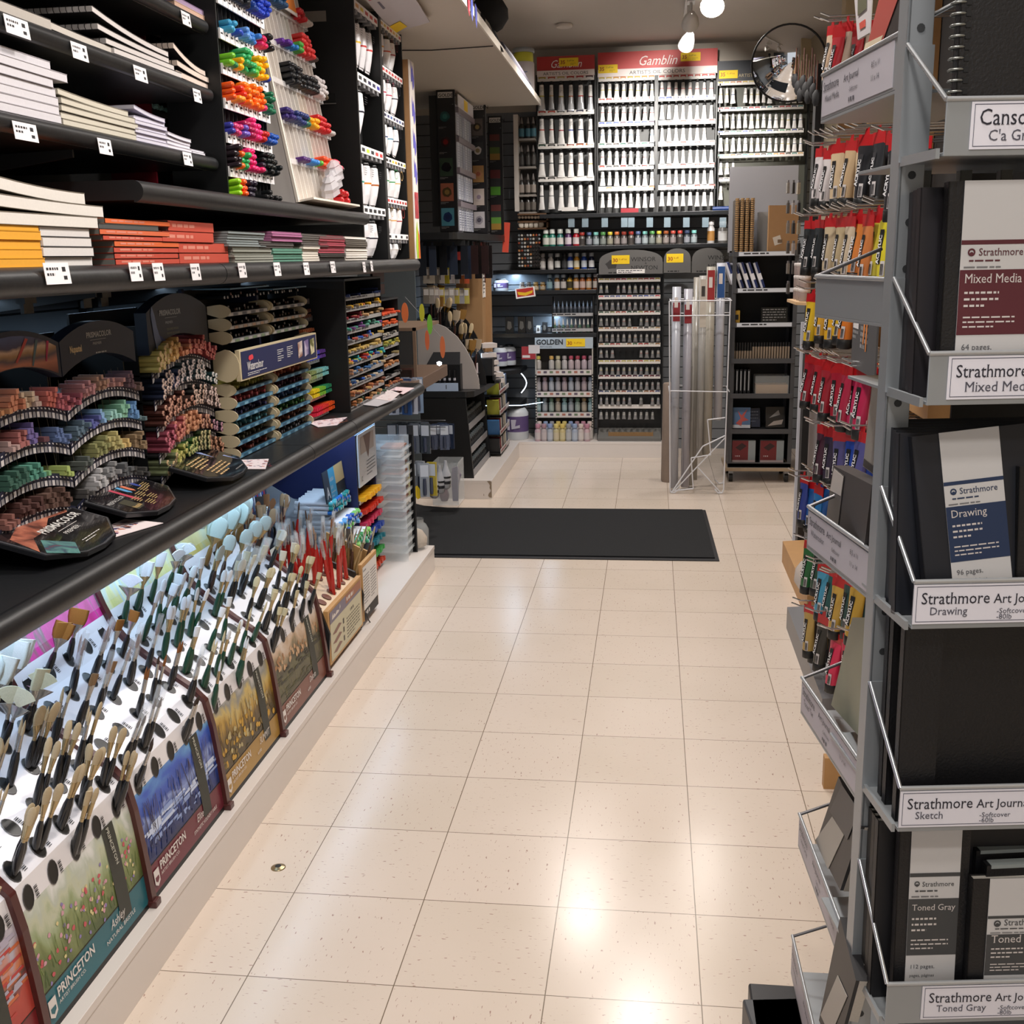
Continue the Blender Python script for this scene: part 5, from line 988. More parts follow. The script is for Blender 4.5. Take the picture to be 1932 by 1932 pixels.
# a step that carries the back row
single('riser_box', MB().box(-.38, 1.375, .12, -.235, 2.03, .39), mat('#26221f', .6), 'black riser box carrying the large brushes at the back', 'box')
single('mop_brush_bag', MB().lathe([(.004, 0), (.035, .05), (.065, .13), (.075, .16), (.06, .165)], 10, 0, TR(-.235, 1.12, .60) @ Matrix.Rotation(.35, 4, 'Y'), sx=.6), mat('#b8c8c0', .15, alpha=.55), 'clear plastic bag of large brushes hanging over the hillside rack', 'bag')
t = thing('poster_card', 'blue and red striped marker poster on the riser box under the counter', 'poster', (-.3, 1.8, .4))
T = FR((-.29, 1.72, .392), Y, (-.1, 0, 1)); mb = MB(T); mb.box(0, 0, -.004, .27, .28, 0, 0)
for i in range(14): mb.rect(.01+i*.0175, .14, .022+i*.0175, .27, .0006, 1+i % 4)
mb.rect(.01, .06, .26, .15, .0008, 5); mb.text('oraLiner', .02, .085, .058, 6, shear=.2, z=.0012, sx=.9).text('ARTIST', .12, .035, .03, 6)
part('card', mb, [mat('#1c2034', .5), mat('#2c4a94', .5), mat('#a0243c', .5), mat('#5c6c8c', .5), mat('#b8b4bc', .5), mat('#23284a', .5), mat('#b8b4b8', .5)], t)
# ---- clear tray of white barrelled markers and navy marker tower
t = thing('marker_tray', 'clear acrylic stepped tray of white barrelled markers on the plinth', 'marker tray', (-.2, 2.2, .12))
part('base', MB().box(-.36, 2.06, .121, .0, 2.345, .30), mat('#20242c', .5), t)
part('clear_side', MB().prism([(-.36, .30), (-.0, .30), (-.0, .40), (-.33, .60), (-.36, .60)], 0, .003, 0, FR((0, 2.063, 0), X, Z)), CLEAR, t)
part('clear_top', MB().box(-.36, 2.06, .60, -.30, 2.345, .603), CLEAR, t)
for k in range(3): part('tray_step', MB().prism([(-.36, .31+k*.085), (-.02-k*.04, .315+k*.075), (-.02-k*.04, .311+k*.075), (-.36, .306+k*.085)], 0, .28, 0, FR((0, 2.343, 0), X, Z)), CLEAR, t)
cm = [['#3a8a4c', '#8ac05c', '#4cb08c'], ['#2c5cb8', '#7ac060', '#5a9ad0'], ['#2c78c8', '#38a8a0', '#5ac0c8']]
for k in range(3):
    for j in range(12):
        for q in range(3):
            c = cm[k][(j*3//12+q) % 3]
            spawn('art_marker', f'white barrelled marker with coloured cap, step {ORD[k]} from the bottom of the clear tray', 'marker', out_mat(-.005-k*.04+random.uniform(-.01, .01), 2.085+j*.0215, .328+k*.076+q*.0175, -.02), [('art_marker', cached(('am', c), lambda: (MB().lathe([(.006, 0), (.008, -.003), (.008, -.018), (.0082, -.02), (.0082, -.15)], 8, ms=[0, 0, 1, 1]), [mat(c, .35), mat('#dfe0e6', .35)])))], f'white barrelled markers, step {ORD[k]} of the clear tray')
t = thing('info_card', 'small blue brand card standing on the clear marker tray', 'sign', (-.12, 2.25, .6))
T = FR((-.10, 2.06, .52), Y, (-.12, -.28, 1)); part('card', MB(T).box(0, 0, -.003, .27, .12, 0, 0).rect(.0, 0, .07, .12, .0006, 1).rect(.07, 0, .15, .12, .0006, 2).rect(.15, .05, .27, .12, .0006, 3).text('A', .018, .015, .06, 4, bold=.03).lines(.08, .085, .05, 2, .03, .014, 4).lines(.08, .03, .055, 2, .015, .004, 4, seed=4), [mat('#22282c', .5), mat('#24384c', .5), mat('#3f9cc4', .5), mat('#c8ae7c', .5), mat('#c8ccd0', .5)], t)
t = thing('marker_tower', 'navy marker tower with clear top panel and rows of rainbow markers', 'marker rack', (-.2, 2.5, .12))
part('side_panel', MB().box(-.46, 2.352, .121, -.06, 2.362, .735), mat('#1c2454', .5), t)
part('side_panel', MB().box(-.46, 2.652, .121, -.06, 2.662, .735), mat('#1c2454', .5), t)
part('back_board', MB().box(-.46, 2.362, .121, -.44, 2.652, .735), mat('#10152c', .5), t)
part('top_board', MB().box(-.46, 2.352, .735, -.055, 2.662, .74), mat('#9ab8d8', .5), t)
part('clear_front', MB().box(-.058, 2.365, .52, -.052, 2.652, .735), mat('#d0d4da', .3), t)
T = FR((-.0515, 2.365, .52), Y, Z); part('picture_print', MB(T).rect(.03, .13, .25, .20, .0004, 0).poly([(.08, .2), (.2, .2), (.15, .10)], .0008, 1).lines(.12, .09, .14, 5, .014, .003, 2).text('12', .02, .02, .03, 2), [mat('#b8b0ac', .5), mat('#7a6258', .5), mat('#3c4454', .5)], t)
rows = [('#c03c20', 'rust'), ('#3fa04a', 'green'), ('#2a7a8c', 'teal'), ('#2f4ca8', 'blue'), ('#c8385c', 'pink'), ('#c8301c', 'red'), ('#e8a81c', 'yellow')]
for k, (c, w) in enumerate(rows):
    z = .145+k*.053
    part('tier', MB().box(-.43, 2.362, z-.006, -.056, 2.652, z-.002).box(-.058, 2.362, z-.014, -.054, 2.652, z+.002, 1), [BLACK, mat('#b8b4ac', .5)], t)
    for j in range(12):
        spawn('brush_marker', f'{w} marker in the {ORD[k]} row from the bottom of the navy tower', 'marker', out_mat(-.03+random.uniform(-.006, .006), 2.378+j*.0235, z+.0085, .1), [('brush_marker', cached(('bm2', c), lambda: (MB().box(-.0088, -.0088, -.1, .0088, .0088, 0), [mat(c, .4)])))], f'{w} markers in the navy tower')
# ---- tall clear acrylic rack at the end of the plinth
t = thing('acrylic_rack', 'tall clear acrylic slotted rack with a black edge at the end of the plinth', 'display rack', (-.0, 2.8, .12))
part('side_panel', MB().box(-.30, 2.70, .121, .06, 2.703, .66), CLEAR, t)
part('side_panel', MB().box(-.30, 2.86, .121, .06, 2.863, .66), CLEAR, t)
part('black_edge', MB().box(.045, 2.86, .121, .066, 2.868, .70), BLACK, t)
for k in range(13): part('clear_shelf', MB().prism([(-.2, .17+k*.038), (.055, .155+k*.038), (.055, .153+k*.038), (-.2, .168+k*.038)], 0, .158, 0, FR((0, 2.862, 0), X, Z)).box(.052, 2.704, .153+k*.038, .055, 2.86, .165+k*.038), CLEAR, t)
for k in range(4, 13):
    spawn('pencil_pack', f'small reddish pack on clear shelf {ORD[k]} from the bottom of the acrylic rack', 'pack', TR(.0, 2.78, .163+k*.038), [('pencil_pack', cached(('ppk', k % 3), lambda: (MB().box(-.05, -.06, 0, .04, .06, .008), [mat(['#a0705c', '#7a5c58', '#c8c4c0'][k % 3], .4)])))])
t = thing('storage_jar', 'round clear plastic jar of beige sponges on the plinth end', 'jar', (-.0, 2.915, .12))
part('jar_body', MB().lathe([(.05, 0), (.056, .02), (.058, .09), (.045, .115), (.034, .122), (.036, .14)], 16, 0, TR(.05, 2.925, .121), caps=False), CLEAR, t)
part('sponge', MB().lathe([(.02, 0), (.046, .012), (.05, .05), (.03, .08), (.01, .09)], 9, 0, TR(.05, 2.925, .124)), mat('#bfae98', .9, noise=.2, scale=60, bump=1), t)
# ================================================================ BACK WALL
YG = 6.20
def at(px, py, y): return U(px, py, y=y)
def bshelf(name, px0, px1, py, yf, th, label, depth=None, col=None):
    a = at(px0, py, yf); b = at(px1, py, yf); z = (a.z+b.z)/2
    t = thing(name, label, 'shelf', ((a.x+b.x)/2, yf, z-th))
    yb = BACKY-.02
    part('board', MB().box(a.x, yf+.006, z-th, b.x, yb, z), col or SHELF, t)
    part('front_edge', MB().box(a.x, yf-.002, z-th-.004, b.x, yf+.006, z+.001), mat('#2a2b2d', .25, .3), t, bevel=.002)
    return z
zA = bshelf('back_shelf', 1018, 1376, 401, 6.02, .022, 'long black shelf under the white oil tube racks on the back wall')
zB = bshelf('back_shelf', 1018, 1374, 462, 6.04, .022, 'long black shelf of ink bottles and jars, second below the tube racks')
zC = bshelf('back_shelf', 930, 1126, 509, 6.06, .022, 'short black shelf of blue and white capped bottles, left of the arched headers')
zD = bshelf('back_shelf', 925, 1126, 548, 6.06, .022, 'short black shelf of small jars and amber bottles on the back wall')
zE = bshelf('back_shelf', 925, 1126, 629, 6.06, .026, 'short black shelf of dropper bottles and black boxes above the bottle stand')
def wall_strip(t, px0, px1, py, y, n, cols, h=.032):
    a = at(px0, py, y); b = at(px1, py, y); mb = MB(); mb.box(a.x, y-.004, a.z-h/2, b.x, y, a.z+h/2)
    T = FR((a.x, y-.004, a.z), X, Z); w = (b.x-a.x)/n
    for j in range(n): mb.rect(w*(j+.12), h*.02, w*(j+.88), h*.42, .0006, 1+j % len(cols), T); mb.rect(w*(j+.25), h*.0, w*(j+.75), h*.14, .0009, 0, T)
    part('label_strip', mb, [mat('#ded9d4', .45)]+[mat(c, .5) for c in cols], t)
    for j in range(n): part('tube_hook', MB().box(a.x+w*(j+.38), y-.02, a.z-h/2-.012, a.x+w*(j+.62), y, a.z-h/2-.001), mat('#202022', .5), t) if n < 9 else None
def tube_row(pxs, py0, py1, y, bands, words, where, r=.0145, skip=(), low=None, body='#e9e6e4', nm='oil_paint_tube', grp=None, miss=None):
    for i, px in enumerate(pxs):
        if i in skip: continue
        p = at(px, py0, y); q = at(px, py1, y); h = round(p.z-q.z, 3)
        hh = [h, h*.97, h*1.02][(i*7) % 3]; rr_ = round(r*[1, .92, 1.05, .85][(i*5+int(py0)) % 4], 4)
        a, c = tube_meshes(round(hh, 3), rr_, body, bands[i % len(bands)], low, style=1, wide=[1.3, 1.2, 1.35][i % 3])
        spawn(nm, f'{words[i % len(words)]} banded tube, {where}, {ORD[i]} from the left', 'paint tube', TR(p.x, y-.012, p.z) @ RZ(random.uniform(-.25, .25)), [('tube_body', a), ('screw_cap', c)], grp)
def header(t, px0, px1, py0, py1, y, script, line, tags, red='#b8322f'):
    a = at(px0, py0, y); b = at(px1, py1, y); w = b.x-a.x; h = a.z-b.z
    T = FR((a.x, y-.012, b.z), X, Z)
    hb = part('header_board', MB().box(a.x, y-.010, b.z, b.x, y+.01, a.z), mat(red, .4), t)
    mb = MB(T); mb.rect(0, 0, w, h*.30, .0026, 0); mb.text(script, w*.5, h*.42, h*.55, 0, z=.003, align='CENTER', shear=.35, sx=.9).text(line, w*.5, h*.07, h*.21, 1, z=.0032, align='CENTER', sx=1.15)
    part('lettering', mb, [mat('#e8dcd8', .45), mat('#3a3a3c', .5)], hb)
    for (tx, ty) in tags:
        p = at(tx, ty, y-.018); TT = FR((p.x, y-.018, p.z), X, Z)
        part('sale_tag', MB(TT).box(-.066, -.027, 0, .066, .027, .0012, 0).text('35', -.058, -.012, .034, 1, z=.002, bold=.02).text('%', -.012, .004, .014, 1, z=.002).text('off list', -.0, .004, .015, 2, z=.002).lines(.01, -.008, .04, 2, .008, .002, 2, z=.002), [YTAG, mat('#a03a14', .5), mat('#6a5a1c', .5)], hb)
# first red header rack: 6 columns, 4 rows
def rack_frame(label, px0, px1, py0, py1, y, d=.11, col='#1c1c1e'):
    a = at(px0, py0, y); b = at(px1, py1, y); t = thing('tube_rack', label, 'display rack', ((a.x+b.x)/2, y+d/2, b.z))
    part('back_panel', MB().box(a.x, y+d-.02, b.z, b.x, y+d-.01, a.z), mat('#3a3a3a' if col == '#1c1c1e' else col, .5), t)
    for x0 in (a.x-.008, b.x): part('side_post', MB().box(x0, y-.004, b.z, x0+.010, y+d-.01, a.z), mat('#121213', .4), t)
    return t, a, b
t, a, b = rack_frame('left white tube rack with red header, six wide tubes per row', 1013, 1122, 142, 398, YG)
header(t, 1013, 1122, 108, 142, YG, 'Gamblin', "ARTIST'S OIL COLORS", [(1073, 117)])
for k, py in enumerate((150, 214, 277, 339)): wall_strip(t, 1014, 1121, py, YG, 6, [['#b0a050', '#b8604c', '#c0b070', '#b84838', '#b04040', '#4a3030'], ['#b84038', '#c04a3c', '#2a2a2c', '#34304c', '#30304c', '#2a2a2c'], ['#2c4a3c', '#2a2a2a', '#2c2c2c', '#a0442c', '#a0502c', '#c07830'], ['#2a2a2a', '#2a2a2a', '#e0dcd8', '#e0dcd8', '#e0dcd8', '#e0dcd8']][k])
rows1 = [(158, 209, ['#c8b83c', '#c8a878', '#c8bc58', '#c87a5c', '#c0403c', '#80484c'], ['yellow', 'beige', 'lemon', 'salmon', 'red', 'maroon']), (222, 272, ['#c05048', '#c04040', '#a83c48', '#30489c', '#3c446c', '#4a4a4c'], ['coral', 'red', 'crimson', 'blue', 'navy', 'grey']), (286, 334, ['#3c4a5c', '#3c4c48', '#4a4a44', '#7c4434', '#8a4c34', '#c0a050'], ['slate', 'dark green', 'olive', 'russet', 'rust', 'gold']), (347, 396, ['#4a4a4c', '#8a8a8a', '#b8b8b8', '#b0b0b0', '#a8a8a8', '#9a9a9a'], ['dark', 'grey', 'silver', 'pale', 'light grey', 'ash'])]
for k, (p0, p1, bs, ws) in enumerate(rows1):
    tube_row([1022+18.4*i for i in range(6)], p0, p1, YG, bs, ws, f'{["top", "second", "third", "bottom"][k]} row of the left six wide rack', .021, low='#c2c4c8' if k == 0 else None)
# second: two columns of eight, six rows
t, a, b = rack_frame('large white tube rack with red header, two bays of eight tubes per row', 1128, 1352, 138, 398, YG)
header(t, 1128, 1353, 100, 138, YG, 'Gamblin', "ARTIST'S OIL COLORS", [(1147, 130), (1303, 107)])
m_ = at(1238, 200, YG); part('centre_post', MB().box(m_.x-.012, YG-.004, b.z, m_.x+.012, YG+.06, a.z), mat('#121213', .4), t)
CS = [['#c0b050', '#c8b058', '#c8943c', '#c88040'], ['#b83a34', '#c03c38', '#b04a3c'], ['#30489c', '#3858a8', '#4a5a8c', '#5c4a5c'], ['#3c6c5c', '#4a4a4c', '#503c34'], ['#b84038', '#4a4a4c', '#4c4844'], ['#ded8d4', '#c88a60', '#ded8d4']]
for k, py in enumerate((150, 190, 235, 275, 317, 357)):
    wall_strip(t, 1129, 1236, py, YG, 8, CS[k]); wall_strip(t, 1242, 1350, py-3, YG, 8, CS[(k+1) % 6] if k < 2 else ['#d8d4d0', '#b8706c'])
BW = [(['#c8b840', '#c8bc48', '#d0b840', '#c8a83c'], ['yellow']), (['#c04848', '#c04040', '#b84040'], ['red']), (['#3468b4', '#3c88c0', '#3c5ca8'], ['blue']), (['#a84848', '#c8b458', '#5c6c6c'], ['mixed']), (['#6c6c6c', '#886c58'], ['grey']), (['#a8a8a4', '#c08a8c'], ['pale'])]
for k, (p0, p1) in enumerate(((156, 187), (199, 229), (242, 270), (283, 312), (322, 351), (363, 392))):
    for s_, x0 in ((0, 1137), (1, 1249)):
        bs, ws = BW[k] if s_ == 0 else (['#c04038', '#b84040', '#a83840'], ['red']) if k == 0 else (['#b8b4b4', '#c8c4c0', '#a8b0b4'], ['white'])
        tube_row([x0+13.3*i for i in range(8)], p0-(3 if s_ else 0), p1-(3 if s_ else 0), YG, bs, ws, f'{ORD[k]} row, {["left", "right"][s_]} bay of the large rack', .0155, skip=() if k != 2 else ((6,) if s_ == 0 else (7,)))
# third: cream strips, dark header
t, a, b = rack_frame('white tube rack with dark header and cream label strips, behind the round mirror', 1354, 1518, 146, 402, YG, col='#4a4a40')
a = at(1354, 116, YG); b = at(1506, 148, YG)
part('header_board', MB().box(a.x, YG-.01, b.z, b.x, YG+.01, a.z), mat('#20242e', .4), t)
p = at(1374, 141, YG); T = FR((p.x, YG-.016, p.z), X, Z)
part('sale_tag', MB(T).box(-.062, -.026, 0, .062, .026, .0012, 0).text('35', -.054, -.012, .034, 1, z=.002, bold=.02).text('% off list', -.01, .0, .015, 1, z=.002), [YTAG, mat('#a03a14', .5)], t)
part('lettering', MB(FR((at(1393, 146, YG).x, YG-.011, at(1393, 146, YG).z), X, Z)).text('ARTISTS', 0, 0, .03, 0, z=.001), [mat('#a89a78', .4)], t)
for k, py in enumerate((158, 207, 251, 295, 339)):
    cs = [['#c8a84c', '#c8b870', '#b8804c', '#a85c3c'], ['#b84c50', '#b04048', '#3c4c6c', '#4c8c90', '#3c3c3c'], ['#4c5c98', '#3c3c3c', '#5c9c78', '#3c5c3c'], ['#5c8c84', '#c8a060', '#b86840', '#4c4440'], ['#5c4c4c', '#4c4c4c']][k]
    wall_strip(t, 1354, 1516 if k < 4 else 1376, py, YG, 14 if k < 4 else 2, cs, .026)
for k, (p0, p1) in enumerate(((164, 195), (213, 242), (258, 286), (305, 330), (349, 377))):
    n = 14 if k < 3 else (3 if k == 3 else 1)
    tube_row([1360+11.6*i for i in range(n)], p0, p1, YG, ['#b8a858', '#c8b448', '#3c4c78', '#4c5c88', '#5c5c58'], ['pale', 'cream', 'grey'], f'{ORD[k]} row of the dark headed rack', .0135, skip=(3, 9) if k == 0 else ())
# grey board standing on the cart rear
a = at(1377, 313, 5.9); b = at(1504, 389, 5.9)
# ---- watercolour tube rack on the plinth
YW = 6.04
a = at(1128, 519, YW); b = at(1247, 822, YW)
t = thing('tube_rack', 'black rack of small silver watercolour tubes with nine labelled rows', 'display rack', ((a.x+b.x)/2, YW+.1, .115))
part('back_panel', MB().box(a.x, YW+.09, .115, b.x, YW+.1, a.z), BLACK, t)
for x0 in (a.x-.006, b.x): part('side_post', MB().box(x0, YW, .115, x0+.008, YW+.1, a.z), BLACK, t)
part('base_block', MB().prism([(YW-.05, .115), (YW-.05, .135), (YW+.09, .19), (YW+.09, .115)], 0, b.x-a.x, 0, FR((a.x, 0, 0), Y, Z)), mat('#6a6864', .5), t)
TG = FR((a.x, 0, 0), Y, Z)
wr = [(['#b8a848', '#b0a050', '#a86c50', '#b04840', '#b03850']), (['#b84858', '#40406c', '#3c4c7c', '#4858a0', '#7c8ca8']), (['#3c5c4c', '#4c5c4c', '#8c8c58', '#b05c4c', '#a84840']), (['#b89868', '#a8704c', '#5c4c44', '#4c4c4c', '#a8a898']), (['#a87c4c', '#4c6c4c', '#b0403c', '#b04444', '#b8b4a8']), (['#b8ac50', '#b8b058', '#b8883c', '#b04038']), (['#8c3c3c', '#8c3448', '#6c3c5c', '#3c4c78']), (['#3c4884', '#34506c', '#344c44', '#a87448', '#984c38']), (['#c8c4c0'])]
sp = (529, 561, 591, 621, 651, 683, 711, 740, 767)
for k, py in enumerate(sp):
    wall_strip(t, 1129, 1246, py, YW, 11, wr[k], .028)
    sk = {0: (2,), 2: (6,), 4: (3, 4, 5, 6), 7: (6, 8)}.get(k, ())
    tube_row([1134+10.8*i for i in range(11 if k < 8 else 10)], py+7, py+24, YW, wr[k], ['silver'], f'row {ORD[k]} of the small watercolour rack', .0125, skip=sk, body='#a8a6a2', low='#8f9092', nm='watercolour_tube')
t = thing('cardboard_tray', 'low kraft tray of loose white tubes under the watercolour rack', 'box', at(1190, 826, YW-.03))
c = at(1190, 822, YW); part('tray', MB().box(c.x-.16, YW-.02, .14, c.x+.16, YW-.016, .175).box(c.x-.16, YW+.06, .14, c.x+.16, YW+.064, .175).box(c.x-.16, YW-.016, .14, c.x-.156, YW+.06, .175).box(c.x+.156, YW-.016, .14, c.x+.16, YW+.06, .175).box(c.x-.16, YW-.016, .136, c.x+.16, YW+.06, .14), mat('#8a6a44', .7), t)
# arched metal headers
def arch_header(px0, px1, py0, py1, y, label, txt):
    a = at(px0, py1, y); b = at(px1, py0, y); w = b.x-a.x; h = b.z-a.z
    t = thing('arched_header', label, 'sign', ((a.x+b.x)/2, y, a.z)); n = 14
    pts = [(0, 0), (w, 0)]+[(w*(.5+.5*math.cos(math.pi*k/n)), h*.45+h*.55*math.sin(math.pi*k/n)**.7) for k in range(n+1)]
    T = FR((a.x, y, a.z), X, Z)
    part('metal_board', MB(T).prism(pts, -.012, 0), mat('#7d7b78', .3, .6, noise=.06, scale=5), t)
    if txt: part('lettering', MB(T).text(txt[0], w*.5, h*.52, h*.25, 0, z=.001, sx=1.05).text('&', w*.72, h*.40, h*.12, 0, z=.001).text(txt[1], w*.5, h*.17, h*.25, 0, z=.001, sx=1.0), [mat('#232222', .5)], t)
    part('small_print', MB(T).lines(w*.15, h*.09, w*.7, 1, .01, h*.05, 0, z=.001), mat('#2a2a2a', .5), t)
    return t, T, w, h
t, T, w, h = arch_header(1130, 1251, 470, 518, 6.0, 'wide brushed metal arched header with black lettering over the watercolour rack', ('WINSOR', 'NEWTON'))
part('sale_tag', MB(T).box(w*.20, h*.42, .002, w*.48, h*.78, .003, 0).text('30', w*.215, h*.50, h*.22, 1, z=.0035, bold=.02).text('% off list', w*.31, h*.58, h*.1, 1, z=.0035), [YTAG, mat('#a03a14', .5)], t)
part('white_notice', MB(T).box(w*.28, h*.03, .002, w*.72, h*.2, .003, 0).lines(w*.3, h*.16, w*.38, 2, h*.07, h*.03, 1, z=.0035), [PAPER, DARKTXT], t)
part('crest_print', MB(T).poly([(w*(.2+.08*math.cos(k*.6)*(1+.3*(k % 2))), h*(.4+.16*math.sin(k*.6)*(1+.3*(k % 2)))) for k in range(10)], .0008), mat('#3a3838', .5), t)
t, T, w, h = arch_header(1252, 1304, 468, 515, 6.0, 'narrow metal arched header with a yellow sale tag, right of the wide one', None)
part('sale_tag', MB(T).box(w*.10, h*.42, .002, w*.72, h*.78, .003, 0).text('30', w*.14, h*.50, h*.22, 1, z=.0035, bold=.02).text('% off', w*.36, h*.58, h*.1, 1, z=.0035), [YTAG, mat('#a03a14', .5)], t)
arch_header(1305, 1366, 467, 515, 6.0, 'rightmost metal arched header, half hidden by paper rolls', ('WINSOR', 'NEWTON'))
# ---- bottles
def bottle_mesh(body, cap, h, r, capk=.28, label=None, nozzle=False):
    def f():
        c = h*capk
        prof = [(r*.92, 0), (r, .004), (r, (h-c)*.80), (r*.55, (h-c)*.96), (r*.5, h-c)]
        mb = MB().lathe(prof, 10, 0)
        if label: mb.lathe([(r*1.01, (h-c)*.15), (r*1.01, (h-c)*.68)], 10, 1, caps=False)
        return mb, [mat(body, .3), mat(label or body, .55)]
    def g():
        c = h*capk
        pf = [(r*.5, h-c), (r*.55, h-c+.002), (r*.2, h-.004), (r*.1, h)] if nozzle else [(r*.78, h-c), (r*.8, h-c+.002), (r*.8, h-.003), (r*.7, h)]
        return MB().lathe(pf, 10), [mat(cap, .35)]
    return cached(('bot', body, h, r, label, capk), f), cached(('bcap', cap, h, r, capk, nozzle), g)
def bottles(nm, pxs, pyb, y, h, r, specs, where, zb=None, capk=.28, nozzle=False, cat='bottle', grp=None, zf=None):
    for i, px in enumerate(pxs):
        p = at(px, pyb, y); body, cap, lab, w = specs[i % len(specs)]
        a, c = bottle_mesh(body, cap, h, r, capk, lab, nozzle)
        spawn(nm, f'{w}, {ORD[i]} from the left, {where}', cat, TR(p.x, y, zb if zb is not None else p.z), [('bottle_body', a), ('cap', c)], grp)
WC_ = '#d8dcd8'
bottles('paint_jar', [1030, 1042, 1057, 1072, 1087], 461, 6.12, .118, .024, [('#2f6a4c', WC_, '#c8c8c0', 'green jar with white lid'), ('#2a7468', WC_, '#c8ccc4', 'teal jar with white lid'), ('#2a6c68', WC_, '#d0ccc8', 'dark teal jar with white lid'), ('#4c2458', WC_, '#d0c4cc', 'purple jar with white lid'), ('#b01828', WC_, '#d4c8c8', 'red jar with white lid')], 'shelf below the oil racks', zB, .25)
ik = [('#5a5450', '#a83830', '#3a3432', 'ink bottle with red neck'), ('#3c4248', '#4a5a80', '#8a8c94', 'dark ink bottle'), ('#5c6468', '#7cc0b8', '#9aa4a8', 'ink bottle with aqua neck'), ('#4c504c', '#5c9c58', '#7a807c', 'ink bottle with green neck'), ('#54524c', '#b8a838', '#8c8878', 'ink bottle with yellow neck'), ('#504844', '#c06a3c', '#8a807c', 'ink bottle with orange neck'), ('#4c4444', '#b0483c', '#847c7c', 'ink bottle with scarlet neck')]
bottles('ink_bottle', [1098+13.2*i for i in range(17)], 461, 6.12, .092, .022, ik, 'shelf below the oil racks', zB, .22)
bottles('spray_bottle', [1341], 461, 6.12, .155, .026, [('#c8c4c4', '#d8d4d4', '#a8783c', 'tall white spray bottle')], 'right end of the ink shelf', zB, .2)
bottles('spray_bottle', [1363], 461, 6.12, .15, .032, [('#6c6a68', '#c8c8c8', '#c8c8c8', 'wide grey spray bottle')], 'right end of the ink shelf', zB, .2)
bottles('paint_jar', [1024, 1039, 1052, 1065, 1076, 1088, 1102, 1116], 508, 6.14, .112, .021, [('#8c8888', '#b0aeb0', '#c8c4c0', 'grey bottle'), ('#c8c4c0', '#a8acb4', '#d8d4d0', 'white bottle'), ('#1a1a20', '#c4c8cc', '#c8c8c4', 'black bottle with pale lid'), ('#2a2a2e', '#1a1a1c', '#3a3a3c', 'short dark bottle'), ('#1c3c9c', '#b8bcc4', '#c8ccd0', 'blue bottle'), ('#c8902c', '#c8c4b8', '#d0c8b0', 'yellow bottle'), ('#24489c', '#b4bcc8', '#c0c8d0', 'bright blue bottle'), ('#141c3c', '#b8c0c8', '#d0d0d0', 'navy bottle')], 'second short shelf', zC, .22)
bottles('paint_jar', [985, 997, 1011, 1024], 547, 6.14, .058, .022, [('#6c5c54', '#a8a098', '#b8b0a8', 'small brown jar'), ('#5c5450', '#8c8884', '#a8a4a0', 'small grey jar'), ('#8c6c30', '#c0a068', '#b8a890', 'small amber jar'), ('#8c6428', '#b89c70', '#a89880', 'small ochre jar')], 'shelf over the sale ticket', zD, .3)
bottles('paint_jar', [1037, 1051, 1063, 1075, 1087, 1099, 1111, 1124], 547, 6.12, .108, .021, [('#3c4c54', '#9cb4c8', '#7c98a0', 'slate bottle with blue lid'), ('#8a6438', '#a4b8cc', '#c0bcb8', 'amber bottle with blue lid'), ('#3c3430', '#b0bcc8', '#b8b4b0', 'brown bottle with pale lid'), ('#b89430', '#1a1a1c', '#3a3420', 'yellow footed dark bottle'), ('#a87434', '#a8bccc', '#c8b8b0', 'orange brown bottle'), ('#9c5830', '#a0b8cc', '#c0a8a0', 'rust bottle'), ('#b06c28', '#a8bcd0', '#c8b8a8', 'tan bottle'), ('#784428', '#c8c8cc', '#d0c8c0', 'dark amber bottle')], 'shelf with amber bottles', zD, .2)
t = thing('dropper_rack', 'black wire rack holding two rows of dropper bottles', 'display rack', at(1080, 627, 6.1))
a = at(1042, 560, 6.08); b = at(1119, 626, 6.08)
for (pt, yy) in ((593, 6.10), (622, 6.08)):
    q = at(1042, pt, yy); part('label_strip', MB().box(q.x, yy-.014, q.z-.014, at(1119, pt, yy).x, yy-.010, q.z+.008).lines(q.x+.004, q.z+.003, .28, 1, .01, .008, 1, FR((0, yy-.0144, 0), X, Z), .0002), [mat('#a8a8aa', .5), DARKTXT], t)
for x0 in (a.x-.004, b.x): part('side_frame', MB().box(x0, 6.07, zE, x0+.005, 6.2, a.z), BLACK, t)
zr = at(1080, 593, 6.10).z
bottles('dropper_bottle', [1046+7.8*i for i in range(10)], 590, 6.12, .092, .0125, [('#4a5260', '#8ca4c0', '#3a4048', 'pale blue tipped dropper bottle')], 'upper row of the wire rack', zr+.002, .42, True)
bottles('dropper_bottle', [1047+7.8*i for i in range(10)], 622, 6.10, .098, .0125, [('#3c5c44', '#d8d4cc', '#5c6058', 'white tipped dropper bottle'), ('#544c48', '#d8d8d4', '#6c6864', 'white tipped dark dropper bottle')], 'lower row of the wire rack', zE+.001, .42, True)
for i, (px, w, hh, c) in enumerate(((962, .06, .115, '#161617'), (985, .055, .115, '#181513'), (1000, .05, .115, '#1b1a1a'), (1016, .03, .05, '#d0d0d0'), (1028, .035, .075, '#141415'), (1037, .03, .045, '#2a2a2c'))):
    p = at(px, 625, 6.12); spawn('ink_box', f'{ORD[i]} dark box from the left beside the dropper rack', 'box', TR(p.x, 6.13, zE+.001), [('ink_box', cached(('ib', w, hh, c), lambda: (MB().box(-w/2, -.03, 0, w/2, .03, hh).poly([(-w*.3, hh*.3), (0, hh*.2), (w*.3, hh*.35), (w*.2, hh*.7), (-w*.2, hh*.75)], .0305, 1, FR((0, 0, 0), X, Z)), [mat(c, .4), mat('#5a5650', .5)])))])
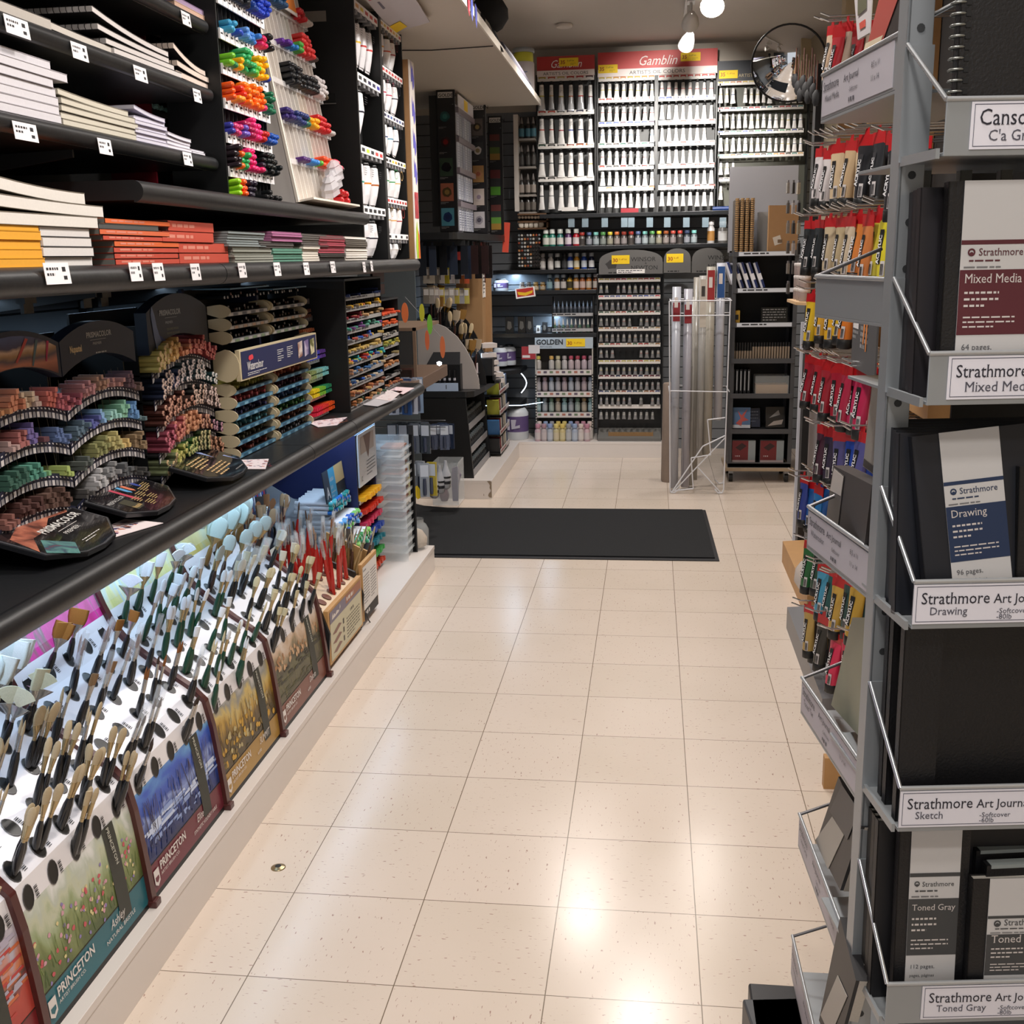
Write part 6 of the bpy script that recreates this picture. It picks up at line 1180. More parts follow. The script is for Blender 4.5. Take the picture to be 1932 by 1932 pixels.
p = at(991, 552, 6.03); single('sale_ticket', MB(FR((p.x, 6.03, p.z), X, Z) @ RZ(.12)).box(-.07, -.035, 0, .07, .035, .001, 0).rect(-.06, -.025, .06, .03, .0012, 1).poly([(-.05, -.01), (0, -.022), (.05, -.008), (.055, .01), (0, .0), (-.055, .012)], .0016, 2), [PAPER, mat('#b8302c', .5), mat('#e8b828', .5)], 'red and yellow sale ticket hanging under the jar shelf', 'price tag')
# ---- bottle stand with white header
YB = 6.06
a = at(1009, 637, YB); b = at(1119, 830, YB)
t = thing('bottle_stand', 'white bottle stand with blue lit GOLDEN header on the back plinth'.replace('GOLDEN ', ''), 'display rack', ((a.x+b.x)/2, YB+.08, .115))
hb = part('header_board', MB().box(a.x, YB-.004, at(1009, 658, YB).z, b.x, YB+.01, a.z), mat('#aebcc8', .4), t)
T = FR((a.x, YB-.005, at(1009, 658, YB).z), X, Z); part('lettering', MB(T).text('GOLDEN', .01, .03, .05, 0, bold=.03, sx=.95).text('ARTIST COLORS', .02, .008, .014, 0), [mat('#2a3038', .5)], hb)
part('sale_tag', MB(T).box(.225, .014, .002, .36, .07, .003, 0).text('30', .232, .026, .036, 1, z=.0035, bold=.02).text('% off list', .28, .035, .016, 1, z=.0035), [YTAG, mat('#a03a14', .5)], hb)
part('back_panel', MB().box(a.x, YB+.14, .115, b.x, YB+.15, a.z), mat('#4a4642', .5), t)
for x0 in (a.x, b.x-.008): part('side_post', MB().box(x0, YB, .115, x0+.008, YB+.14, a.z-.08).add([(x0-.001, YB-.0006, .2+k*.02+d) for k in range(20) for d in (0, .008)]+[(x0+.009, YB-.0006, .2+k*.02+d) for k in range(20) for d in (0, .008)], [(2*k, 40+2*k, 41+2*k, 2*k+1) for k in range(20)], 1), [mat('#b8b4ac', .5), BLACK], t)
bc = ['#b8a860', '#b8946c', '#c08c5c', '#a88878', '#a88c90', '#b05c64', '#b85060', '#a84c58', '#a07c84']
for k, (ps_, pb) in enumerate(((702, 698), (743, 738), (782, 777))):
    z = at(1060, pb, YB+.03).z
    part('shelf_board', MB().box(a.x+.008, YB, z-.006, b.x-.008, YB+.14, z), mat('#3a3836', .5), t)
    q = at(1060, ps_, YB); mb = MB().box(a.x+.01, YB-.006, q.z-.022, b.x-.01, YB-.002, q.z+.016); TT = FR((a.x+.01, YB-.006, q.z), X, Z); w_ = (b.x-a.x-.02)/9
    for j in range(9): mb.rect(w_*(j+.15), -.008, w_*(j+.7), .008, .0006, 1+(j+k) % 3, TT)
    part('label_strip', mb, [mat('#cfc8c4', .5), mat('#a86c5c', .5), mat('#5c5060', .5), mat('#6c7c60', .5)], t)
    cl = [[('#a8a4a0', '#c8bc60', '#b8b4b0', 'bottle with yellow cap'), ('#a8a4a0', '#d0a860', '#b8b4b0', 'bottle with orange cap'), ('#a8a498', '#c4bc98', '#b0ac9c', 'bottle with beige cap'), ('#a8a4a4', '#b0a8a8', '#b8b4b4', 'bottle with grey cap'), ('#ac9ca0', '#b85468', '#b8a8ac', 'bottle with pink cap'), ('#ac9ca0', '#a84858', '#b8a8ac', 'bottle with red cap'), ('#ac9ca4', '#b05068', '#b8a8b0', 'bottle with rose cap'), ('#a89ca4', '#9c8490', '#b0a8b0', 'bottle with mauve cap')], [('#9c989c', '#8c8890', '#a8a4a8', 'grey bottle'), ('#9c8c94', '#9c848c', '#a8989c', 'mauve bottle'), ('#9ca0a8', '#8c98b0', '#a8acb4', 'blue grey bottle')], [('#7c9ca0', '#8cb4b4', '#9cb0b4', 'aqua bottle'), ('#8c9498', '#84949c', '#a0a4a8', 'slate bottle'), ('#8c9c90', '#6c8c78', '#9ca8a0', 'green bottle'), ('#a09484', '#9c8868', '#acA090', 'tan bottle')]][k]
    bottles('fluid_paint_bottle', [1016+12.3*i for i in range(9) if not (k == 0 and i == 1)], pb, YB+.05, .10, .0205, cl, f'{["top", "middle", "lower"][k]} shelf of the bottle stand', z+.0005, .24)
fr = [('#b89ca0', '#b07c8c', '#c0b4b4', 'pinkish bottle'), ('#a89c9c', '#9c7c84', '#b8acac', 'mauve capped bottle'), ('#9ca0a8', '#8090b4', '#b0b4bc', 'blue capped bottle'), ('#b4a880', '#c8b46c', '#c0b498', 'yellow capped bottle'), ('#b8a878', '#c8b060', '#c4b890', 'gold capped bottle'), ('#9c9c9c', '#8c8c90', '#b0b0b0', 'grey capped bottle'), ('#98a0b0', '#8898b4', '#acb4c0', 'steel blue bottle'), ('#b8aca8', '#c8b8b0', '#c8c0bc', 'cream bottle')]
bottles('fluid_paint_bottle', [1015+11.6*i for i in range(9)], 832, 5.99, .125, .023, fr, 'front row on the plinth before the stand', .1145, .24)
bottles('fluid_paint_bottle', [1018+11.8*i for i in range(9)], 820, 6.045, .135, .021, fr[::-1], 'second row behind the front bottles', .1145, .24)
p = at(1000, 667, 6.0); single('shelf_wobbler', MB(FR((p.x, 6.0, p.z), X, Z)).box(-.06, -.04, 0, .04, .05, .001, 0).box(-.01, .0, .001, .07, .06, .002, 2).rect(-.055, -.03, .0, -.012, .0014, 1).text('GAGNEZ', -.055, .012, .018, 1).lines(-.05, -.018, .045, 1, .01, .008, 2, z=.003), [mat('#a02c34', .5), mat('#d8d0d0', .5), mat('#d4d0d4', .5)], 'red, white and blue GAGNEZ card left of the bottle stand header'.replace('GAGNEZ ', ''), 'sign')
# big white jugs with purple labels
def jug(px, pyb, y, h, r, label, zb=None, lid='#14161a'):
    p = at(px, pyb, y); t = thing('gesso_jug', label, 'jug', (p.x, y, p.z if zb is None else zb))
    part('jug_body', MB().lathe([(r*.95, 0), (r, .01), (r, h*.72), (r*.8, h*.82), (r*.62, h*.85)], 16), mat('#c4c8cc', .4), t, local=True)
    part('purple_label', MB().lathe([(r*1.005, h*.22), (r*1.005, h*.64)], 16, caps=False), mat('#5c4a78', .5), t, local=True)
    part('label_print', MB(FR((0, -r*1.03, 0), X, Z)).poly([(-r*.3, h*.3), (r*.4, h*.34), (r*.4, h*.42), (0, h*.38), (r*.1, h*.56), (-r*.35, h*.56)], .001).rect(-r*.75, h*.28, -r*.45, h*.58, .001), mat('#b8b4c4', .5), t, local=True)
    part('lid', MB().lathe([(r*.64, h*.85), (r*.66, h*.86), (r*.66, h*.93), (r*.6, h*.95)], 16), mat(lid, .4), t, local=True)
jug(948, 822, 5.95+.17, .27, .088, 'left large white paint jug with purple label on the far plinth', .1145)
jug(975, 822, 5.95+.15, .27, .088, 'right large white paint jug with purple label on the far plinth', .1145)
jug(944, 690, 6.1, .155, .052, 'first medium white jug with purple label on the corner shelf')
jug(961, 688, 6.17, .155, .050, 'second medium white jug behind the first on the corner shelf')
jug(945, 546, 6.14, .088, .055, 'low white jar with purple label on the jar shelf, left end', zD, '#101114')
jug(944, 752, 6.1, .13, .042, 'small white jug with red label below the lit corner shelf')
# corner shelves with LED strip
def corner_shelf(px, py, label, d=.33):
    p = at(px, py, 6.0); t = thing('corner_shelf', label, 'shelf', (p.x-.25, 6.1, p.z-.03)); z = p.z
    part('board', MB().prism([(-.6, 5.80), (p.x-.06, 5.86), (p.x+.09, 6.04), (p.x+.10, 6.355), (-.6, 6.355)], z-.03, z), SHELF, t, bevel=.004); return t, z
t1, z1 = corner_shelf(958, 698, 'black corner shelf with a glowing white LED strip under its rim'); t2, z2 = corner_shelf(958, 761, 'lower black corner shelf with lit rim beside the slatwall')
part('led_strip', MB().tube([(.17+.04*math.sin(k*.26), 6.12, z1-.035-k*.012) for k in range(13)], .0035, 5), mat('#dff0ff', .5, emit=4), t1)
part('led_strip', MB().tube([(p.x-.35, 5.84, z2+.004), (p.x-.05, 5.86, z2+.004), (p.x+.085, 6.03, z2+.004)], .003, 4), mat('#cfe6ff', .5, emit=1.6), t2)
# ---- left column of dropper bottles and roll box
a = at(976, 216, 6.12); b = at(1011, 398, 6.12)
t = thing('dropper_tower', 'narrow white edged tower of dark dropper bottles left of the tube racks', 'display rack', ((a.x+b.x)/2, 6.18, b.z))
part('back_panel', MB().box(a.x, 6.26, b.z, b.x, 6.27, a.z), mat('#241c16', .5), t)
part('side_post', MB(FR((a.x-.028, 6.115, b.z), X, Z)).box(0, 0, -.14, .03, a.z-b.z, 0, 0).text('GOLDEN', .024, .55, .028, 1, FR((.0, 0, .0), (0, 1, 0), (-1, 0, 0)) if False else TR(.022, .30, 0) @ RZ(math.pi/2)), [mat('#cfc8c2', .5), DARKTXT], t)
for k, pb in enumerate((261, 314, 367, 400)):
    z = at(990, pb, 6.12).z; part('shelf_board', MB().box(a.x, 6.12, z-.014, b.x, 6.26, z), mat('#8c8680', .5), t)
for k, pb in enumerate((260, 312, 365, 398)):
    z = at(990, [261, 314, 367, 400][k], 6.12).z
    for i, px in enumerate((984, 996, 1006)):
        bm, cp = bottle_mesh('#23211f', '#6a6462', .145, .021, .3, ['#3c6c7c', '#3a3634', '#8a8078', '#5c5650'][k], True)
        spawn('dropper_bottle', f'black airbrush bottle, {ORD[k]} shelf from top of the narrow tower, {ORD[i]} from the left', 'bottle', TR(at(px, pb, 6.16).x, 6.17, z), [('bottle_body', bm), ('cap', cp)])
a = at(976, 403, 6.08); b = at(1034, 432, 6.08)
t = thing('roll_box', 'brown wooden box of rolled tubes, ends facing out, under the dropper tower', 'box', ((a.x+b.x)/2, 6.15, b.z))
part('box_shell', MB().box(a.x, 6.09, b.z, b.x, 6.25, b.z+.012).box(a.x, 6.09, a.z-.012, b.x, 6.25, a.z).box(a.x, 6.09, (a.z+b.z)/2-.008, b.x, 6.25, (a.z+b.z)/2+.004).box(b.x-.012, 6.09, b.z, b.x, 6.25, a.z).box(a.x, 6.24, b.z, b.x, 6.25, a.z), mat('#5c4028', .6, noise=.2), t)
for i in range(14):
    r = .012 if i < 9 else .022; px = 980+i*6 if i < 9 else 984+(i-9)*9; zc = at(px, 410 if i < 9 else 424, 6.1).z
    spawn('paper_tube', f'{ORD[i % 9]} round {"dark" if i < 9 else "pale"} roll end in the {"upper" if i < 9 else "lower"} bay of the wooden box', 'roll', TR(at(px, 410, 6.1).x, 6.10, zc) @ Matrix.Rotation(-math.pi/2, 4, 'X'), [('paper_tube', cached(('roll', r), lambda: (MB().lathe([(r, 0), (r, .13)], 10, ms=[0]).lathe([(r*.7, -.001), (.0001, -.001)], 8, 1, caps=False), [mat('#b8ac98' if r > .02 else '#3a2c20', .6), mat('#d0c8bc' if r > .02 else '#6a5a48', .6)])))])
a = at(976, 445, 6.08); b = at(1018, 505, 6.08)
t = thing('marker_matrix', 'black cabinet of round marker caps in a grid on the short shelf', 'display rack', ((a.x+b.x)/2, 6.15, b.z))
part('cabinet', MB().box(a.x, 6.08, b.z, b.x, 6.25, a.z), mat('#141212', .5), t)
for i in range(8):
    for j in range(9):
        c = ['#9aa0a4', '#b8b4ac', '#8c4430', '#c0bcb8', '#2a2624', '#6c7478', '#b07848'][(i*3+j*5) % 7] if i < 5 or j > 5 else '#2c2624'
        x = a.x+.012+i*.0205; z = b.z+.014+j*.0262
        spawn('grid_marker', f'round marker end, row {ORD[j]} from the bottom, column {ORD[i]} of the black grid cabinet', 'marker', TR(x, 6.079, z) @ Matrix.Rotation(math.pi/2, 4, 'X'), [('grid_marker', cached(('mc', c), lambda: (MB().lathe([(.0085, 0), (.0085, .006), (.006, .009)], 8), [mat(c, .35)])))], 'marker ends in the grid cabinet')
p = at(955, 448, 5.9); single('shelf_wobbler', MB(FR((p.x, 5.9, p.z), X, Z) @ RZ(-.08)).box(-.022, -.10, 0, .022, .10, .001).lines(-.016, .08, .03, 12, .014, .003, 1), [mat('#d8503c', .5), mat('#e8c8c0', .5)], 'narrow orange red card hanging left of the grid cabinet', 'sign')
# holders clipped under the oil rack shelf
for i, px in enumerate((1078, 1104, 1141, 1178, 1191, 1226, 1259, 1295, 1331, 1364)):
    p = at(px, 416, 6.03); single('label_holder', MB().box(p.x-.022, 6.028, p.z-.045, p.x+.022, 6.032, p.z+.02), mat('#9cb0bc', .15, alpha=.45), f'{ORD[i]} clear label holder from the left under the oil tube shelf', 'label holder')
p = at(1188, 394, 6.05); single('red_eraser_box', MB().box(p.x-.06, 6.04, zA, p.x+.06, 6.09, zA+.03), mat('#8c1c28', .4), 'small dark red box lying on the shelf below the big tube rack', 'box')
p = at(1075, 395, 6.05); single('shelf_label', MB().box(p.x-.055, 6.03, p.z-.012, p.x+.055, 6.034, p.z+.014), mat('#d8d4d0', .5), 'blank white label on the shelf edge below the left tube rack', 'label')
p = at(1362, 390, 6.05); single('blue_tube', MB().cyl((p.x-.06, 6.1, zA+.016), (p.x+.05, 6.1, zA+.016), .015), mat('#1c3468', .4), 'blue tube lying on the shelf end by the mirror side', 'tube')
# ================================================================ FAR LEFT UNIT
# long black shelf carrying the hanging strips, edge running slightly outwards
t = thing('shelf_board', 'black rounded shelf below the tall hanging swatch strips at far left', 'shelf', (-.3, 5.2, 1.52))
part('board', MB().prism([(-.6, 4.62), (-.05, 4.62), (-.02, 4.65), (.02, 5.2), (.10, 5.9), (-.6, 5.9)], 1.525, 1.565), SHELF, t, bevel=.012)
for k in range(7): part('support_rail', MB().box(-.58, 4.8+k*.15, 1.49, .0, 4.815+k*.15, 1.52), mat('#26282a', .4), t)
def swatch_strip(name_w, px0, px1, py0, py1, y, chips, side=True, head='GOLDEN'):
    a = at(px0, py0, y); b = at(px1, py1, y); w = b.x-a.x; zb = 1.566
    t = thing('swatch_strip', f'tall black hanging swatch card {name_w}', 'display card', ((a.x+b.x)/2, y, zb))
    h = a.z-zb
    part('card', MB().box(a.x, y, zb, b.x, y+.012, a.z), mat('#151416', .35), t, bevel=.004)
    T = FR((a.x, y-.0005, zb), X, Z)
    part('lettering', MB(T).rect(w*.1, h*.945, w*.88, h*.985, .0005, 0).text(head, w*.13, h*.952, h*.032, 1, z=.001, bold=.02, sx=1.0).lines(w*.85, h*.9, w*.1, 1, .01, h*.002, 0), [mat('#cac6c2', .5), mat('#161616', .5)], t)
    n = len(chips)
    for k, (bg, c1, c2) in enumerate(chips):
        z0 = h*(.90-(k+1)*.885/n+.03); hh = h*.885/n*.72; x0, x1 = w*.1, w*.80
        if bg: mb = MB(T); mb.rect(x0, z0, x1, z0+hh, .0006); sw = part('swatch', mb, mat(bg, .5), t)
        cx, cz, r = (x0+x1)/2, z0+hh*.5, min(x1-x0, hh)*.36
        if c1:
            rr = random.Random(k); mb = MB(T); mb.poly([(cx+r*(1+rr.uniform(-.12, .12))*math.cos(i*.45), cz+r*(1+rr.uniform(-.12, .12))*math.sin(i*.45)) for i in range(14)], .002, 0); mb.poly([(cx+r*.55*math.cos(i*.7), cz+r*.55*math.sin(i*.7)) for i in range(9)], .0035, 1)
            part('paint_blob', mb, [mat(c1, .25, coat=.4), mat(c2, .25, coat=.4)], t)
        elif bg is None:
            for j, c in enumerate(c2): part('swatch', MB(T).rect(x0, z0+hh*(1-(j+1)/len(c2)), x1, z0+hh*(1-j/len(c2)), .0006), mat(c, .5), t)
        part('caption', MB(T).lines(x0, z0-h*.008, (x1-x0)*.6, 2, h*.008, h*.003, 0, seed=k), mat('#8a8886', .5), t)
    return t
swatch_strip('with five colour circles, nearest of the three', 822, 865, 170, 440, 4.66, [(None, '#1c4a4c', '#2c6a68'), (None, '#3a2424', '#7a1c1c'), ('#1c3420', '#141216', '#18141a'), ('#8a4c34', '#4a3c24', '#7c6438'), ('#3a7484', '#1c2c50', '#1a2444')])
a = at(808, 180, 4.69); single('backing_panel', MB().box(a.x, 4.70, 1.60, at(822, 180, 4.70).x+.02, 4.72, a.z), BLACK, 'narrow black panel behind the nearest swatch card', 'panel')
swatch_strip('with pale and metallic circles, middle of the three', 886, 921, 194, 436, 5.35, [('#5c5450', '#3a342c', '#a08c5c'), ('#2c2c2e', '#c0bcb8', '#8c7c5c'), ('#a8804c', '#c08c60', '#a85c3c'), ('#b8aca4', '#c4b8b4', '#8c7c8c'), ('#b0acb0', '#8c8890', '#4c4854')])
swatch_strip('with red and green bands, farthest of the three', 920, 951, 219, 430, 5.84, [(None, None, ['#5a2420', '#2a2c2c', '#4c6024', '#8c6c2c']), (None, None, ['#5c2022', '#26282a', '#4c8c28']), (None, None, ['#5c2824', '#24302c', '#5c9038', '#9c7830'])])
# clear packs hanging in a lit tower beside the first strip
t = thing('pack_tower', 'bright lit tower of clear brush packs between the swatch cards', 'display rack', (-.0, 4.95, 1.57))
part('back_panel', MB().box(-.10, 4.70, 1.567, -.09, 5.30, 2.33), mat('#d8d8e4', .4), t)
z_ = [1.74, 1.93, 2.10, 2.26]
for k, z in enumerate(z_): part('shelf_bar', MB().box(-.09, 4.70, z-.03, .0, 5.30, z), mat('#9a8f98', .3, alpha=.7), t)
part('header_card', MB().box(-.005, 4.70, 2.26, .0, 5.25, 2.33).rect(.15, 0, .28, .06, .0008, 1, FR((.0, 4.75, 2.265), Y, Z)), [mat('#d8d4dc', .4), YTAG], t)
for k in range(4):
    for j in range(6):
        spawn('brush_pack', f'clear brush pack, tier {ORD[k]} from the bottom of the lit tower, {ORD[j]} along', 'pack', TR(-.02, 4.74+j*.09, 1.575+k*.178), [('brush_pack', cached(('bpk', j % 3), lambda: (MB().box(-.008, -.035, 0, .008, .035, .14).lines(-.025, .12, .05, 8, .014, .005, 1, FR((.0086, 0, 0), Y, Z), 0, j), [mat(['#d8dce8', '#c8ccd8', '#b8bccc'][j % 3], .25), mat('#5c6080', .5)])))])
# black brush bags hanging under the shelf (from rails)
for i in range(20):
    px = 796+i*6.6; y = 4.62+(i % 3)*.14+i*.02; p = at(px, 462+(i % 4)*2, y); h = .17+.03*(i % 3)
    c = ['#20242c', '#2c3444', '#1a1c20', '#343c4c'][i % 4] if i < 14 else ['#2c1c1c', '#1c1616', '#4a2420'][i % 3]
    spawn('hanging_brush_pack', f'{ORD[i]} dark hanging brush pack from the left below the black rounded shelf', 'pack', TR(p.x, y, 1.49-h), [('hanging_brush_pack', cached(('hbp', c, i % 3), lambda: (MB().box(-.022, -.004, 0, .022, .004, h).box(-.006, -.002, h, .006, .002, h+.02), [mat(c, .25)])))])
for i in range(20):
    px = 805+(i % 10)*9.4; row = i//10; y = 4.70+(i % 10)*.05; p = at(px, 535+row*38, y)
    c = [['#a8a094', '#b8ac9c', '#98948c', '#c0b8b0', '#c8b83c', '#a8a0a0', '#9c9894', '#c87c4c', '#c05c3c', '#c86848'], ['#8c8478', '#a8a098', '#b0a4a0', '#c8b44c', '#a8a4a4', '#b8b0a8', '#c8b858', '#a8a8b0', '#d0c468', '#8c94b8']][row][i % 10]
    spawn('tool_pack', f'{ORD[i % 10]} clear tool pack from the left, {"upper" if row == 0 else "lower"} peg row before the cardboard end', 'pack', TR(p.x, y, p.z), [('tool_pack', cached(('tp', c), lambda: (MB().box(-.019, -.005, 0, .019, .005, .095).rect(-.015, .05, .015, .085, .0056, 1, FR((0, 0, 0), X, Z)), [mat(c, .2, alpha=.85), mat('#d8d4d0', .4)])))])
# cardboard end panel
a = at(897, 494, 5.2); b = at(912, 655, 5.2)
t = thing('cardboard_screen', 'tall brown cardboard end panel with white edge label, far left', 'panel', (0, 5.3, .66))
part('board', MB().box(-.12, 5.14, .66, .045, 5.30, 1.39).box(.045, 5.29, .66, .075, 5.36, 1.30), mat('#a07c54', .7, noise=.06), t)
part('white_notice', MB().box(.046, 5.16, 1.17, .049, 5.27, 1.385).lines(5.17, 1.36, .08, 8, .022, .006, 1, FR((.0495, 0, 0), Y, Z), .0002), [PAPER, DARKTXT], t)
single('red_label', MB().box(-.20, 4.95, 1.405, -.02, 4.953, 1.455), mat('#b83c34', .5), 'small red label sign above the clear tool packs', 'sign')
# counter of the far unit
t = thing('worktop', 'black counter end with sloping edge under the white curved brush stand', 'counter', (-.2, 5.0, .60))
part('board', MB().prism([(-.6, 4.60), (.02, 4.60), (.06, 4.63), (.085, 4.9), (.10, 5.4), (-.6, 5.4)], .605, .64), SHELF, t, bevel=.010)
# white curved side of the brush stand
t = thing('curved_stand', 'white quarter-round sided stand full of big wash brushes', 'display stand', (-.1, 4.8, .64))
A = [(at(px, py, 4.72).x, at(px, py, 4.72).z) for px, py in ((905, 738), (903, 715), (893, 685), (878, 657), (862, 635), (840, 617), (818, 608), (800, 606))]
pts = [(A[0][0], .642)]+[(x, max(z, .642)) for x, z in A]+[(-.30, 1.03), (-.30, .642)]
part('curved_side', MB().prism(pts, -.0, .012, 0, FR((0, 4.732, 0), X, Z)), mat('#b5aeaa', .5), t)
for yy, s_ in ((4.98, 1.12), (5.10, 1.22)):
    p2 = [(x*1.0+.02*(yy-4.7), .642+(z-.642)*s_) for x, z in pts]; part('black_side', MB().prism(p2, 0, .014, 0, FR((0, yy, 0), X, Z)), mat('#141416', .5), t)
for k in range(5):
    x = [.05, .02, -.04, -.12, -.20][k]; z = [.72, .82, .92, 1.0, 1.06][k]
    part('tier', MB().box(x-.1, 4.735, z-.006, x, 4.96, z), mat('#242426', .5), t)
for i in range(24):
    k = i % 5; x = [.0, -.04, -.09, -.16, -.22][k]+random.uniform(-.02, .02); z = [.74, .84, .92, 1.0, 1.07][k]
    big = random.choice([('#3a1c18', '#b8a68c', 'flat', .05), ('#2c1614', '#8a6428', 'flat', .045), ('#1a1a1c', '#c4b08c', 'filbert', .032), ('#161618', '#cbb894', 'filbert', .028)])
    ps = brush_set(big[0], '#8a6a30' if i % 2 else '#c0b8b0', big[1], big[2], big[3], .12, .06)
    put_brush((x, 4.76+random.uniform(0, .2), z-.02), random.uniform(.0, .25), random.uniform(-.1, .2), random.uniform(-.4, .4), ps, 'large wash brush standing in the white curved stand at far left', 'wash brushes in the curved stand')
# white paper booklets in clear sleeves
for i, (px, py, w) in enumerate(((893, 735, .05), (900, 738, .04))):
    p = at(px, py, 4.85); single('leaflet', MB().box(p.x-.004, 4.82+i*.05, .642, p.x+.001, 4.86+i*.05, .642+.14), mat('#cfc8cc' if i else '#b83c44', .5), ['red fronted leaflet standing by the curved stand', 'white leaflet standing by the curved stand'][i], 'leaflet')
# stacked paper blocks on the slope
for i, (px, py) in enumerate(((917, 668), (918, 650), (922, 694), (921, 682), (931, 716), (930, 705))):
    p = at(px, py, 5.12); spawn('paper_block', f'{["lower", "upper"][i % 2]} white paper block on {["the top", "the middle", "the bottom"][i//2]} step behind the curved stand', 'paper block', TR(p.x, 5.14, p.z-.02) @ RZ(.5), [('paper_block', cached(('pb', 0), lambda: (MB().box(-.05, -.05, 0, .05, .05, .028), [mat('#cdc4c0', .6, noise=.08, scale=200)])))])
t = thing('stepped_stand', 'black curved stepped stand carrying white paper blocks', 'display stand', (.05, 5.2, .64))
for i, (px, py, zt) in enumerate(((918, 658, 0), (922, 690, 0), (931, 712, 0))):
    p = at(px, py+12, 5.12); part('step', MB().box(p.x-.09, 5.02, .642, p.x+.05, 5.24, max(p.z-.012, .66)), mat('#141416', .5), t)
# dark ink box display on the counter
t = thing('marker_box', 'black box of ink markers with white front tray on the far counter', 'display box', (-.28, 4.67, .64))
a = at(806, 735, 4.64); b = at(868, 700, 4.64)
part('box', MB().box(a.x, 4.645, .642, b.x, 4.72, at(868, 688, 4.64).z), mat('#101114', .4), t)
part('sloped_lid', MB().add([(a.x, 4.645, at(868, 688, 4.64).z), (b.x, 4.645, at(868, 688, 4.64).z), (b.x-.01, 4.72, at(870, 664, 4.72).z), (a.x+.03, 4.72, at(870, 664, 4.72).z)], [(0, 1, 2, 3)]).lines(a.x+.10, .07, .10, 2, .03, .014, 1, TR(0, 4.65, .79) @ Matrix.Rotation(.8, 4, 'X')), [mat('#17181c', .4), mat('#3a3e44', .4)], t)
part('front_tray', MB().box(a.x, 4.612, .642, b.x-.01, 4.618, .69).box(a.x+.12, 4.611, .655, a.x+.124, 4.612, .68, 1), [mat('#b8cce8', .4), BLACK], t)
for i in range(6):
    spawn('ink_marker', f'{ORD[i]} black ink marker from the left in the white fronted box', 'marker', TR(a.x+.02+i*.03, 4.63, .655), [('ink_marker', cached(('ikm', 0), lambda: (MB().lathe([(.008, 0), (.008, .05), (.0085, .05), (.0085, .065), (.008, .065), (.008, .11)], 8, ms=[0, 0, 1, 0, 0]), [mat('#15161a', .3), mat('#b8b8c0', .3)])))], 'black ink markers in the white fronted box')
# black cabinet with three tiers of ink bottles
t = thing('ink_cabinet', 'black end cabinet with three slanted tiers of dark ink bottles', 'cabinet', (-.2, 4.9, .114))
part('end_panel', MB().prism([(-.58, .1145), (.05, .1145), (.012, .60), (-.58, .60)], 0, .02, 0, FR((0, 4.62, 0), X, Z)), mat('#0e0e0f', .5), t)
part('end_panel', MB().prism([(-.1, .1145), (.05, .1145), (.012, .60), (-.1, .60)], 0, .02, 0, FR((0, 5.33, 0), X, Z)), BLACK, t)
part('back_board', MB().box(-.12, 4.62, .1145, -.11, 5.31, .60), BLACK, t)
for k, z in enumerate((.13, .27, .41)):
    xf = .045-.012*k
    part('tier', MB().box(-.11, 4.62, z, xf-.006, 5.31, z+.004), BLACK, t)
    part('price_rail', MB().box(xf-.006, 4.62, z-.012, xf, 5.31, z+.026), mat('#8c8a8c', .4), t)
    for j in range(11):
        for q in range(2):
            bm, cp = bottle_mesh('#17191c', '#4c5458', .085, .019, .28, '#2c3034')
            spawn('ink_jar', f'dark ink jar on the {ORD[k]} tier from the bottom of the black end cabinet', 'bottle', TR(xf-.03-q*.042, 4.65+j*.06, z+.005), [('bottle_body', bm), ('cap', cp)], f'ink jars on tier {ORD[k]} of the end cabinet')
# slanted box stands of pastel papers beyond the cabinet
for k, (py, c0) in enumerate(((745, '#a8b03c'), (785, '#a8a83c'), (825, '#3a6a9c'), (862, '#1a1a1c'))):
    p = at(916, py, 4.95); 
    t = thing('card_tray', f'{["top", "second", "third", "bottom"][k]} slanted tray of boxed cards beside the ink cabinet', 'display tray', (p.x, 5.4, p.z-.03))
    part('front_rail', MB().box(.115, 5.34, p.z-.05, .12, 5.80, p.z-.02).lines(5.35, p.z-.025, .44, 1, .01, .014, 1, FR((.1204, 0, 0), Y, Z), .0002, k), [mat('#b8b0ac', .5), mat('#8c3c3c', .5)], t)
    part('tray_floor', MB().box(.0, 5.34, p.z-.052, .12, 5.80, p.z-.048), BLACK, t)
    for j in range(8):
        c = c0 if j == 0 else ['#b8b0a4', '#8c2c2c', '#c8c0b8', '#2c2c2e', '#a8a098', '#b4a890', '#c8c4c0', '#3c4c6c'][j]
        spawn('card_box', f'{ORD[j]} boxed card set in the {["top", "second", "third", "bottom"][k]} slanted tray', 'box', TR(.07, 5.37+j*.055, p.z-.046) @ Matrix.Rotation(.25, 4, 'X'), [('card_box', cached(('cb', c), lambda: (MB().box(-.04, -.012, 0, .04, .012, .10), [mat(c, .5)])))])
single('tray_column', MB().box(-.02, 5.82, .1145, .1, 5.84, .62), BLACK, 'black upright board behind the slanted card trays', 'panel')
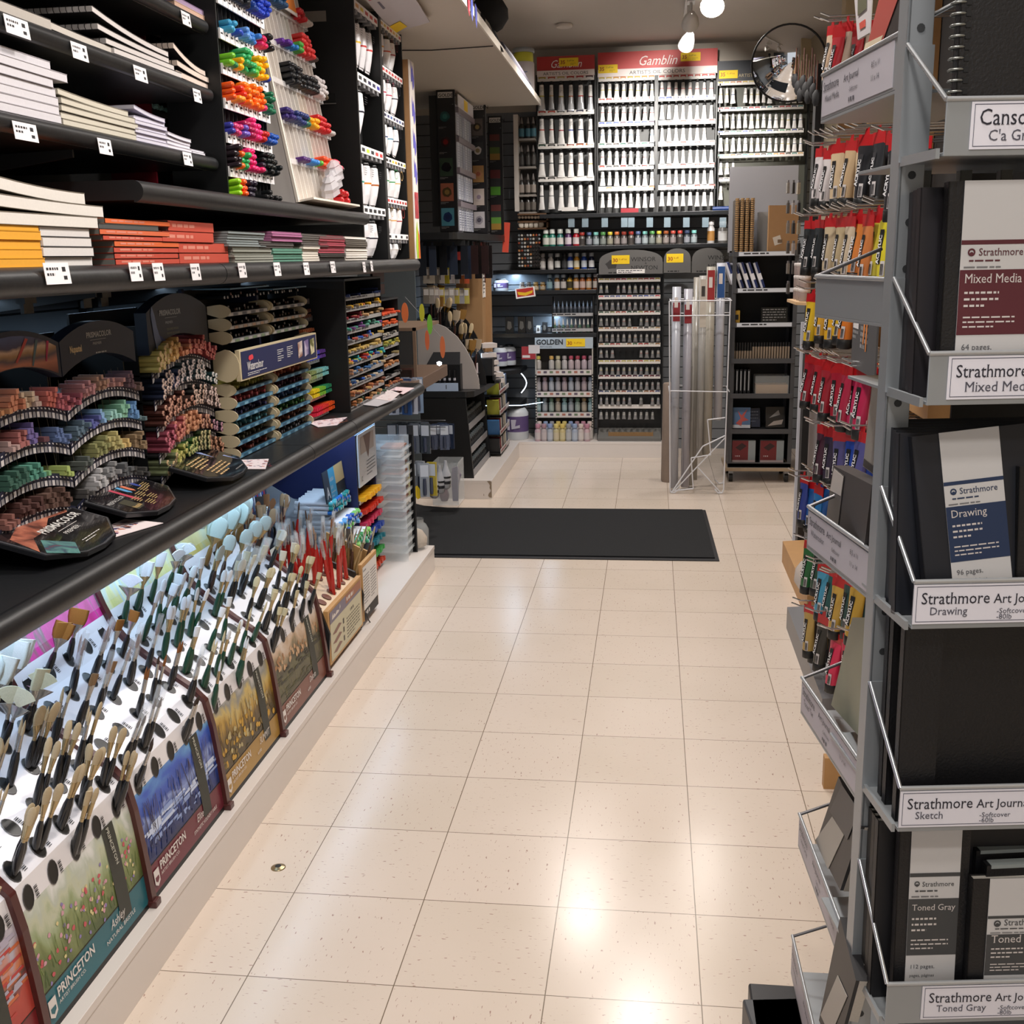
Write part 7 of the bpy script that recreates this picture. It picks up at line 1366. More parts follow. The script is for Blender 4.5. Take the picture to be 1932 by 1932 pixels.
# ---- brown glass case and paper shapes at the near counter end
t = thing('paint_palette', 'orange and green oval paper cutouts hanging by the counter end', 'decoration', (.1, 3.05, 1.1))
pv = None
for i, (px, py, c, w, h) in enumerate(((764, 590, '#d8703c', .016, .045), (796, 590, '#b8b82c', .012, .040), (811, 612, '#74b83c', .012, .045), (806, 642, '#c8643c', .010, .045), (835, 655, '#c86c40', .012, .05))):
    p = at(px, py, 3.06); col = mat(c, .6)
    o = MB(FR((p.x, 3.06, p.z), X, Z)).prism([(w*math.cos(k*.4), h*math.sin(k*.4)) for k in range(16)], 0, .002)
    if i == 0: pass
    part('paper_oval', o, col, t)
part('hanging_thread', MB().tube([(at(764, 560, 3.07).x, 3.07, at(764, 560, 3.07).z), (at(835, 640, 3.07).x, 3.07, at(835, 640, 3.07).z)], .0012, 4), mat('#6a6a6a', .5), t)
t = thing('display_case', 'brownish glass display case on a tan counter beyond the crayon racks', 'display case', (-.3, 3.7, .85))
ca = mat('#7c6654', .4)
part('counter_slab', MB().box(-.55, 3.12, .80, .02, 4.0, .86), mat('#6b5546', .35), t, bevel=.004)
part('case_frame', MB().box(-.30, 3.30, .861, -.28, 3.90, 1.10).box(-.30, 3.30, 1.085, .0, 3.90, 1.10).box(-.015, 3.30, .861, .0, 3.315, 1.10), ca, t)
part('glass_pane', MB().box(-.28, 3.305, .861, -.015, 3.309, 1.085), mat('#3a3430', .1, alpha=.5), t)
part('case_legs', MB().box(-.5, 3.2, 0, -.46, 3.24, .80).box(-.5, 3.9, 0, -.46, 3.94, .80), BLACK, t)
part('red_boxes', MB().box(-.1, 3.32, .861, -.03, 3.4, .90), mat('#6a3424', .5), t)
single('counter_lamp', MB().lathe([(.001, 0), (.010, .004), (.012, .015), (.001, .02)], 8, 0, TR(at(829, 690, 3.1).x, 3.10, at(829, 690, 3.1).z)), mat('#f4f8ff', .5, emit=8), 'tiny bright white lamp at the counter end by the orange cutout', 'lamp')
# hanging packs in the gap between the two units
t = thing('peg_panel', 'grey slatwall return panel with hooks between the two left units', 'panel', (-.5, 4.3, .1))
part('board', MB().box(-.6, 4.56, .115, -.26, 4.575, 1.50), mat('#5c6468', .5), t)
for z in (.615, .58): part('hook_rail', MB().tube([(-.30, 3.60, z), (.075, 3.60, z)], .003, 5), CHROME, t)
rng = random.Random(5)
pk = 0
for row, (z0, y, x0, x1, n, h, cs) in enumerate(((.70, 3.2, -.16, .01, 9, .17, ['#8fa8c8', '#b8c4d8', '#3a5c94', '#c8ccd8']), (.47, 3.45, -.17, .0, 10, .15, ['#3a4048', '#5c6470', '#4c545c', '#6c7480']), (.46, 3.62, .0, .085, 5, .13, ['#2c3850', '#3c4c6c', '#505c78']), (.26, 3.4, -.1, .03, 5, .17, ['#7c8490', '#b8bcc4', '#9aa4b0', '#c8b43c']))):
    for j in range(n):
        x = x0+(x1-x0)*j/(n-1); c = cs[(j+row) % len(cs)]; yy = y+(j % 3)*.03
        spawn('blister_pack', f'{ORD[j]} clear blister pack from the left, {["top", "second", "third", "lowest"][row]} cluster past the counter end', 'pack', TR(x, yy, z0) @ RZ(rng.uniform(-.3, .3)), [('blister_pack', cached(('bl', c, row), lambda: (MB().box(-.024, -.006, 0, .024, .006, h).rect(-.02, h*.6, .02, h*.95, .0066, 1, FR((0, 0, 0), X, Z)).lathe([(.008, .01), (.01, .03), (.008, h*.55)], 8, 2, TR(0, -.012, 0)), [mat(c, .15, alpha=.75), mat('#c8d0dc', .4), mat('#3c4458', .3)])))])
p = at(790, 820, 3.5); single('yellow_tag', MB(FR((p.x, 3.42, p.z-.28), X, Z) @ RZ(.6)).box(-.02, -.03, 0, .02, .03, .001), YTAG, 'small yellow tag hanging on a bottle pack past the plinth end', 'tag')
t = thing('squeeze_bottle_pack', 'clear pack of banded black and white squeeze bottles hanging by the mat', 'pack', (.0, 3.6, .2))
for k in range(3): part('bottle', MB().lathe([(.012, 0), (.024, .01), (.026, .08), (.012, .12), (.008, .15)], 10, 0, TR(.0+k*.028, 3.62+k*.02, .205+k*.02)).lathe([(.0265, .03), (.0265, .045)], 10, 1, TR(.0+k*.028, 3.62+k*.02, .205+k*.02), caps=False).lathe([(.0265, .06), (.0265, .07)], 10, 1, TR(.0+k*.028, 3.62+k*.02, .205+k*.02), caps=False), [mat('#b8bcc4', .3), mat('#1c2028', .4)], t)
t = thing('acrylic_bin', 'clear acrylic bin holding purple and pink toy tools, in front of the black cabinet', 'bin', (.02, 4.2, .115))
x0, x1 = at(815, 900, 4.1).x, at(864, 900, 4.1).x
for q in ((x0, 4.1, x0+.003, 4.3), (x1-.003, 4.1, x1, 4.3), (x0, 4.1, x1, 4.103), (x0, 4.297, x1, 4.3)): part('clear_wall', MB().box(q[0], q[1], .06, q[2], q[3], .30), CLEAR, t)
part('bin_floor', MB().box(x0, 4.1, .055, x1, 4.3, .06), CLEAR, t)
part('bin_bracket', MB().box(x0+.03, 4.3, .2, x0+.06, 4.56, .22), mat('#3a4044', .4), t)
single('toy_scissors', MB().prism([(0, 0), (.03, 0), (.035, .09), (.05, .15), (.03, .2), (.0, .19), (-.005, .1)], 0, .02, 0, FR((x0+.10, 4.20, .065), X, Z)), mat('#6c5878', .5), 'purple handled tool standing in the clear bin', 'tool')
single('toy_shape', MB().lathe([(.02, 0), (.03, .03), (.02, .07), (.012, .12), (.02, .16)], 10, 0, TR(x0+.05, 4.19, .065)), mat('#7c4c54', .5), 'dull pink rounded tool standing in the clear bin', 'tool')
single('green_sticker', MB(FR((x0+.055, 4.155, .16), X, Z)).box(-.012, -.012, 0, .016, .01, .001), mat('#9ae03c', .6), 'fluorescent green sticker on the pink tool in the clear bin', 'sticker')
# ---- things on the high white shelf, and hanging poster
t = thing('storage_bucket', 'clear white plastic bucket with blue label and yellow grey lid on the high shelf', 'bucket', (.315, 5.28, 2.376))
part('bucket_body', MB().lathe([(.062, 0), (.066, .02), (.066, .19), (.062, .20)], 18), mat('#cfcbd2', .3), t, local=True)
part('label_print', MB(FR((0, -.0675, 0), X, Z)).rect(-.03, .10, .02, .12, 0, 0).rect(-.03, .135, .03, .14, 0, 0).rect(-.01, .05, .0, .07, 0, 1), [mat('#5c74b0', .5), mat('#8c5c3c', .5)], t, local=True)
part('yellow_ring', MB().lathe([(.058, .20), (.060, .205), (.060, .25), (.056, .255)], 18), mat('#c8c840', .4), t, local=True)
part('grey_lid', MB().lathe([(.064, .255), (.068, .258), (.068, .275), (.06, .282)], 18), mat('#8c9094', .4), t, local=True)
t = thing('baseball_cap', 'black cap with a small letter hanging over the high shelf edge', 'cap', (.36, 4.05, 2.5))
q = U(915, 20, x=.38); part('crown', MB().lathe([(.085, 0), (.09, .03), (.075, .08), (.04, .105), (.0, .11)], 14, 0, TR(.33, q.y+.35, 2.50) @ Matrix.Rotation(.9, 4, 'Y'), caps=False), mat('#111114', .8), t)
part('brim', MB().lathe([(.001, 0), (.075, .0), (.075, .004), (.001, .006)], 14, 0, TR(.37, q.y+.35, 2.435) @ Matrix.Rotation(1.15, 4, 'Y'), sy=.9, sx=1.3), mat('#111114', .8), t)
part('shelf_post', MB().box(.31, q.y+.34, 2.376, .33, q.y+.36, 2.52), mat('#3c3a3c', .6), t)
t = thing('storage_bag', 'grey fabric roll lying along the high shelf edge behind the cap', 'bag', (.33, 4.6, 2.376))
part('fabric', MB().loft([[(p[0]*.05+.33, y, p[2]+2.376) for p in [(math.cos(a), 0, .05+.05*math.sin(a)*s) for a in [k*.785 for k in range(8)]]] for y, s in ((3.9, .8), (4.3, 1), (4.8, .9), (5.1, .6))]), mat('#5c5a66', .8, noise=.15), t)
t = thing('hanging_poster', 'white hanging poster with faint print and a yellow tag, flat under the high shelf', 'poster', (.1, 2.6, 2.33))
Q = [tuple(U(px, py, z=2.325))[:2] for px, py in ((640, -60), (742, 62), (811, 42), (735, -80))]
part('sheet', MB().prism(Q, 2.325, 2.329), mat('#c9c4c8', .6), t)
part('yellow_tag', MB().prism([tuple(U(px, py, z=2.323))[:2] for px, py in ((735, 50), (747, 62), (768, 50), (754, 40))], 2.322, 2.3235), YTAG, t)
part('faint_print', MB().prism([tuple(U(px, py, z=2.323))[:2] for px, py in ((712, 5), (716, 4), (727, 16), (723, 18))], 2.3235, 2.3245), mat('#6c6878', .6), t)
part('red_logo', MB().prism([tuple(U(px, py, z=2.323))[:2] for px, py in ((688, -4), (700, -8), (706, -1), (697, 2))], 2.3235, 2.3245), mat('#a8344c', .6), t)
t = thing('paper_garland', 'blue and red paper scraps taped to the high shelf edge', 'decoration', (.404, 2.9, 2.35))
for i, (px, py, c) in enumerate(((884, 4, '#c83c4c'), (890, 14, '#5c68c8'), (898, 28, '#5860b8'))):
    p = U(px, py, x=.406); part('paper_scrap', MB(FR((.406, p.y, p.z), Y, Z)).poly([(-.02, -.03), (.01, -.05), (.03, .0), (.02, .03), (-.02, .04)], .001), mat(c, .6), t)
single('ceiling_cable', MB().tube([(-.2, 3.35, 2.345), (.1, 3.4, 2.343), (.39, 3.36, 2.343)], .003, 5), mat('#3a3634', .6), 'thin dark cable crossing under the high white shelf', 'cable')
# ================================================================ PAPER ROLLS, CART, MIRROR, LAMPS
WW = mat('#d9dbe2', .35); 
YF, YR_ = 4.74, 5.03
def W2(px, py, y=YF): p = at(px, py, y); return (p.x, y, max(p.z, .005))
t = thing('roll_stand', 'white wire floor stand holding tall paper rolls, beside the black cart', 'rack', (1.4, 4.85, 0))
for ys, dx in ((YF, 0), (YR_, .02)):
    part('side_loop', MB().tube([(1.212+dx, ys, 1.15), (1.222+dx, ys, .62), (1.232+dx, ys, .03), (1.238+dx, ys, .008), (1.26+dx, ys, .006), (1.29+dx, ys, .03)], .0045, 6), WW, t)
    part('side_loop', MB().tube([(1.563+dx, ys, 1.15), (1.558+dx, ys, .62), (1.553+dx, ys, .03), (1.545+dx, ys, .008), (1.52+dx, ys, .006), (1.50+dx, ys, .03)], .0045, 6), WW, t)
    part('top_bar', MB().tube([(1.212+dx, ys, 1.15), (1.563+dx, ys, 1.15)], .004, 6), WW, t)
    part('cross_bar', MB().tube([(1.213+dx, ys, 1.065), (1.562+dx, ys, 1.065)], .0035, 6), WW, t)
    part('cross_bar', MB().tube([(1.220+dx, ys, .625), (1.558+dx, ys, .618)], .0035, 6), WW, t)
for z in (1.15, .62):
    for x in (1.22, 1.57): part('depth_bar', MB().tube([(x, YF, z), (x, YR_, z)], .0035, 5), WW, t)
part('diagonal_bar', MB().tube([W2(1268, 928), W2(1326, 842), W2(1368, 822)], .0045, 6), WW, t)
part('diagonal_bar', MB().tube([W2(1368, 826), W2(1272, 926)], .004, 6), WW, t)
part('diagonal_bar', MB().tube([W2(1317, 882), W2(1360, 930)], .004, 6), WW, t)
part('step_bar', MB().tube([W2(1271, 926), W2(1308, 922), W2(1304, 864), W2(1341, 858), W2(1335, 792), W2(1368, 788)], .004, 6), WW, t)
rl = [(1277, 541, 920, '#a4a7b0', '#8c2830'), (1299, 545, 918, '#a09fa8', '#8c2830'), (1316, 523, 905, '#8c877e', '#7c7264'), (1328, 520, 862, '#9c9a96', '#4c4440'), (1342, 503, 858, '#9c978c', '#9c2c2c'), (1361, 496, 792, '#aeb0ba', '#2c5898'), (1309, 560, 915, '#a8a49c', '#8c8478')]
for i, (px, pt, pb, c, lab) in enumerate(rl):
    y = 4.83+(.10 if i in (2, 6) else 0)+.02*(i % 2); p = at(px, pt, y); b = at(px+2, pb, y); z0 = max(b.z, .01); r = .026 if i not in (2, 6) else .022
    t = thing('paper_roll', f'{["white paper roll with red label, leftmost in the wire stand", "white roll with red label, second from the left", "grey roll at the back of the wire stand", "roll with a dark picture label in the middle of the stand", "cream roll with red label beside the blue labelled roll", "white roll with blue label, tallest and rightmost in the stand", "thin grey roll low behind the others in the stand"][i]}', 'paper roll', (p.x, y, z0))
    hh = p.z-z0
    part('roll', MB().lathe([(r*.8, 0), (r, 0), (r, hh), (r*.8, hh)], 14), mat(c, .25, coat=.3, noise=.04, scale=9), t, local=True)
    if i not in (2, 6): part('roll_label', MB().rect(-r*.8, hh-(.3 if i == 3 else .20), r*.8, hh-(.02 if i > 2 else .09), 0, 0, FR((0, -r*1.02, 0), X, Z)).rect(-r*.5, hh-.12, r*.3, hh-.06, 0, 1, FR((0, -r*1.04, 0), X, Z)), [mat(lab if i != 3 else '#c8c0b4', .5), mat('#e0d8d4' if i != 3 else '#3c3834', .5)], t, local=True)
# tall clear sleeve of brown paper behind the stand
t = thing('brown_paper_roll', 'upright roll of brown paper standing left behind the wire stand', 'paper roll', (1.2, 5.0, 0))
part('roll', MB().lathe([(.05, 0), (.055, .01), (.05, .62), (.045, .63)], 12, 0, TR(1.235, 5.12, 0)), mat('#8c7c70', .5, noise=.15), t)
# ---- black shelf cart
X0, X1, YC = 1.60, 1.985, 5.10; YD = YC+.34
CG = mat('#4b4c50', .4, .2); CD = mat('#26272a', .5)
t = thing('shelf_cart', 'dark grey seven shelf cart on a wooden dolly in front of the back wall', 'cart', ((X0+X1)/2, (YC+YD)/2, 0))
part('dolly_board', MB().box(X0-.02, YC-.02, .075, X1+.02, YD+.02, .095), mat('#a08c74', .6, noise=.1), t, bevel=.002)
for x, y in ((X0+.02, YC+.03), (X1-.02, YC+.03), (X0+.02, YD-.03), (X1-.02, YD-.03)):
    part('caster', MB().cyl((x-.012, y, .028), (x+.012, y, .028), .0275, n=14).box(x-.014, y-.01, .03, x+.014, y+.01, .074, 1), [BLACK, STEEL], t)
for x in (X0-.004, X1-.02):
    for y in (YC, YD-.02): part('post', MB().box(x, y, .096, x+.024, y+.02, 1.43), CG, t)
part('side_sheet', MB().box(X1-.002, YC+.02, .1, X1, YD-.02, 1.40), CD, t)
part('side_sheet', MB().box(X0-.003, YC+.02, .1, X0-.001, YD-.02, 1.40), CD, t)
part('back_sheet', MB().box(X0, YD-.004, .1, X1, YD, 1.40), CD, t)
lev = {}
for k, (py, white) in enumerate(((478, 1), (547, 1), (612, 1), (680, 0), (746, 0), (813, 0), (878, 0))):
    z = at(1435, py, YC).z; lev[k] = z+.008
    part('shelf_tray', MB().box(X0+.02, YC+.001, z-.004, X1-.02, YD-.005, z+.004), CD, t)
    mb = MB().box(X0+.0, YC-.006, z-.018, X1, YC, z+.012)
    if white: mb.rect(.03, -.014, .36, .010, .0006, 1, FR((X0, YC-.006, z), X, Z)).lines(X0+.06, z+.004, .25, 1, .01, .008, 2, FR((0, YC-.007, 0), X, Z), .0004, k)
    part('shelf_rail', mb, [CG, mat('#ccd0d8', .5), DARKTXT], t)
part('bottom_rail', MB().box(X0, YC-.006, .10, X1, YC, .13), CG, t)
# grey board standing on top
a = at(1377, 315, 5.42); b = at(1504, 389, 5.42)
single('grey_board', MB().box(a.x, 5.42, lev[0], b.x, 5.428, a.z), mat('#8d8c90', .5), 'large plain grey board standing at the back of the cart top', 'board')
single('small_grey_box', MB().box(1.76, 5.30, lev[0], 1.93, 5.40, lev[0]+.24), mat('#8a8682', .6), 'pale grey box standing behind the wirebound pads on the cart', 'box')
for i in range(4):
    x = 1.605+i*.030; tt = thing('wirebound_pad', f'{ORD[i]} kraft wirebound pad from the left, standing on the cart top', 'sketchbook', (x, 5.15, lev[0]))
    part('pages', MB().box(x, 5.115, lev[0], x+.020, 5.34, lev[0]+.31), mat('#4c443c', .6), tt)
    part('wire_binding', MB().add(*(lambda vs, fs: (vs, fs))([], [])).lathe([(.0115, .0), (.0115, .006)], 8, 0, TR(x+.010, 5.108, lev[0]+.31), caps=False), [mat('#b08c5c', .4, .3)], tt)
    mb = MB()
    for k in range(28): mb.lathe([(.0125, k*.011), (.0135, k*.011+.003), (.0125, k*.011+.006)], 8, 0, TR(x+.010, 5.110, lev[0]+.004), caps=False)
    part('wire_binding', mb, mat('#b08c60', .4, .4), tt)
t = thing('kraft_pad', 'large kraft covered wirebound pad leaning right on the cart top', 'sketchbook', (1.87, 5.2, lev[0]))
T = FR((1.80, 5.14, lev[0]+.002), (1, .3, 0), (.18, .05, 1)); part('cover', MB(T).box(0, 0, 0, .19, .27, .016), mat('#a8825c', .6, noise=.05), t)
part('cover_label', MB(T).rect(.05, .02, .10, .07, .0168, 0, TR(0, 0, 0) @ RZ(.3)).poly([(.06, .05), (.09, .05), (.09, .07), (.06, .07)], .0172, 1), [mat('#d8d0c8', .5), mat('#7c6450', .5)], t)
mb = MB(T)
for k in range(22): mb.lathe([(.009, 0), (.0095, .003), (.009, .006)], 8, 0, TR(.192, .008+k*.0118, .008) @ Matrix.Rotation(-math.pi/2, 4, 'X'), caps=False)
part('wire_binding', mb, mat('#2c2824', .4, .4), t)
for i in range(2): spawn('dark_pad', f'{ORD[i]} black pad leaning behind the kraft pad', 'sketchbook', TR(1.86+i*.022, 5.24, lev[0]) @ Matrix.Rotation(.2, 4, 'Y'), [('dark_pad', cached(('dp', 0), lambda: (MB().box(0, -.06, 0, .014, .1, .24), [mat('#1a1817', .5)])))])
for i in range(5):
    spawn('boxed_pad', f'{ORD[i]} blue and white boxed pad from the left on the second cart shelf', 'pad', TR(1.605+i*.042, 5.13, lev[1]) @ Matrix.Rotation(-.34, 4, 'Y'), [('boxed_pad', cached(('bp', i == 4), lambda: (MB().box(0, 0, 0, .012, .2, .16, 0).box(.012, 0, 0, .026, .2, .16, 1).rect(.0, .05, .026, .09, .0006, 2, FR((0, 0, 0), X, Z)), [mat('#d4d4dc', .5), mat('#1c2c60', .5), mat('#e4e4ea', .5)])))])
t = thing('kneaded_box', 'small yellow box on the third cart shelf, left', 'box', (1.62, 5.15, lev[2])); part('box', MB().box(1.608, 5.13, lev[2], 1.65, 5.25, lev[2]+.075).rect(0, 0, .03, .03, .0006, 1, FR((1.612, 5.13, lev[2]+.02), X, Z)), [mat('#b8902c', .5), BLACK], t)
single('dark_pack', MB(FR((1.78, 5.16, lev[2]), X, (0, .2, 1))).box(0, 0, 0, .16, .09, .012).lines(.01, .08, .14, 5, .016, .006, 1, z=.0126), [mat('#202426', .2), mat('#8c8c8c', .4)], 'dark shrink-wrapped pack leaning on the third cart shelf', 'pack')
for i in range(21):
    spawn('charcoal_tin', f'{ORD[i]} small upright cylinder pack from the left on the fourth cart shelf', 'pack', TR(1.622+i*.0165, 5.125, lev[3]), [('charcoal_tin', cached(('ct', i > 6), lambda: (MB().lathe([(.007, 0), (.007, .05 if i < 7 else .075), (.0065, .05 if i < 7 else .075), (.0065, .10)], 8, ms=[0, 1, 1]), [mat('#8c7c6c', .4), mat('#1a1a1c', .4)])))])
for i in range(5):
    spawn('silver_pen_pack', f'{ORD[i]} silver and black pack from the left on the fifth cart shelf', 'pack', TR(1.612+i*.024, 5.13, lev[4]), [('silver_pen_pack', cached(('sp', 0), lambda: (MB().box(0, 0, 0, .016, .15, .15).box(.004, -.001, .02, .010, 0, .14, 1), [mat('#1c1e20', .3), mat('#b8bcc0', .25, .5)])))])
t = thing('pencil_box_set', 'tan boxed set wrapped in clear film on the fifth cart shelf', 'box', (1.85, 5.15, lev[4])); part('tan_box', MB().box(1.76, 5.125, lev[4], 1.955, 5.25, lev[4]+.055), mat('#9c7c58', .5), t); part('clear_wrap', MB().box(1.755, 5.12, lev[4], 1.96, 5.255, lev[4]+.11), CLEAR, t)
T = FR((1.625, 5.16, lev[5]), (1, -.05, 0), (0, .25, 1)); single('colour_tin', MB(T).box(0, 0, 0, .11, .13, .015).poly([(.02, .03), (.05, .06), (.03, .11), (.055, .08), (.09, .12), (.07, .07), (.1, .05), (.06, .04), (.055, .01)], .0158, 1).rect(.0, 0, .11, .02, .0158, 2), [mat('#4c6c94', .4), mat('#b84c44', .5), mat('#c8ccd4', .5)], 'blue tin with a burst of colour on the sixth cart shelf', 'tin')
T = FR((1.73, 5.2, lev[5]), (1, .1, 0), (-.1, .2, 1)); single('blue_tin', MB(T).box(0, 0, 0, .07, .12, .012).lines(.01, .1, .05, 4, .02, .006, 1, z=.0126), [mat('#2c3448', .4), mat('#7c8494', .5)], 'dark blue tin beside the burst tin on the cart', 'tin')
T = FR((1.83, 5.18, lev[5]), (1, .1, 0), (.25, .2, 1)); single('drawing_set', MB(T).box(0, 0, 0, .12, .13, .02).poly([(.01, .01), (.10, .02), (.11, .05), (.05, .04)], .0206, 1).poly([(.02, .06), (.09, .08), (.08, .11)], .0206, 2), [mat('#2c2c2e', .3), mat('#b4a8a0', .4), mat('#8c8c8c', .4)], 'grey drawing set tilted in clear film on the sixth cart shelf', 'pack')
for i in range(2):
    x = 1.625+i*.175; single('red_box_set', MB(FR((x, 5.13, lev[6]), X, Z)).box(0, 0, -.05, .145, .145, 0).rect(.0, .0, .10, .145, .0006, 1).poly([(.02, .10), (.06, .13), (.09, .11), (.05, .08)], .0012, 2).rect(.0, .0, .145, .02, .0012, 3).lines(.02, .05, .05, 1, .01, .008, 3, z=.0012), [mat('#8c9498', .4), mat('#6c1c22', .4), mat('#30181a', .4), mat('#b8a8a8', .4)], f'{["left", "right"][i]} red and grey boxed set on the lowest cart shelf', 'box')
# ---- small shelf of wooden jars right of the cart (mostly hidden)
# ---- convex mirror
MC = Vector((1.83, 4.6, 2.41)); R_ = .196
mn = (Vector((1.0, .2, 1.2))-MC).normalized(); MT = mn.to_track_quat('Z', 'Y').to_matrix().to_4x4(); MT.translation = MC
t = thing('convex_mirror', 'round convex security mirror with black rim below the ceiling, right', 'mirror', MC)
prof = [(R_*math.sin(a)/math.sin(.62), .36*R_*(math.cos(a)-math.cos(.62))/(1-math.cos(.62))) for a in [.62*(1-k/8) for k in range(9)]]
part('mirror_dome', MB(MT).lathe([(max(r, .0005), z) for r, z in prof], 40, caps=False), mat('#e8ecf0', .015, 1), t)
part('rim', MB(MT).lathe([(R_*.985, .004), (R_*1.01, .006), (R_*1.03, 0), (R_*1.0, -.012), (R_*.6, -.014)], 40, caps=False), BLACK, t)
part('bracket', MB().tube([tuple(MC-mn*.012), (1.95, 4.7, 2.45), (2.13, 4.7, 2.45)], .008, 6), STEEL, t)
# ---- track lamps
def track_lamp(x, y, z, aim, label, glow=1, r=.045):
    d = (Vector(aim)-Vector((x, y, z))).normalized(); T = d.to_track_quat('Z', 'Y').to_matrix().to_4x4(); T.translation = (x, y, z)
    t = thing('track_lamp', label, 'lamp', (x, y, z))
    part('lamp_shade', MB(T).lathe([(r*1.0, .055), (r*1.02, .052), (r*.85, .0), (r*.5, -.05), (r*.35, -.06), (.002, -.062)], 18, caps=False).lathe([(r*.97, .054), (r*.8, .0), (r*.45, -.045)], 18, caps=False), mat('#d8d6d4', .4), t)
    part('bulb', MB(T).lathe([(.002, .032), (r*.62, .028), (r*.72, .0), (r*.4, -.02)], 16, caps=False), mat('#fff4e4', .4, emit=22 if glow else 1.6), t)
    part('neck', MB().tube([(x, y, z+.03), (x, y, CEIL-.03)], .008, 6).box(x-.02, y-.05, z+.08, x+.02, y+.05, z+.12), mat('#cfcdcb', .4), t)
track_lamp(1.389, 3.98, 2.62, (1.2, 2.2, .9), 'glowing white track lamp facing the camera at the top edge', 1, .06)
track_lamp(1.295, 4.32, 2.60, (1.22, 6.2, 2.1), 'middle white track lamp aimed at the back wall', 0)
track_lamp(1.30, 4.98, 2.615, (1.0, 6.2, 2.0), 'rear white cone track lamp just above the red header', 0)
t = thing('lamp_track', 'white ceiling track carrying three lamps', 'lamp track', (1.3, 4.4, CEIL)); part('rail', MB().box(1.28, 3.6, CEIL-.03, 1.32, 5.3, CEIL-.001), mat('#d0ccc8', .4), t)
single('ceiling_hook', MB().tube([(1.16, 4.1, CEIL-.002), (1.16, 4.1, CEIL-.05), (1.175, 4.1, CEIL-.06)], .004, 5), STEEL, 'small dark hook in the ceiling left of the lamps', 'hook')
single('smoke_detector', MB().lathe([(.05, 0), (.055, .012), (.05, .02)], 16, 0, TR(.55, 5.5, CEIL-.021)), mat('#d4ccc4', .5), 'flat round cream disc on the ceiling before the back wall', 'detector')
# ================================================================ RIGHT WALL: ACRYLIC TUBES ON HOOKS
def slab(mb, P, t, m=0):
    """slab from four corner points, thickened by t behind the face"""
    P = [Vector(p) for p in P]; n = (P[1]-P[0]).cross(P[3]-P[0]).normalized()*t; Q = [p-n for p in P]
    return mb.add([tuple(p) for p in P+Q], [(0, 1, 2, 3), (7, 6, 5, 4), (0, 4, 5, 1), (1, 5, 6, 2), (2, 6, 7, 3), (3, 7, 4, 0)], m)
OAK = mat('#b58a58', .55, noise=.1, scale=20)
t = thing('hook_wall', 'tall wooden framed wall of chrome hooks holding acrylic paint tubes, right side', 'display rack', (1.85, 2.2, 0))
part('peg_panel', MB().box(2.0, 1.0, .1, 2.012, 3.3, 2.25), mat('#1c1a1a', .7), t)
for y in (1.02, 1.95, 2.55, 3.26): part('wood_post', MB().box(1.90, y, .1, 1.998, y+.04, 2.25), OAK, t)
for z in (1.17, 1.40, .95): part('wood_rail', MB().box(1.88, 1.3, z, 1.94, 3.26, z+.07), OAK, t)
part('base_tray', MB().prism([(1.64, .0), (1.64, .085), (2.0, .11), (2.0, .0)], 0, .91, 0, FR((0, 2.27, 0), X, Z)), mat('#77777a', .4, .3), t)
part('wood_base', MB().prism([(1.73, .0), (1.73, .10), (2.0, .12), (2.0, 0)], 0, .85, 0, FR((0, 3.23, 0), X, Z)), OAK, t)
def atube(col, word):
    def f():
        mb = MB(); r = .0185
        se = [[(p[0], p[1], z) for p in ell(a*r, b*r, z)] for a, b, z in ((1.35, .1, -.03), (1.3, .25, -.05), (1.15, .7, -.09), (1.02, 1, -.135), (1, 1, -.152))]
        mb.loft(se, 0); T = FR((-.004, -.0155, -.135), Z, -X) @ TR(0, 0, 0)
        s2 = MB(Matrix.Rotation(-.11, 4, 'X')); mb.add([(-.013, -.0165-.000, -.125), (.0, -.0178, -.125), (.0, -.0068, -.05), (-.014, -.0062, -.05)], [(0, 1, 2, 3)], 1)
        mb.text('ACRYLIC', .004, .002, .0125, 2, FR((-.0015, -.0186, -.128), (0, .14, 1), (-1, 0, 0)), z=.0006, bold=.03, sx=1.25)
        mb.add([(.003, -.0195, -.150), (.014, -.0168, -.150), (.014, -.0150, -.118), (.003, -.0175, -.118)], [(0, 1, 2, 3)], 3)
        for k in range(5): mb.add([(.004+k*.002, -.0198, -.148), (.005+k*.002, -.0196, -.148), (.005+k*.002, -.0178, -.124), (.004+k*.002, -.0182, -.124)], [(0, 1, 2, 3)], 1)
        return mb, [mat(col, .35), BLACK if col not in ('#1f2024', '#26282c') else mat('#2a2a2e', .5), mat('#d8d8da', .5), mat('#c4c0c0', .5)]
    tab = cached('tab', lambda: (MB().box(-.025, -.001, -.032, .025, .001, -.004).add([(-.008, -.001, -.004), (.008, -.001, -.004), (.005, 0, .012), (-.005, 0, .012)], [(0, 1, 2, 3)]), [mat('#a8161c', .35)]))
    cap = cached('acap', lambda: (MB().lathe([(.0185, -.152), (.0195, -.153), (.0195, -.176), (.017, -.178)], 10), [BLACK]))
    return [('tube_body', cached(('at', col), f)), ('hang_tab', tab), ('screw_cap', cap)]
XT_ = 1.62
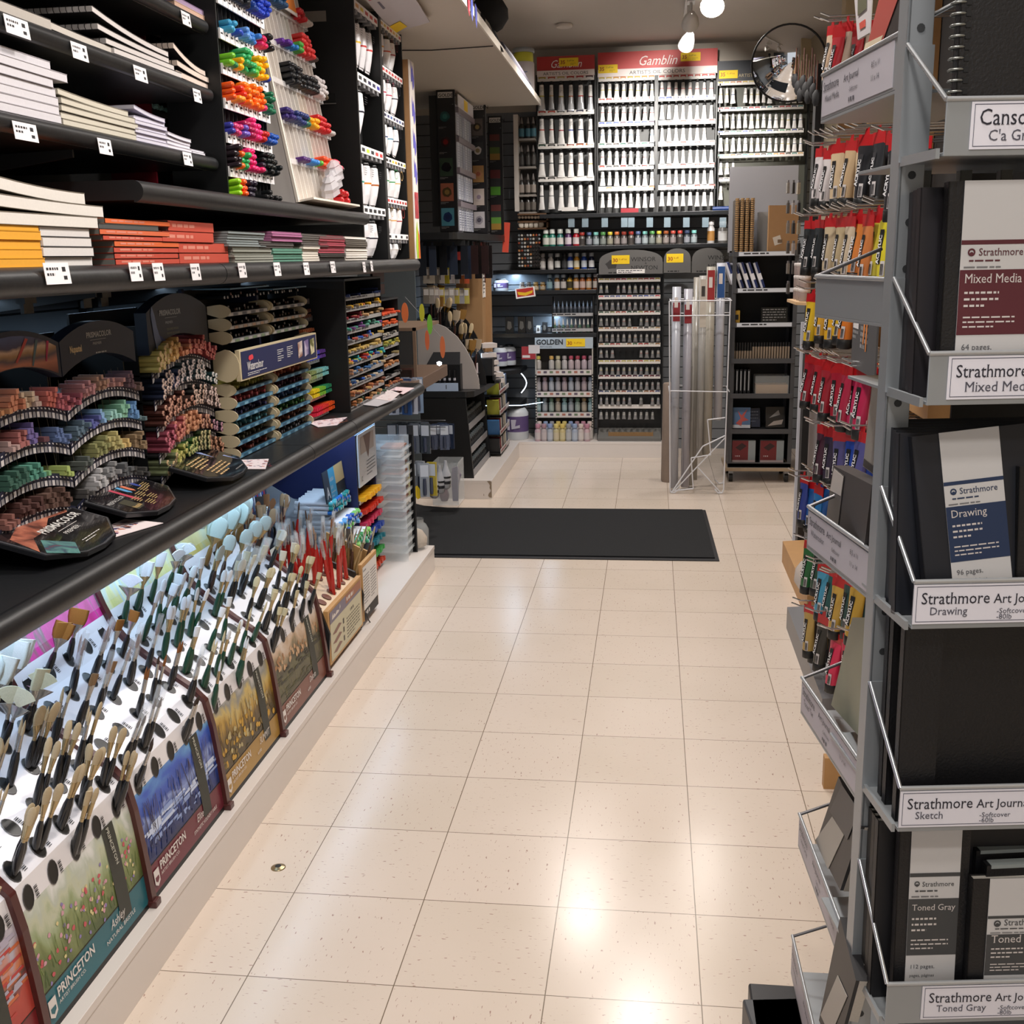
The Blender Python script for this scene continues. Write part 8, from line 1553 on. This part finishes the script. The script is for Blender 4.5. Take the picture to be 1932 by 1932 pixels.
R = {'top': [(1572, 45, '#b8a088', 'beige'), (1600, 38, '#a89484', 'taupe'), (1585, 48, '#9c2028', 'dark red')],
 'second': [(1550, 277, '#c8c2c4', 'white'), (1566, 281, '#c4bebe', 'off-white'), (1582, 268, '#c0aa8a', 'buff'), (1608, 262, '#b39a78', 'ochre beige'), (1637, 250, '#1f2024', 'black'), (1660, 245, '#26282c', 'dark grey'), (1694, 255, '#1f2024', 'near black')],
 'third': [(1530, 414, '#1c2226', 'blue black'), (1547, 412, '#20282c', 'charcoal'), (1568, 408, '#b0a084', 'sand'), (1588, 408, '#a89878', 'khaki'), (1606, 405, '#b8a890', 'stone'), (1624, 400, '#c87838', 'orange'), (1640, 402, '#b8703c', 'dull orange'), (1658, 396, '#b8ac3c', 'olive yellow'), (1676, 388, '#c8bc2c', 'yellow'), (1692, 394, '#c8b828', 'deep yellow')],
 'fourth': [(1535, 552, '#c8a824', 'golden'), (1552, 540, '#c8982c', 'amber'), (1572, 538, '#d0a020', 'warm yellow'), (1592, 530, '#c8a428', 'mustard'), (1606, 528, '#c87024', 'deep orange')],
 'fifth': [(1530, 668, '#8c1828', 'crimson'), (1548, 672, '#981c28', 'red'), (1563, 680, '#90202c', 'wine red'), (1581, 684, '#94182c', 'carmine'), (1600, 688, '#a02440', 'rose red'), (1616, 692, '#ac2c54', 'magenta'), (1632, 692, '#a82048', 'cerise'), (1648, 700, '#c08884', 'pink')],
 'sixth': [(1552, 800, '#3c1c2c', 'plum'), (1568, 806, '#2c2438', 'aubergine'), (1586, 812, '#4c4878', 'violet grey'), (1610, 812, '#1c3c94', 'royal blue'), (1629, 812, '#4c4c84', 'slate violet')],
 'seventh': [(1518, 895, '#2c3c84', 'navy'), (1530, 905, '#24589c', 'cobalt'), (1546, 915, '#1c64a0', 'cerulean')],
 'eighth': [(1530, 1020, '#1c5c30', 'green'), (1549, 1022, '#1c4030', 'dark green')],
 'ninth': [(1556, 1062, '#3c88a8', 'turquoise blue'), (1572, 1070, '#1c4c4c', 'teal'), (1585, 1088, '#b89440', 'ochre'), (1604, 1085, '#24403c', 'dark teal'), (1622, 1090, '#b08c30', 'raw sienna')],
 'tenth': [(1528, 1140, '#a88c4c', 'bronze'), (1538, 1150, '#3c3430', 'umber'), (1555, 1160, '#2c2c28', 'sepia')],
 'eleventh': [(1580, 1193, '#cc2850', 'hot pink'), (1602, 1195, '#c82448', 'bright rose'), (1622, 1198, '#c42c54', 'fluorescent pink')]}
for rn, L in R.items():
    zs = []
    for i, (px, py, c, w) in enumerate(L):
        p = U(px, py, x=XT_+.02*(i % 2)); zs.append(p.z)
        for d in range(2):
            x = p.x+d*.05; spawn('acrylic_tube', f'{w} acrylic tube, {"front" if d == 0 else "behind the front one"}, {rn} hook row from the top', 'paint tube', TR(x, p.y, p.z) @ RZ(-math.pi/2+.55+random.uniform(-.2, .2)) @ Matrix.Rotation(random.uniform(-.03, .10), 4, 'Y'), atube(c, w))
        part('hook', MB().tube([(1.998, p.y, p.z+.012), (XT_-.03, p.y, p.z+.012), (XT_-.055, p.y, p.z+.022)], .0028, 5), CHROME, t)
# spare hooks in view
for (px0, py0, px1, py1, n, xx) in ((1524, 252, 1580, 242, 6, 1.60), (1516, 398, 1580, 386, 7, 1.60), (1512, 655, 1570, 668, 8, 1.61), (1512, 768, 1590, 808, 9, 1.61), (1512, 878, 1560, 925, 8, 1.61), (1508, 985, 1530, 1010, 4, 1.62), (1510, 1082, 1545, 1150, 6, 1.64), (1535, 1150, 1580, 1195, 4, 1.62)):
    for k in range(n):
        f = k/(n-1); p = U(px0+(px1-px0)*f, py0+(py1-py0)*f, x=xx)
        part('hook', MB().tube([(1.998, p.y, p.z-.004), (xx+.02, p.y, p.z-.004), (xx, p.y, p.z+.008)], .0028, 5), CHROME, t)
# packs of black brushes and jars beyond the tubes
for i in range(9):
    px = 1503+i*5; p = U(px, 95+(i % 3)*12, x=1.75)
    spawn('sponge_brush_pack', f'{ORD[i]} black foam brush pack from the left beside the mirror', 'pack', TR(1.75, p.y, p.z-.16) @ RZ(-.9), [('sponge_brush_pack', cached('sbp', lambda: (MB().box(-.002, -.002, .04, .002, .002, .17, 1).lathe([(.012, 0), (.022, .015), (.022, .045), (.008, .06)], 8, 0, sy=.5), [mat('#18181a', .7), mat('#6a4438', .5)])))], 'black foam brush packs by the mirror')
single('pack_rail', MB().box(1.80, 3.25, 0, 1.83, 3.33, 2.2), mat('#18181a', .5), 'black upright rail of small hanging packs left of the acrylic tubes', 'rail')
for i in range(16):
    px, py = 1487+(i % 3)*10, 345+(i//3)*38; p = U(px, py, x=1.78)
    c = ['#6c645c', '#2a2624', '#847864', '#45403c', '#8c8480', '#1c1a1c'][i % 6]
    spawn('small_hanging_pack', f'small pack, level {ORD[i//3]} from the top, {ORD[i % 3]} across, left of the acrylic tubes', 'pack', TR(1.78, p.y, p.z-.05), [('small_hanging_pack', cached(('shp', c), lambda: (MB().box(-.006, -.025, 0, .006, .025, .05).box(-.004, -.018, .05, .004, .018, .062, 1), [mat(c, .35, noise=.3, scale=90), mat('#5c5858', .4)])))])
t2 = thing('jar_shelf', 'small pale wooden shelf with round front, left of the acrylic tubes', 'shelf', (1.75, 3.4, 1.18))
p = U(1500, 566, x=1.72); part('board', MB().prism([(1.995, p.y-.35), (1.80, p.y-.35), (1.70, p.y-.2), (1.70, p.y+.12), (1.995, p.y+.12)], p.z-.012, p.z), mat('#c8a67c', .5), t2, bevel=.002)
for i in range(9):
    spawn('glass_jar', f'small clear jar, {["lower", "middle", "upper"][i//3]} layer, {ORD[i % 3]} along the little wooden shelf', 'jar', TR(1.74, p.y-.14+(i % 3)*.09, p.z+.001+(i//3)*.052), [('jar_body', cached('gj', lambda: (MB().lathe([(.022, 0), (.024, .004), (.024, .036)], 12), [mat('#b8a8a4', .1, alpha=.6)]))), ('lid', cached('gl', lambda: (MB().lathe([(.024, .036), (.025, .037), (.025, .048), (.023, .05)], 12), [mat('#c8c0bc', .3)])))])
single('upright_panel', MB().box(1.80, 3.42, 0, 1.99, 3.44, 1.1), mat('#c9cdd8', .5), 'white upright panel between the black cart and the tube hooks', 'panel')
p = U(1510, 1020, x=1.70); single('clear_bag', MB().lathe([(.02, 0), (.04, .03), (.035, .08), (.015, .11)], 9, 0, TR(1.72, p.y, .115)), mat('#d8dce0', .15, alpha=.5), 'crumpled clear bag lying on the wooden base', 'bag')
p = U(1532, 355, x=1.5)
# ---------------------------------------------------------------- orange and grey hanging booklet
T = FR(U(1606, 675, x=1.60), (0, -1, 0), Z); single('booklet', MB(T).box(0, -.02, -.004, .30, .13, 0).rect(.01, .075, .08, .09, .0006, 1).lines(.01, .115, .07, 1, .01, .02, 1).lines(.01, .07, .07, 2, .012, .007, 2).lines(.11, .085, .09, 4, .014, .009, 2).poly([(.155, .12), (.20, .12), (.19, .03), (.18, .03), (.182, .10), (.172, .10), (.155, .045), (.145, .045)], .0016, 3), [mat('#4a4a4c', .5), mat('#d8d8d8', .5), mat('#9c9c9c', .5), mat('#d88440', .5)], 'dark grey booklet with white print and orange clip under the blank tray', 'booklet')
# ================================================================ NEAR SKETCHBOOK TOWER
SV = mat('#9a9fa3', .35, .45); SVD = mat('#6c7074', .4, .4); BK = mat('#101013', .45, noise=.1, scale=300, bump=.3); BKN = mat('#10131c', .5); PG = mat('#b4b0a8', .7, noise=.1, scale=300)
TW = TR(1.375, -.60, 0) @ RZ(.14)
def L(x, y, z): return TW @ Vector((x, y, z))
t = thing('sketchbook_tower', 'tall silver metal display tower of black sketchbooks, nearest object on the right', 'display rack', (1.6, -.45, 0))
mb = MB(TW); mb.box(0.0, .0, .12, .004, .03, 1.80); mb.box(0, 0, .12, .028, .004, 1.80); part('post', mb, SV, t, bevel=.001)
mb = MB(TW)
for k in range(34): mb.lathe([(.0045, 0), (.0001, 0)], 10, 0, FR((.014, -.0006, .15+k*.05), X, Z), caps=False)
part('post_holes', mb, mat('#2c2e30', .5), t)
part('post', MB(TW).box(.56, 0, .12, .59, .03, 1.8), SV, t)
part('back_sheet', MB(TW).box(.16, .20, .3, .56, .204, 1.78), mat('#17181b', .6), t)
part('base', MB(TW).box(-.02, -.16, .0, .6, .5, .10), mat('#3c3e42', .4), t, bevel=.004)
ZT = [1.565, 1.315, 1.068, .823, .569, .30]; PT = [1.633, 1.390, 1.153, .912, .674, .42]
names = [('Canson', "C'a Grain", None), ('Strathmore', 'Mixed Media', None), ('Strathmore Art Journal', 'Drawing', '-80lb'), ('Strathmore Art Journal', 'Sketch', '-60lb'), ('Strathmore Art Journal', 'Toned Gray', '-80lb'), None]
for k, (z, pz) in enumerate(zip(ZT, PT)):
    s = part('tray', MB(TW).box(.006, -.102, z-.054, .56, .16, z-.050).box(.006, -.104, z-.054, .56, -.102, z), SV, t, bevel=.0006)
    part('rolled_rim', MB(TW).tube([(.006, -.103, z), (.56, -.103, z)], .0028, 8), mat('#b8bcc0', .3, .6), s)
    part('side_plate', MB(TW).box(-.002, -.001, z-.052, .030, .001, pz), SV, s)
    part('side_wire', MB(TW).tube([(.006, -.103, z), (-.0, -.003, pz)], .0026, 8), mat('#c8ccd0', .25, .8), s)
    part('side_lip', MB(TW).box(.0, -.10, z-.056, .004, .0, z-.046), SV, s)
    if names[k]:
        a, b, c = names[k]; x0 = {0: .031, 1: .026, 2: .006, 3: .006, 4: .048}[k]
        T = TW @ FR((x0, -.1045, z-.050), X, Z)
        lb = part('name_card', MB(T).box(0, .002, 0, .30, .047, .0006, 0).rect(.003, .0045, .297, .0052, .0009, 1).rect(.003, .0442, .297, .0449, .0009, 1).rect(.003, .0045, .0036, .0449, .0009, 1), [mat('#dcdbe4', .4), mat('#4a4c5c', .5)], s)
        mb = MB(T); sp_ = a.split(' Art')
        mb.serif(sp_[0], .008, .025, .0190 if k else .022, 0, sx=.86, z=.0012)
        if len(sp_) > 1: mb.serif('Art Journal', .088, .025, .0150, 0, sx=.92, z=.0012)
        mb.serif(b, .018, .0125 if k > 1 else .010, .0128 if k > 1 else .015, 1, z=.0012, sx=.95)
        if c: mb.text('-Softcover', .092, .013, .0085, 1, z=.0012).text(c, .092, .0065, .0085, 1, z=.0012)
        part('lettering', mb, [mat('#20202c', .5), mat('#4c4c58', .5)], lb)
def journal(label, x, y, z, w, h, lean, band=None, cover=BK, th=.012, spiral=False, roll=0, bx=.05, bw=.073):
    """black journal standing in a tray: local tower coords of its lower left front corner"""
    M = TW @ TR(x, y, z) @ Matrix.Rotation(roll, 4, 'Y') @ FR((0, 0, 0), X, (0, math.sin(lean), math.cos(lean)))
    WMx = M.copy(); t = thing('sketchbook', label, 'sketchbook', M)
    part('cover', MB().box(0, 0, -th, w, h, -th+.001).box(0, 0, -.001, w, h, 0).box(0, 0, -th, .0012, h, 0), cover, t, local=True)
    part('page_block', MB().box(.002, .002, -th+.001, w-.001, h-.002, -.001), PG, t, local=True)
    if band:
        c, title, pages = band; mb = MB(); F = FR((bx, 0, .0006), X, Y)
        mb.box(0, 0, 0, bw, h+.0005, .0008, 0, F).rect(0, h*.715, bw, h*.735, .0011, 1, F).rect(0, h*.30, bw, h*.60, .0011, 1, F)
        bd = part('paper_band', mb, [mat('#c3c2c2', .4), mat(c, .45)], t, local=True)
        mb = MB(F); mb.serif('Strathmore', bw*.25, h*.665, bw*.145, 0, z=.0014, sx=.95).lathe([(bw*.055, 0), (bw*.032, 0)], 14, 0, TR(bw*.15, h*.68, .0014), caps=False).lathe([(bw*.03, 0), (bw*.001, 0)], 10, 0, TR(bw*.15, h*.672, .0015), caps=False)
        mb.lines(bw*.12, h*.645, bw*.75, 1, .01, h*.007, 0, z=.0014).lines(bw*.05, h*.615, bw*.9, 1, .01, h*.006, 1, z=.0014, seed=2)
        mb.serif(title, bw*.07, h*.54, bw*.185, 2, z=.0014, sx=.95 if len(title) < 11 else .86)
        mb.lines(bw*.08, h*.50, bw*.5, 3, h*.030, h*.010, 2, z=.0014, seed=3).lines(bw*.08, h*.385, bw*.75, 3, h*.022, h*.007, 2, z=.0014, seed=5)
        mb.text(pages+' pages,', bw*.08, h*.23, bw*.12, 3, z=.0014).text('pages, páginas', bw*.08, h*.185, bw*.09, 3, z=.0014).lines(bw*.08, h*.15, bw*.6, 2, h*.03, h*.008, 3, z=.0014, seed=8)
        for q in range(12): mb.rect(bw*(.5+q*.035), h*.02, bw*(.5+q*.035+.008+.012*(q % 2)), h*.09, .0014, 3)
        part('band_print', mb, [mat(c, .5), mat('#6a6a6c', .5), mat('#c9c2bf', .5), mat('#55565a', .5)], bd, local=True)
    if spiral:
        for q in range(int(h/.0105)):
            part('wire_ring', MB().lathe([(.0075, -.0011), (.0088, 0), (.0075, .0011)], 10, 0, TR(.001, .006+q*.0105, -th/2) @ Matrix.Rotation(math.pi/2, 4, 'X'), caps=False), mat('#8a8c88', .3, .7), t, local=True)
            part('ring_slot', MB().box(.006, .003+q*.0105, .0003, .011, .008+q*.0105, .0008), mat('#050506', .8), t, local=True)
    return t
bg, nv, gy = '#54202a', '#1c2f50', '#3e4042'
zb = [z-.049 for z in ZT]
journal('black wirebound sketchbook standing in the top tray, spiral on its left', .022, -.088, zb[0], .12, .30, .04, spiral=True)
journal('second black wirebound sketchbook in the top tray, cut by the photo edge', .150, -.092, zb[0], .14, .30, .04, spiral=True)
for i in range(5): journal(f'{ORD[i]} plain dark book from the front behind the burgundy banded journal', .003+.0035*i, -.070+.020*i, zb[1], .20, .218-.001*i, .05, cover=mat('#18151a', .5))
journal('black journal with burgundy paper band in the second tray', .022, -.090, zb[1], .20, .222, .03, (bg, 'Mixed Media', '64'), bx=.016)
for i in range(6): journal(f'{ORD[i]} plain dark book from the front behind the blue banded journal', .0+.004*i, -.068+.020*i, zb[2], .20, .205, .10, cover=BKN)
journal('black journal with blue paper band leaning in the third tray', .030, -.090, zb[2], .20, .205, .16, (nv, 'Drawing', '96'), cover=BKN, roll=-.10, bx=.030, bw=.066)
journal('black journal cut off by the photo edge beside the blue paper band', .125, -.094, zb[2], .14, .17, .12)
for i in range(6): journal(f'{ORD[i]} black softcover journal from the front in the plain fourth tray', .008+[0, .045, .002, .004, .05, .006][i], -.088+.020*i, zb[3], [.044, .16, .20, .20, .14, .2][i], .238-.002*i, .03)
for i in range(5): journal(f'{ORD[i]} black journal seen edge-on behind the two grey banded journals', .002+.003*i, -.060+.020*i, zb[4], .20, .235-.004*i, .03, cover=mat('#17130f' if i else '#101014', .5))
journal('black journal with dark grey paper band in the fifth tray, left', .020, -.086, zb[4], .085, .245, .05, (gy, 'Toned Gray', '112'), bx=.014, bw=.060)
journal('smaller front journal with white and grey band in the fifth tray, right', .104, -.098, zb[4], .14, .178, .04, (gy, 'Toned Gray', '112'), bx=.020, bw=.078)
for i in range(4): single('sketch_pad', MB(TW @ RZ(.04)).box(.108+.004*(3-i), -.088+i*.02, zb[4]+.004, .25, -.076+i*.02, zb[4]+.190+.008*i).box(.113+.004*(3-i), -.0885+i*.02, zb[4]+.186+.008*i, .25, -.0755+i*.02, zb[4]+.1905+.008*i, 1), [BK, mat('#8c9494', .6)], f'{ORD[i]} grey edged pad from the front behind the white banded journal', 'sketchbook')
for i in range(4): journal(f'{ORD[i]} pale edged book behind, between the first and second trays', .06+.05*i, .10+.004*i, zb[1], .014, .27, .0, cover=mat('#6c6c66', .6))
# hanging pages above the second and third tray
# ---- side trays facing the aisle
sg = [((1698, 62), (1552, 142), (1690, 170), 'Mixed Media'), ((1672, 527), (1540, 521), (1670, 612), None), ((1648, 1042), (1525, 955), (1640, 1125), 'Watercolor'), ((1625, 1440), (1513, 1278), (1620, 1512), 'Toned Tan'), ((1600, 1778), (1508, 1535), (1596, 1845), 'Toned Gray'), ((1575, 2110), (1495, 1765), (1570, 2190), 'Toned Blue')]
for k, (n, f, bt, word) in enumerate(sg):
    N = U(*n, x=1.378); F = U(*f, z=N.z); B = U(*bt, x=1.378); h = N.z-B.z; d = (N-F); w = d.length; rt = d.normalized(); nn = Vector((-rt.y*-1, -rt.x, 0)); nn = rt.cross(Z)
    T = FR(F-Vector((0, 0, h)), rt, Z)
    s = part('side_tray', MB(T).box(0, 0, -.003, w, h, 0).box(0, -.004, -.16, w, 0, 0), SV, t, bevel=.0006)
    part('rolled_rim', MB(T).tube([(0, h, 0), (w, h, 0)], .0028, 8), mat('#b8bcc0', .3, .6), s)
    part('side_wire', MB(T).tube([(w, h, 0), (w+.004, h+.03, -.06), (w+.006, h+.05, -.09)], .0026, 8), mat('#c8ccd0', .25, .8), s)
    part('side_wire', MB(T).tube([(.003, h, 0), (.0, h+.035, -.09)], .0026, 8), mat('#6c6a6c', .35, .6), s)
    if word:
        lb = part('name_card', MB(T).box(.006, .004, 0, w-.014, h-.005, .0008), mat('#b6b2ba', .45), s)
        part('lettering', MB(T).serif('Strathmore', .012, h*.60, .017, 0, sx=.85, z=.0014).text('Art Journal', w*.34, h*.60, .013, 0, z=.0014).text(word, .020, h*.36, .012, 1, z=.0014).text('-Softcover', w*.42, h*.36, .008, 1, z=.0014).text('8.5 x 11', w*.70, h*.62, .0095, 1, z=.0014).text('11 x 14', w*.70, h*.36, .0095, 1, z=.0014).lines(w*.42, h*.24, .04, 1, .01, .005, 1, z=.0014), [mat('#34343c', .5), mat('#55555c', .5)], lb)
def side_book(label, px4, x, col, th=.012, extra=None, nm='sketchbook', cat='sketchbook'):
    P = [U(px, py, x=x+(.02 if i in (1, 2) else 0)*0) for i, (px, py) in enumerate(px4)]
    c = sum(P, Vector())/4; t_ = thing(nm, label, cat, c)
    part('cover', slab(MB(), P, th), mat(col, .5), t_)
    part('page_block', slab(MB(), [p+Vector((th*.3, 0, -.001)) for p in P], th*.8), PG, t_)
    if extra:
        for q, (pp, cc, en) in enumerate(extra): part(en, slab(MB(), [U(a_, b_, x=x-.0012-.0004*q) for a_, b_ in pp], .0006), mat(cc, .5), t_)
    return t_
side_book('dark book with a red booklet face standing in the uppermost side tray', [(1648, 100), (1690, 75), (1728, -40), (1690, -60)], 1.40, '#2a2422', .02, [(((1634, 95), (1664, 80), (1700, -20), (1668, -40)), '#b04a40', 'red_front'), (((1628, 100), (1660, 82), (1666, 66), (1633, 82)), '#d8c8ac', 'cream_strip')])
side_book('white folded leaflet with orange flames in the uppermost side tray', [(1618, 75), (1640, 62), (1644, 0), (1612, 0)], 1.42, '#c8c2c4', .002, [(((1622, 56), (1632, 50), (1632, 36), (1621, 44)), '#c84c3c', 'red_print'), (((1618, 30), (1634, 16), (1634, -4), (1618, -2)), '#5c5c44', 'photo_print')], 'leaflet', 'leaflet')
side_book('cream edged journal with grey paper band in the middle side tray', [(1557, 990), (1630, 1035), (1645, 915), (1572, 878)], 1.372, '#2a2526', .022, [(((1557, 988), (1580, 1000), (1592, 898), (1573, 882)), '#55504c', 'paper_band'), (((1566, 925), (1586, 936), (1591, 900), (1573, 884)), '#b8b2ac', 'white_band')])
side_book('tall beige journal standing behind the middle side tray', [(1628, 880), (1660, 905), (1672, 720), (1645, 730)], 1.40, '#a09a90', .015, [(((1628, 878), (1660, 903), (1661, 890), (1630, 865)), '#3c3430', 'dark_foot')])
side_book('large pale olive board standing tall between the lower side trays', [(1568, 1330), (1632, 1402), (1640, 1165), (1608, 1165)], 1.385, '#8f9078', .006, None, 'board', 'board')
side_book('black journal with grey paper band tilted in the lower side tray', [(1540, 1590), (1585, 1680), (1625, 1560), (1582, 1465)], 1.375, '#131317', .015, [(((1538, 1585), (1562, 1640), (1592, 1575), (1570, 1540)), '#aaa79e', 'white_band'), (((1565, 1530), (1598, 1585), (1620, 1530), (1588, 1480)), '#3a3a3c', 'grey_band')])
side_book('black journal with pale band low down in the lowest side tray', [(1545, 1925), (1575, 2000), (1615, 1850), (1585, 1730)], 1.37, '#141316', .015, [(((1548, 1915), (1566, 1955), (1598, 1880), (1580, 1840)), '#a8a49c', 'white_band')])
single('kraft_board_end', MB().box(1.585, .93, 0, 1.64, .96, .09), OAK, 'small kraft board corner standing on the floor behind the side trays', 'board')
a = U(1480, 1850, z=.12); single('black_floor_box', MB().box(1.30, -.42, 0, 1.42, -.06, .10), mat('#1c1c1f', .4), 'black box on the floor at the foot of the silver tower', 'box', bevel=.004)
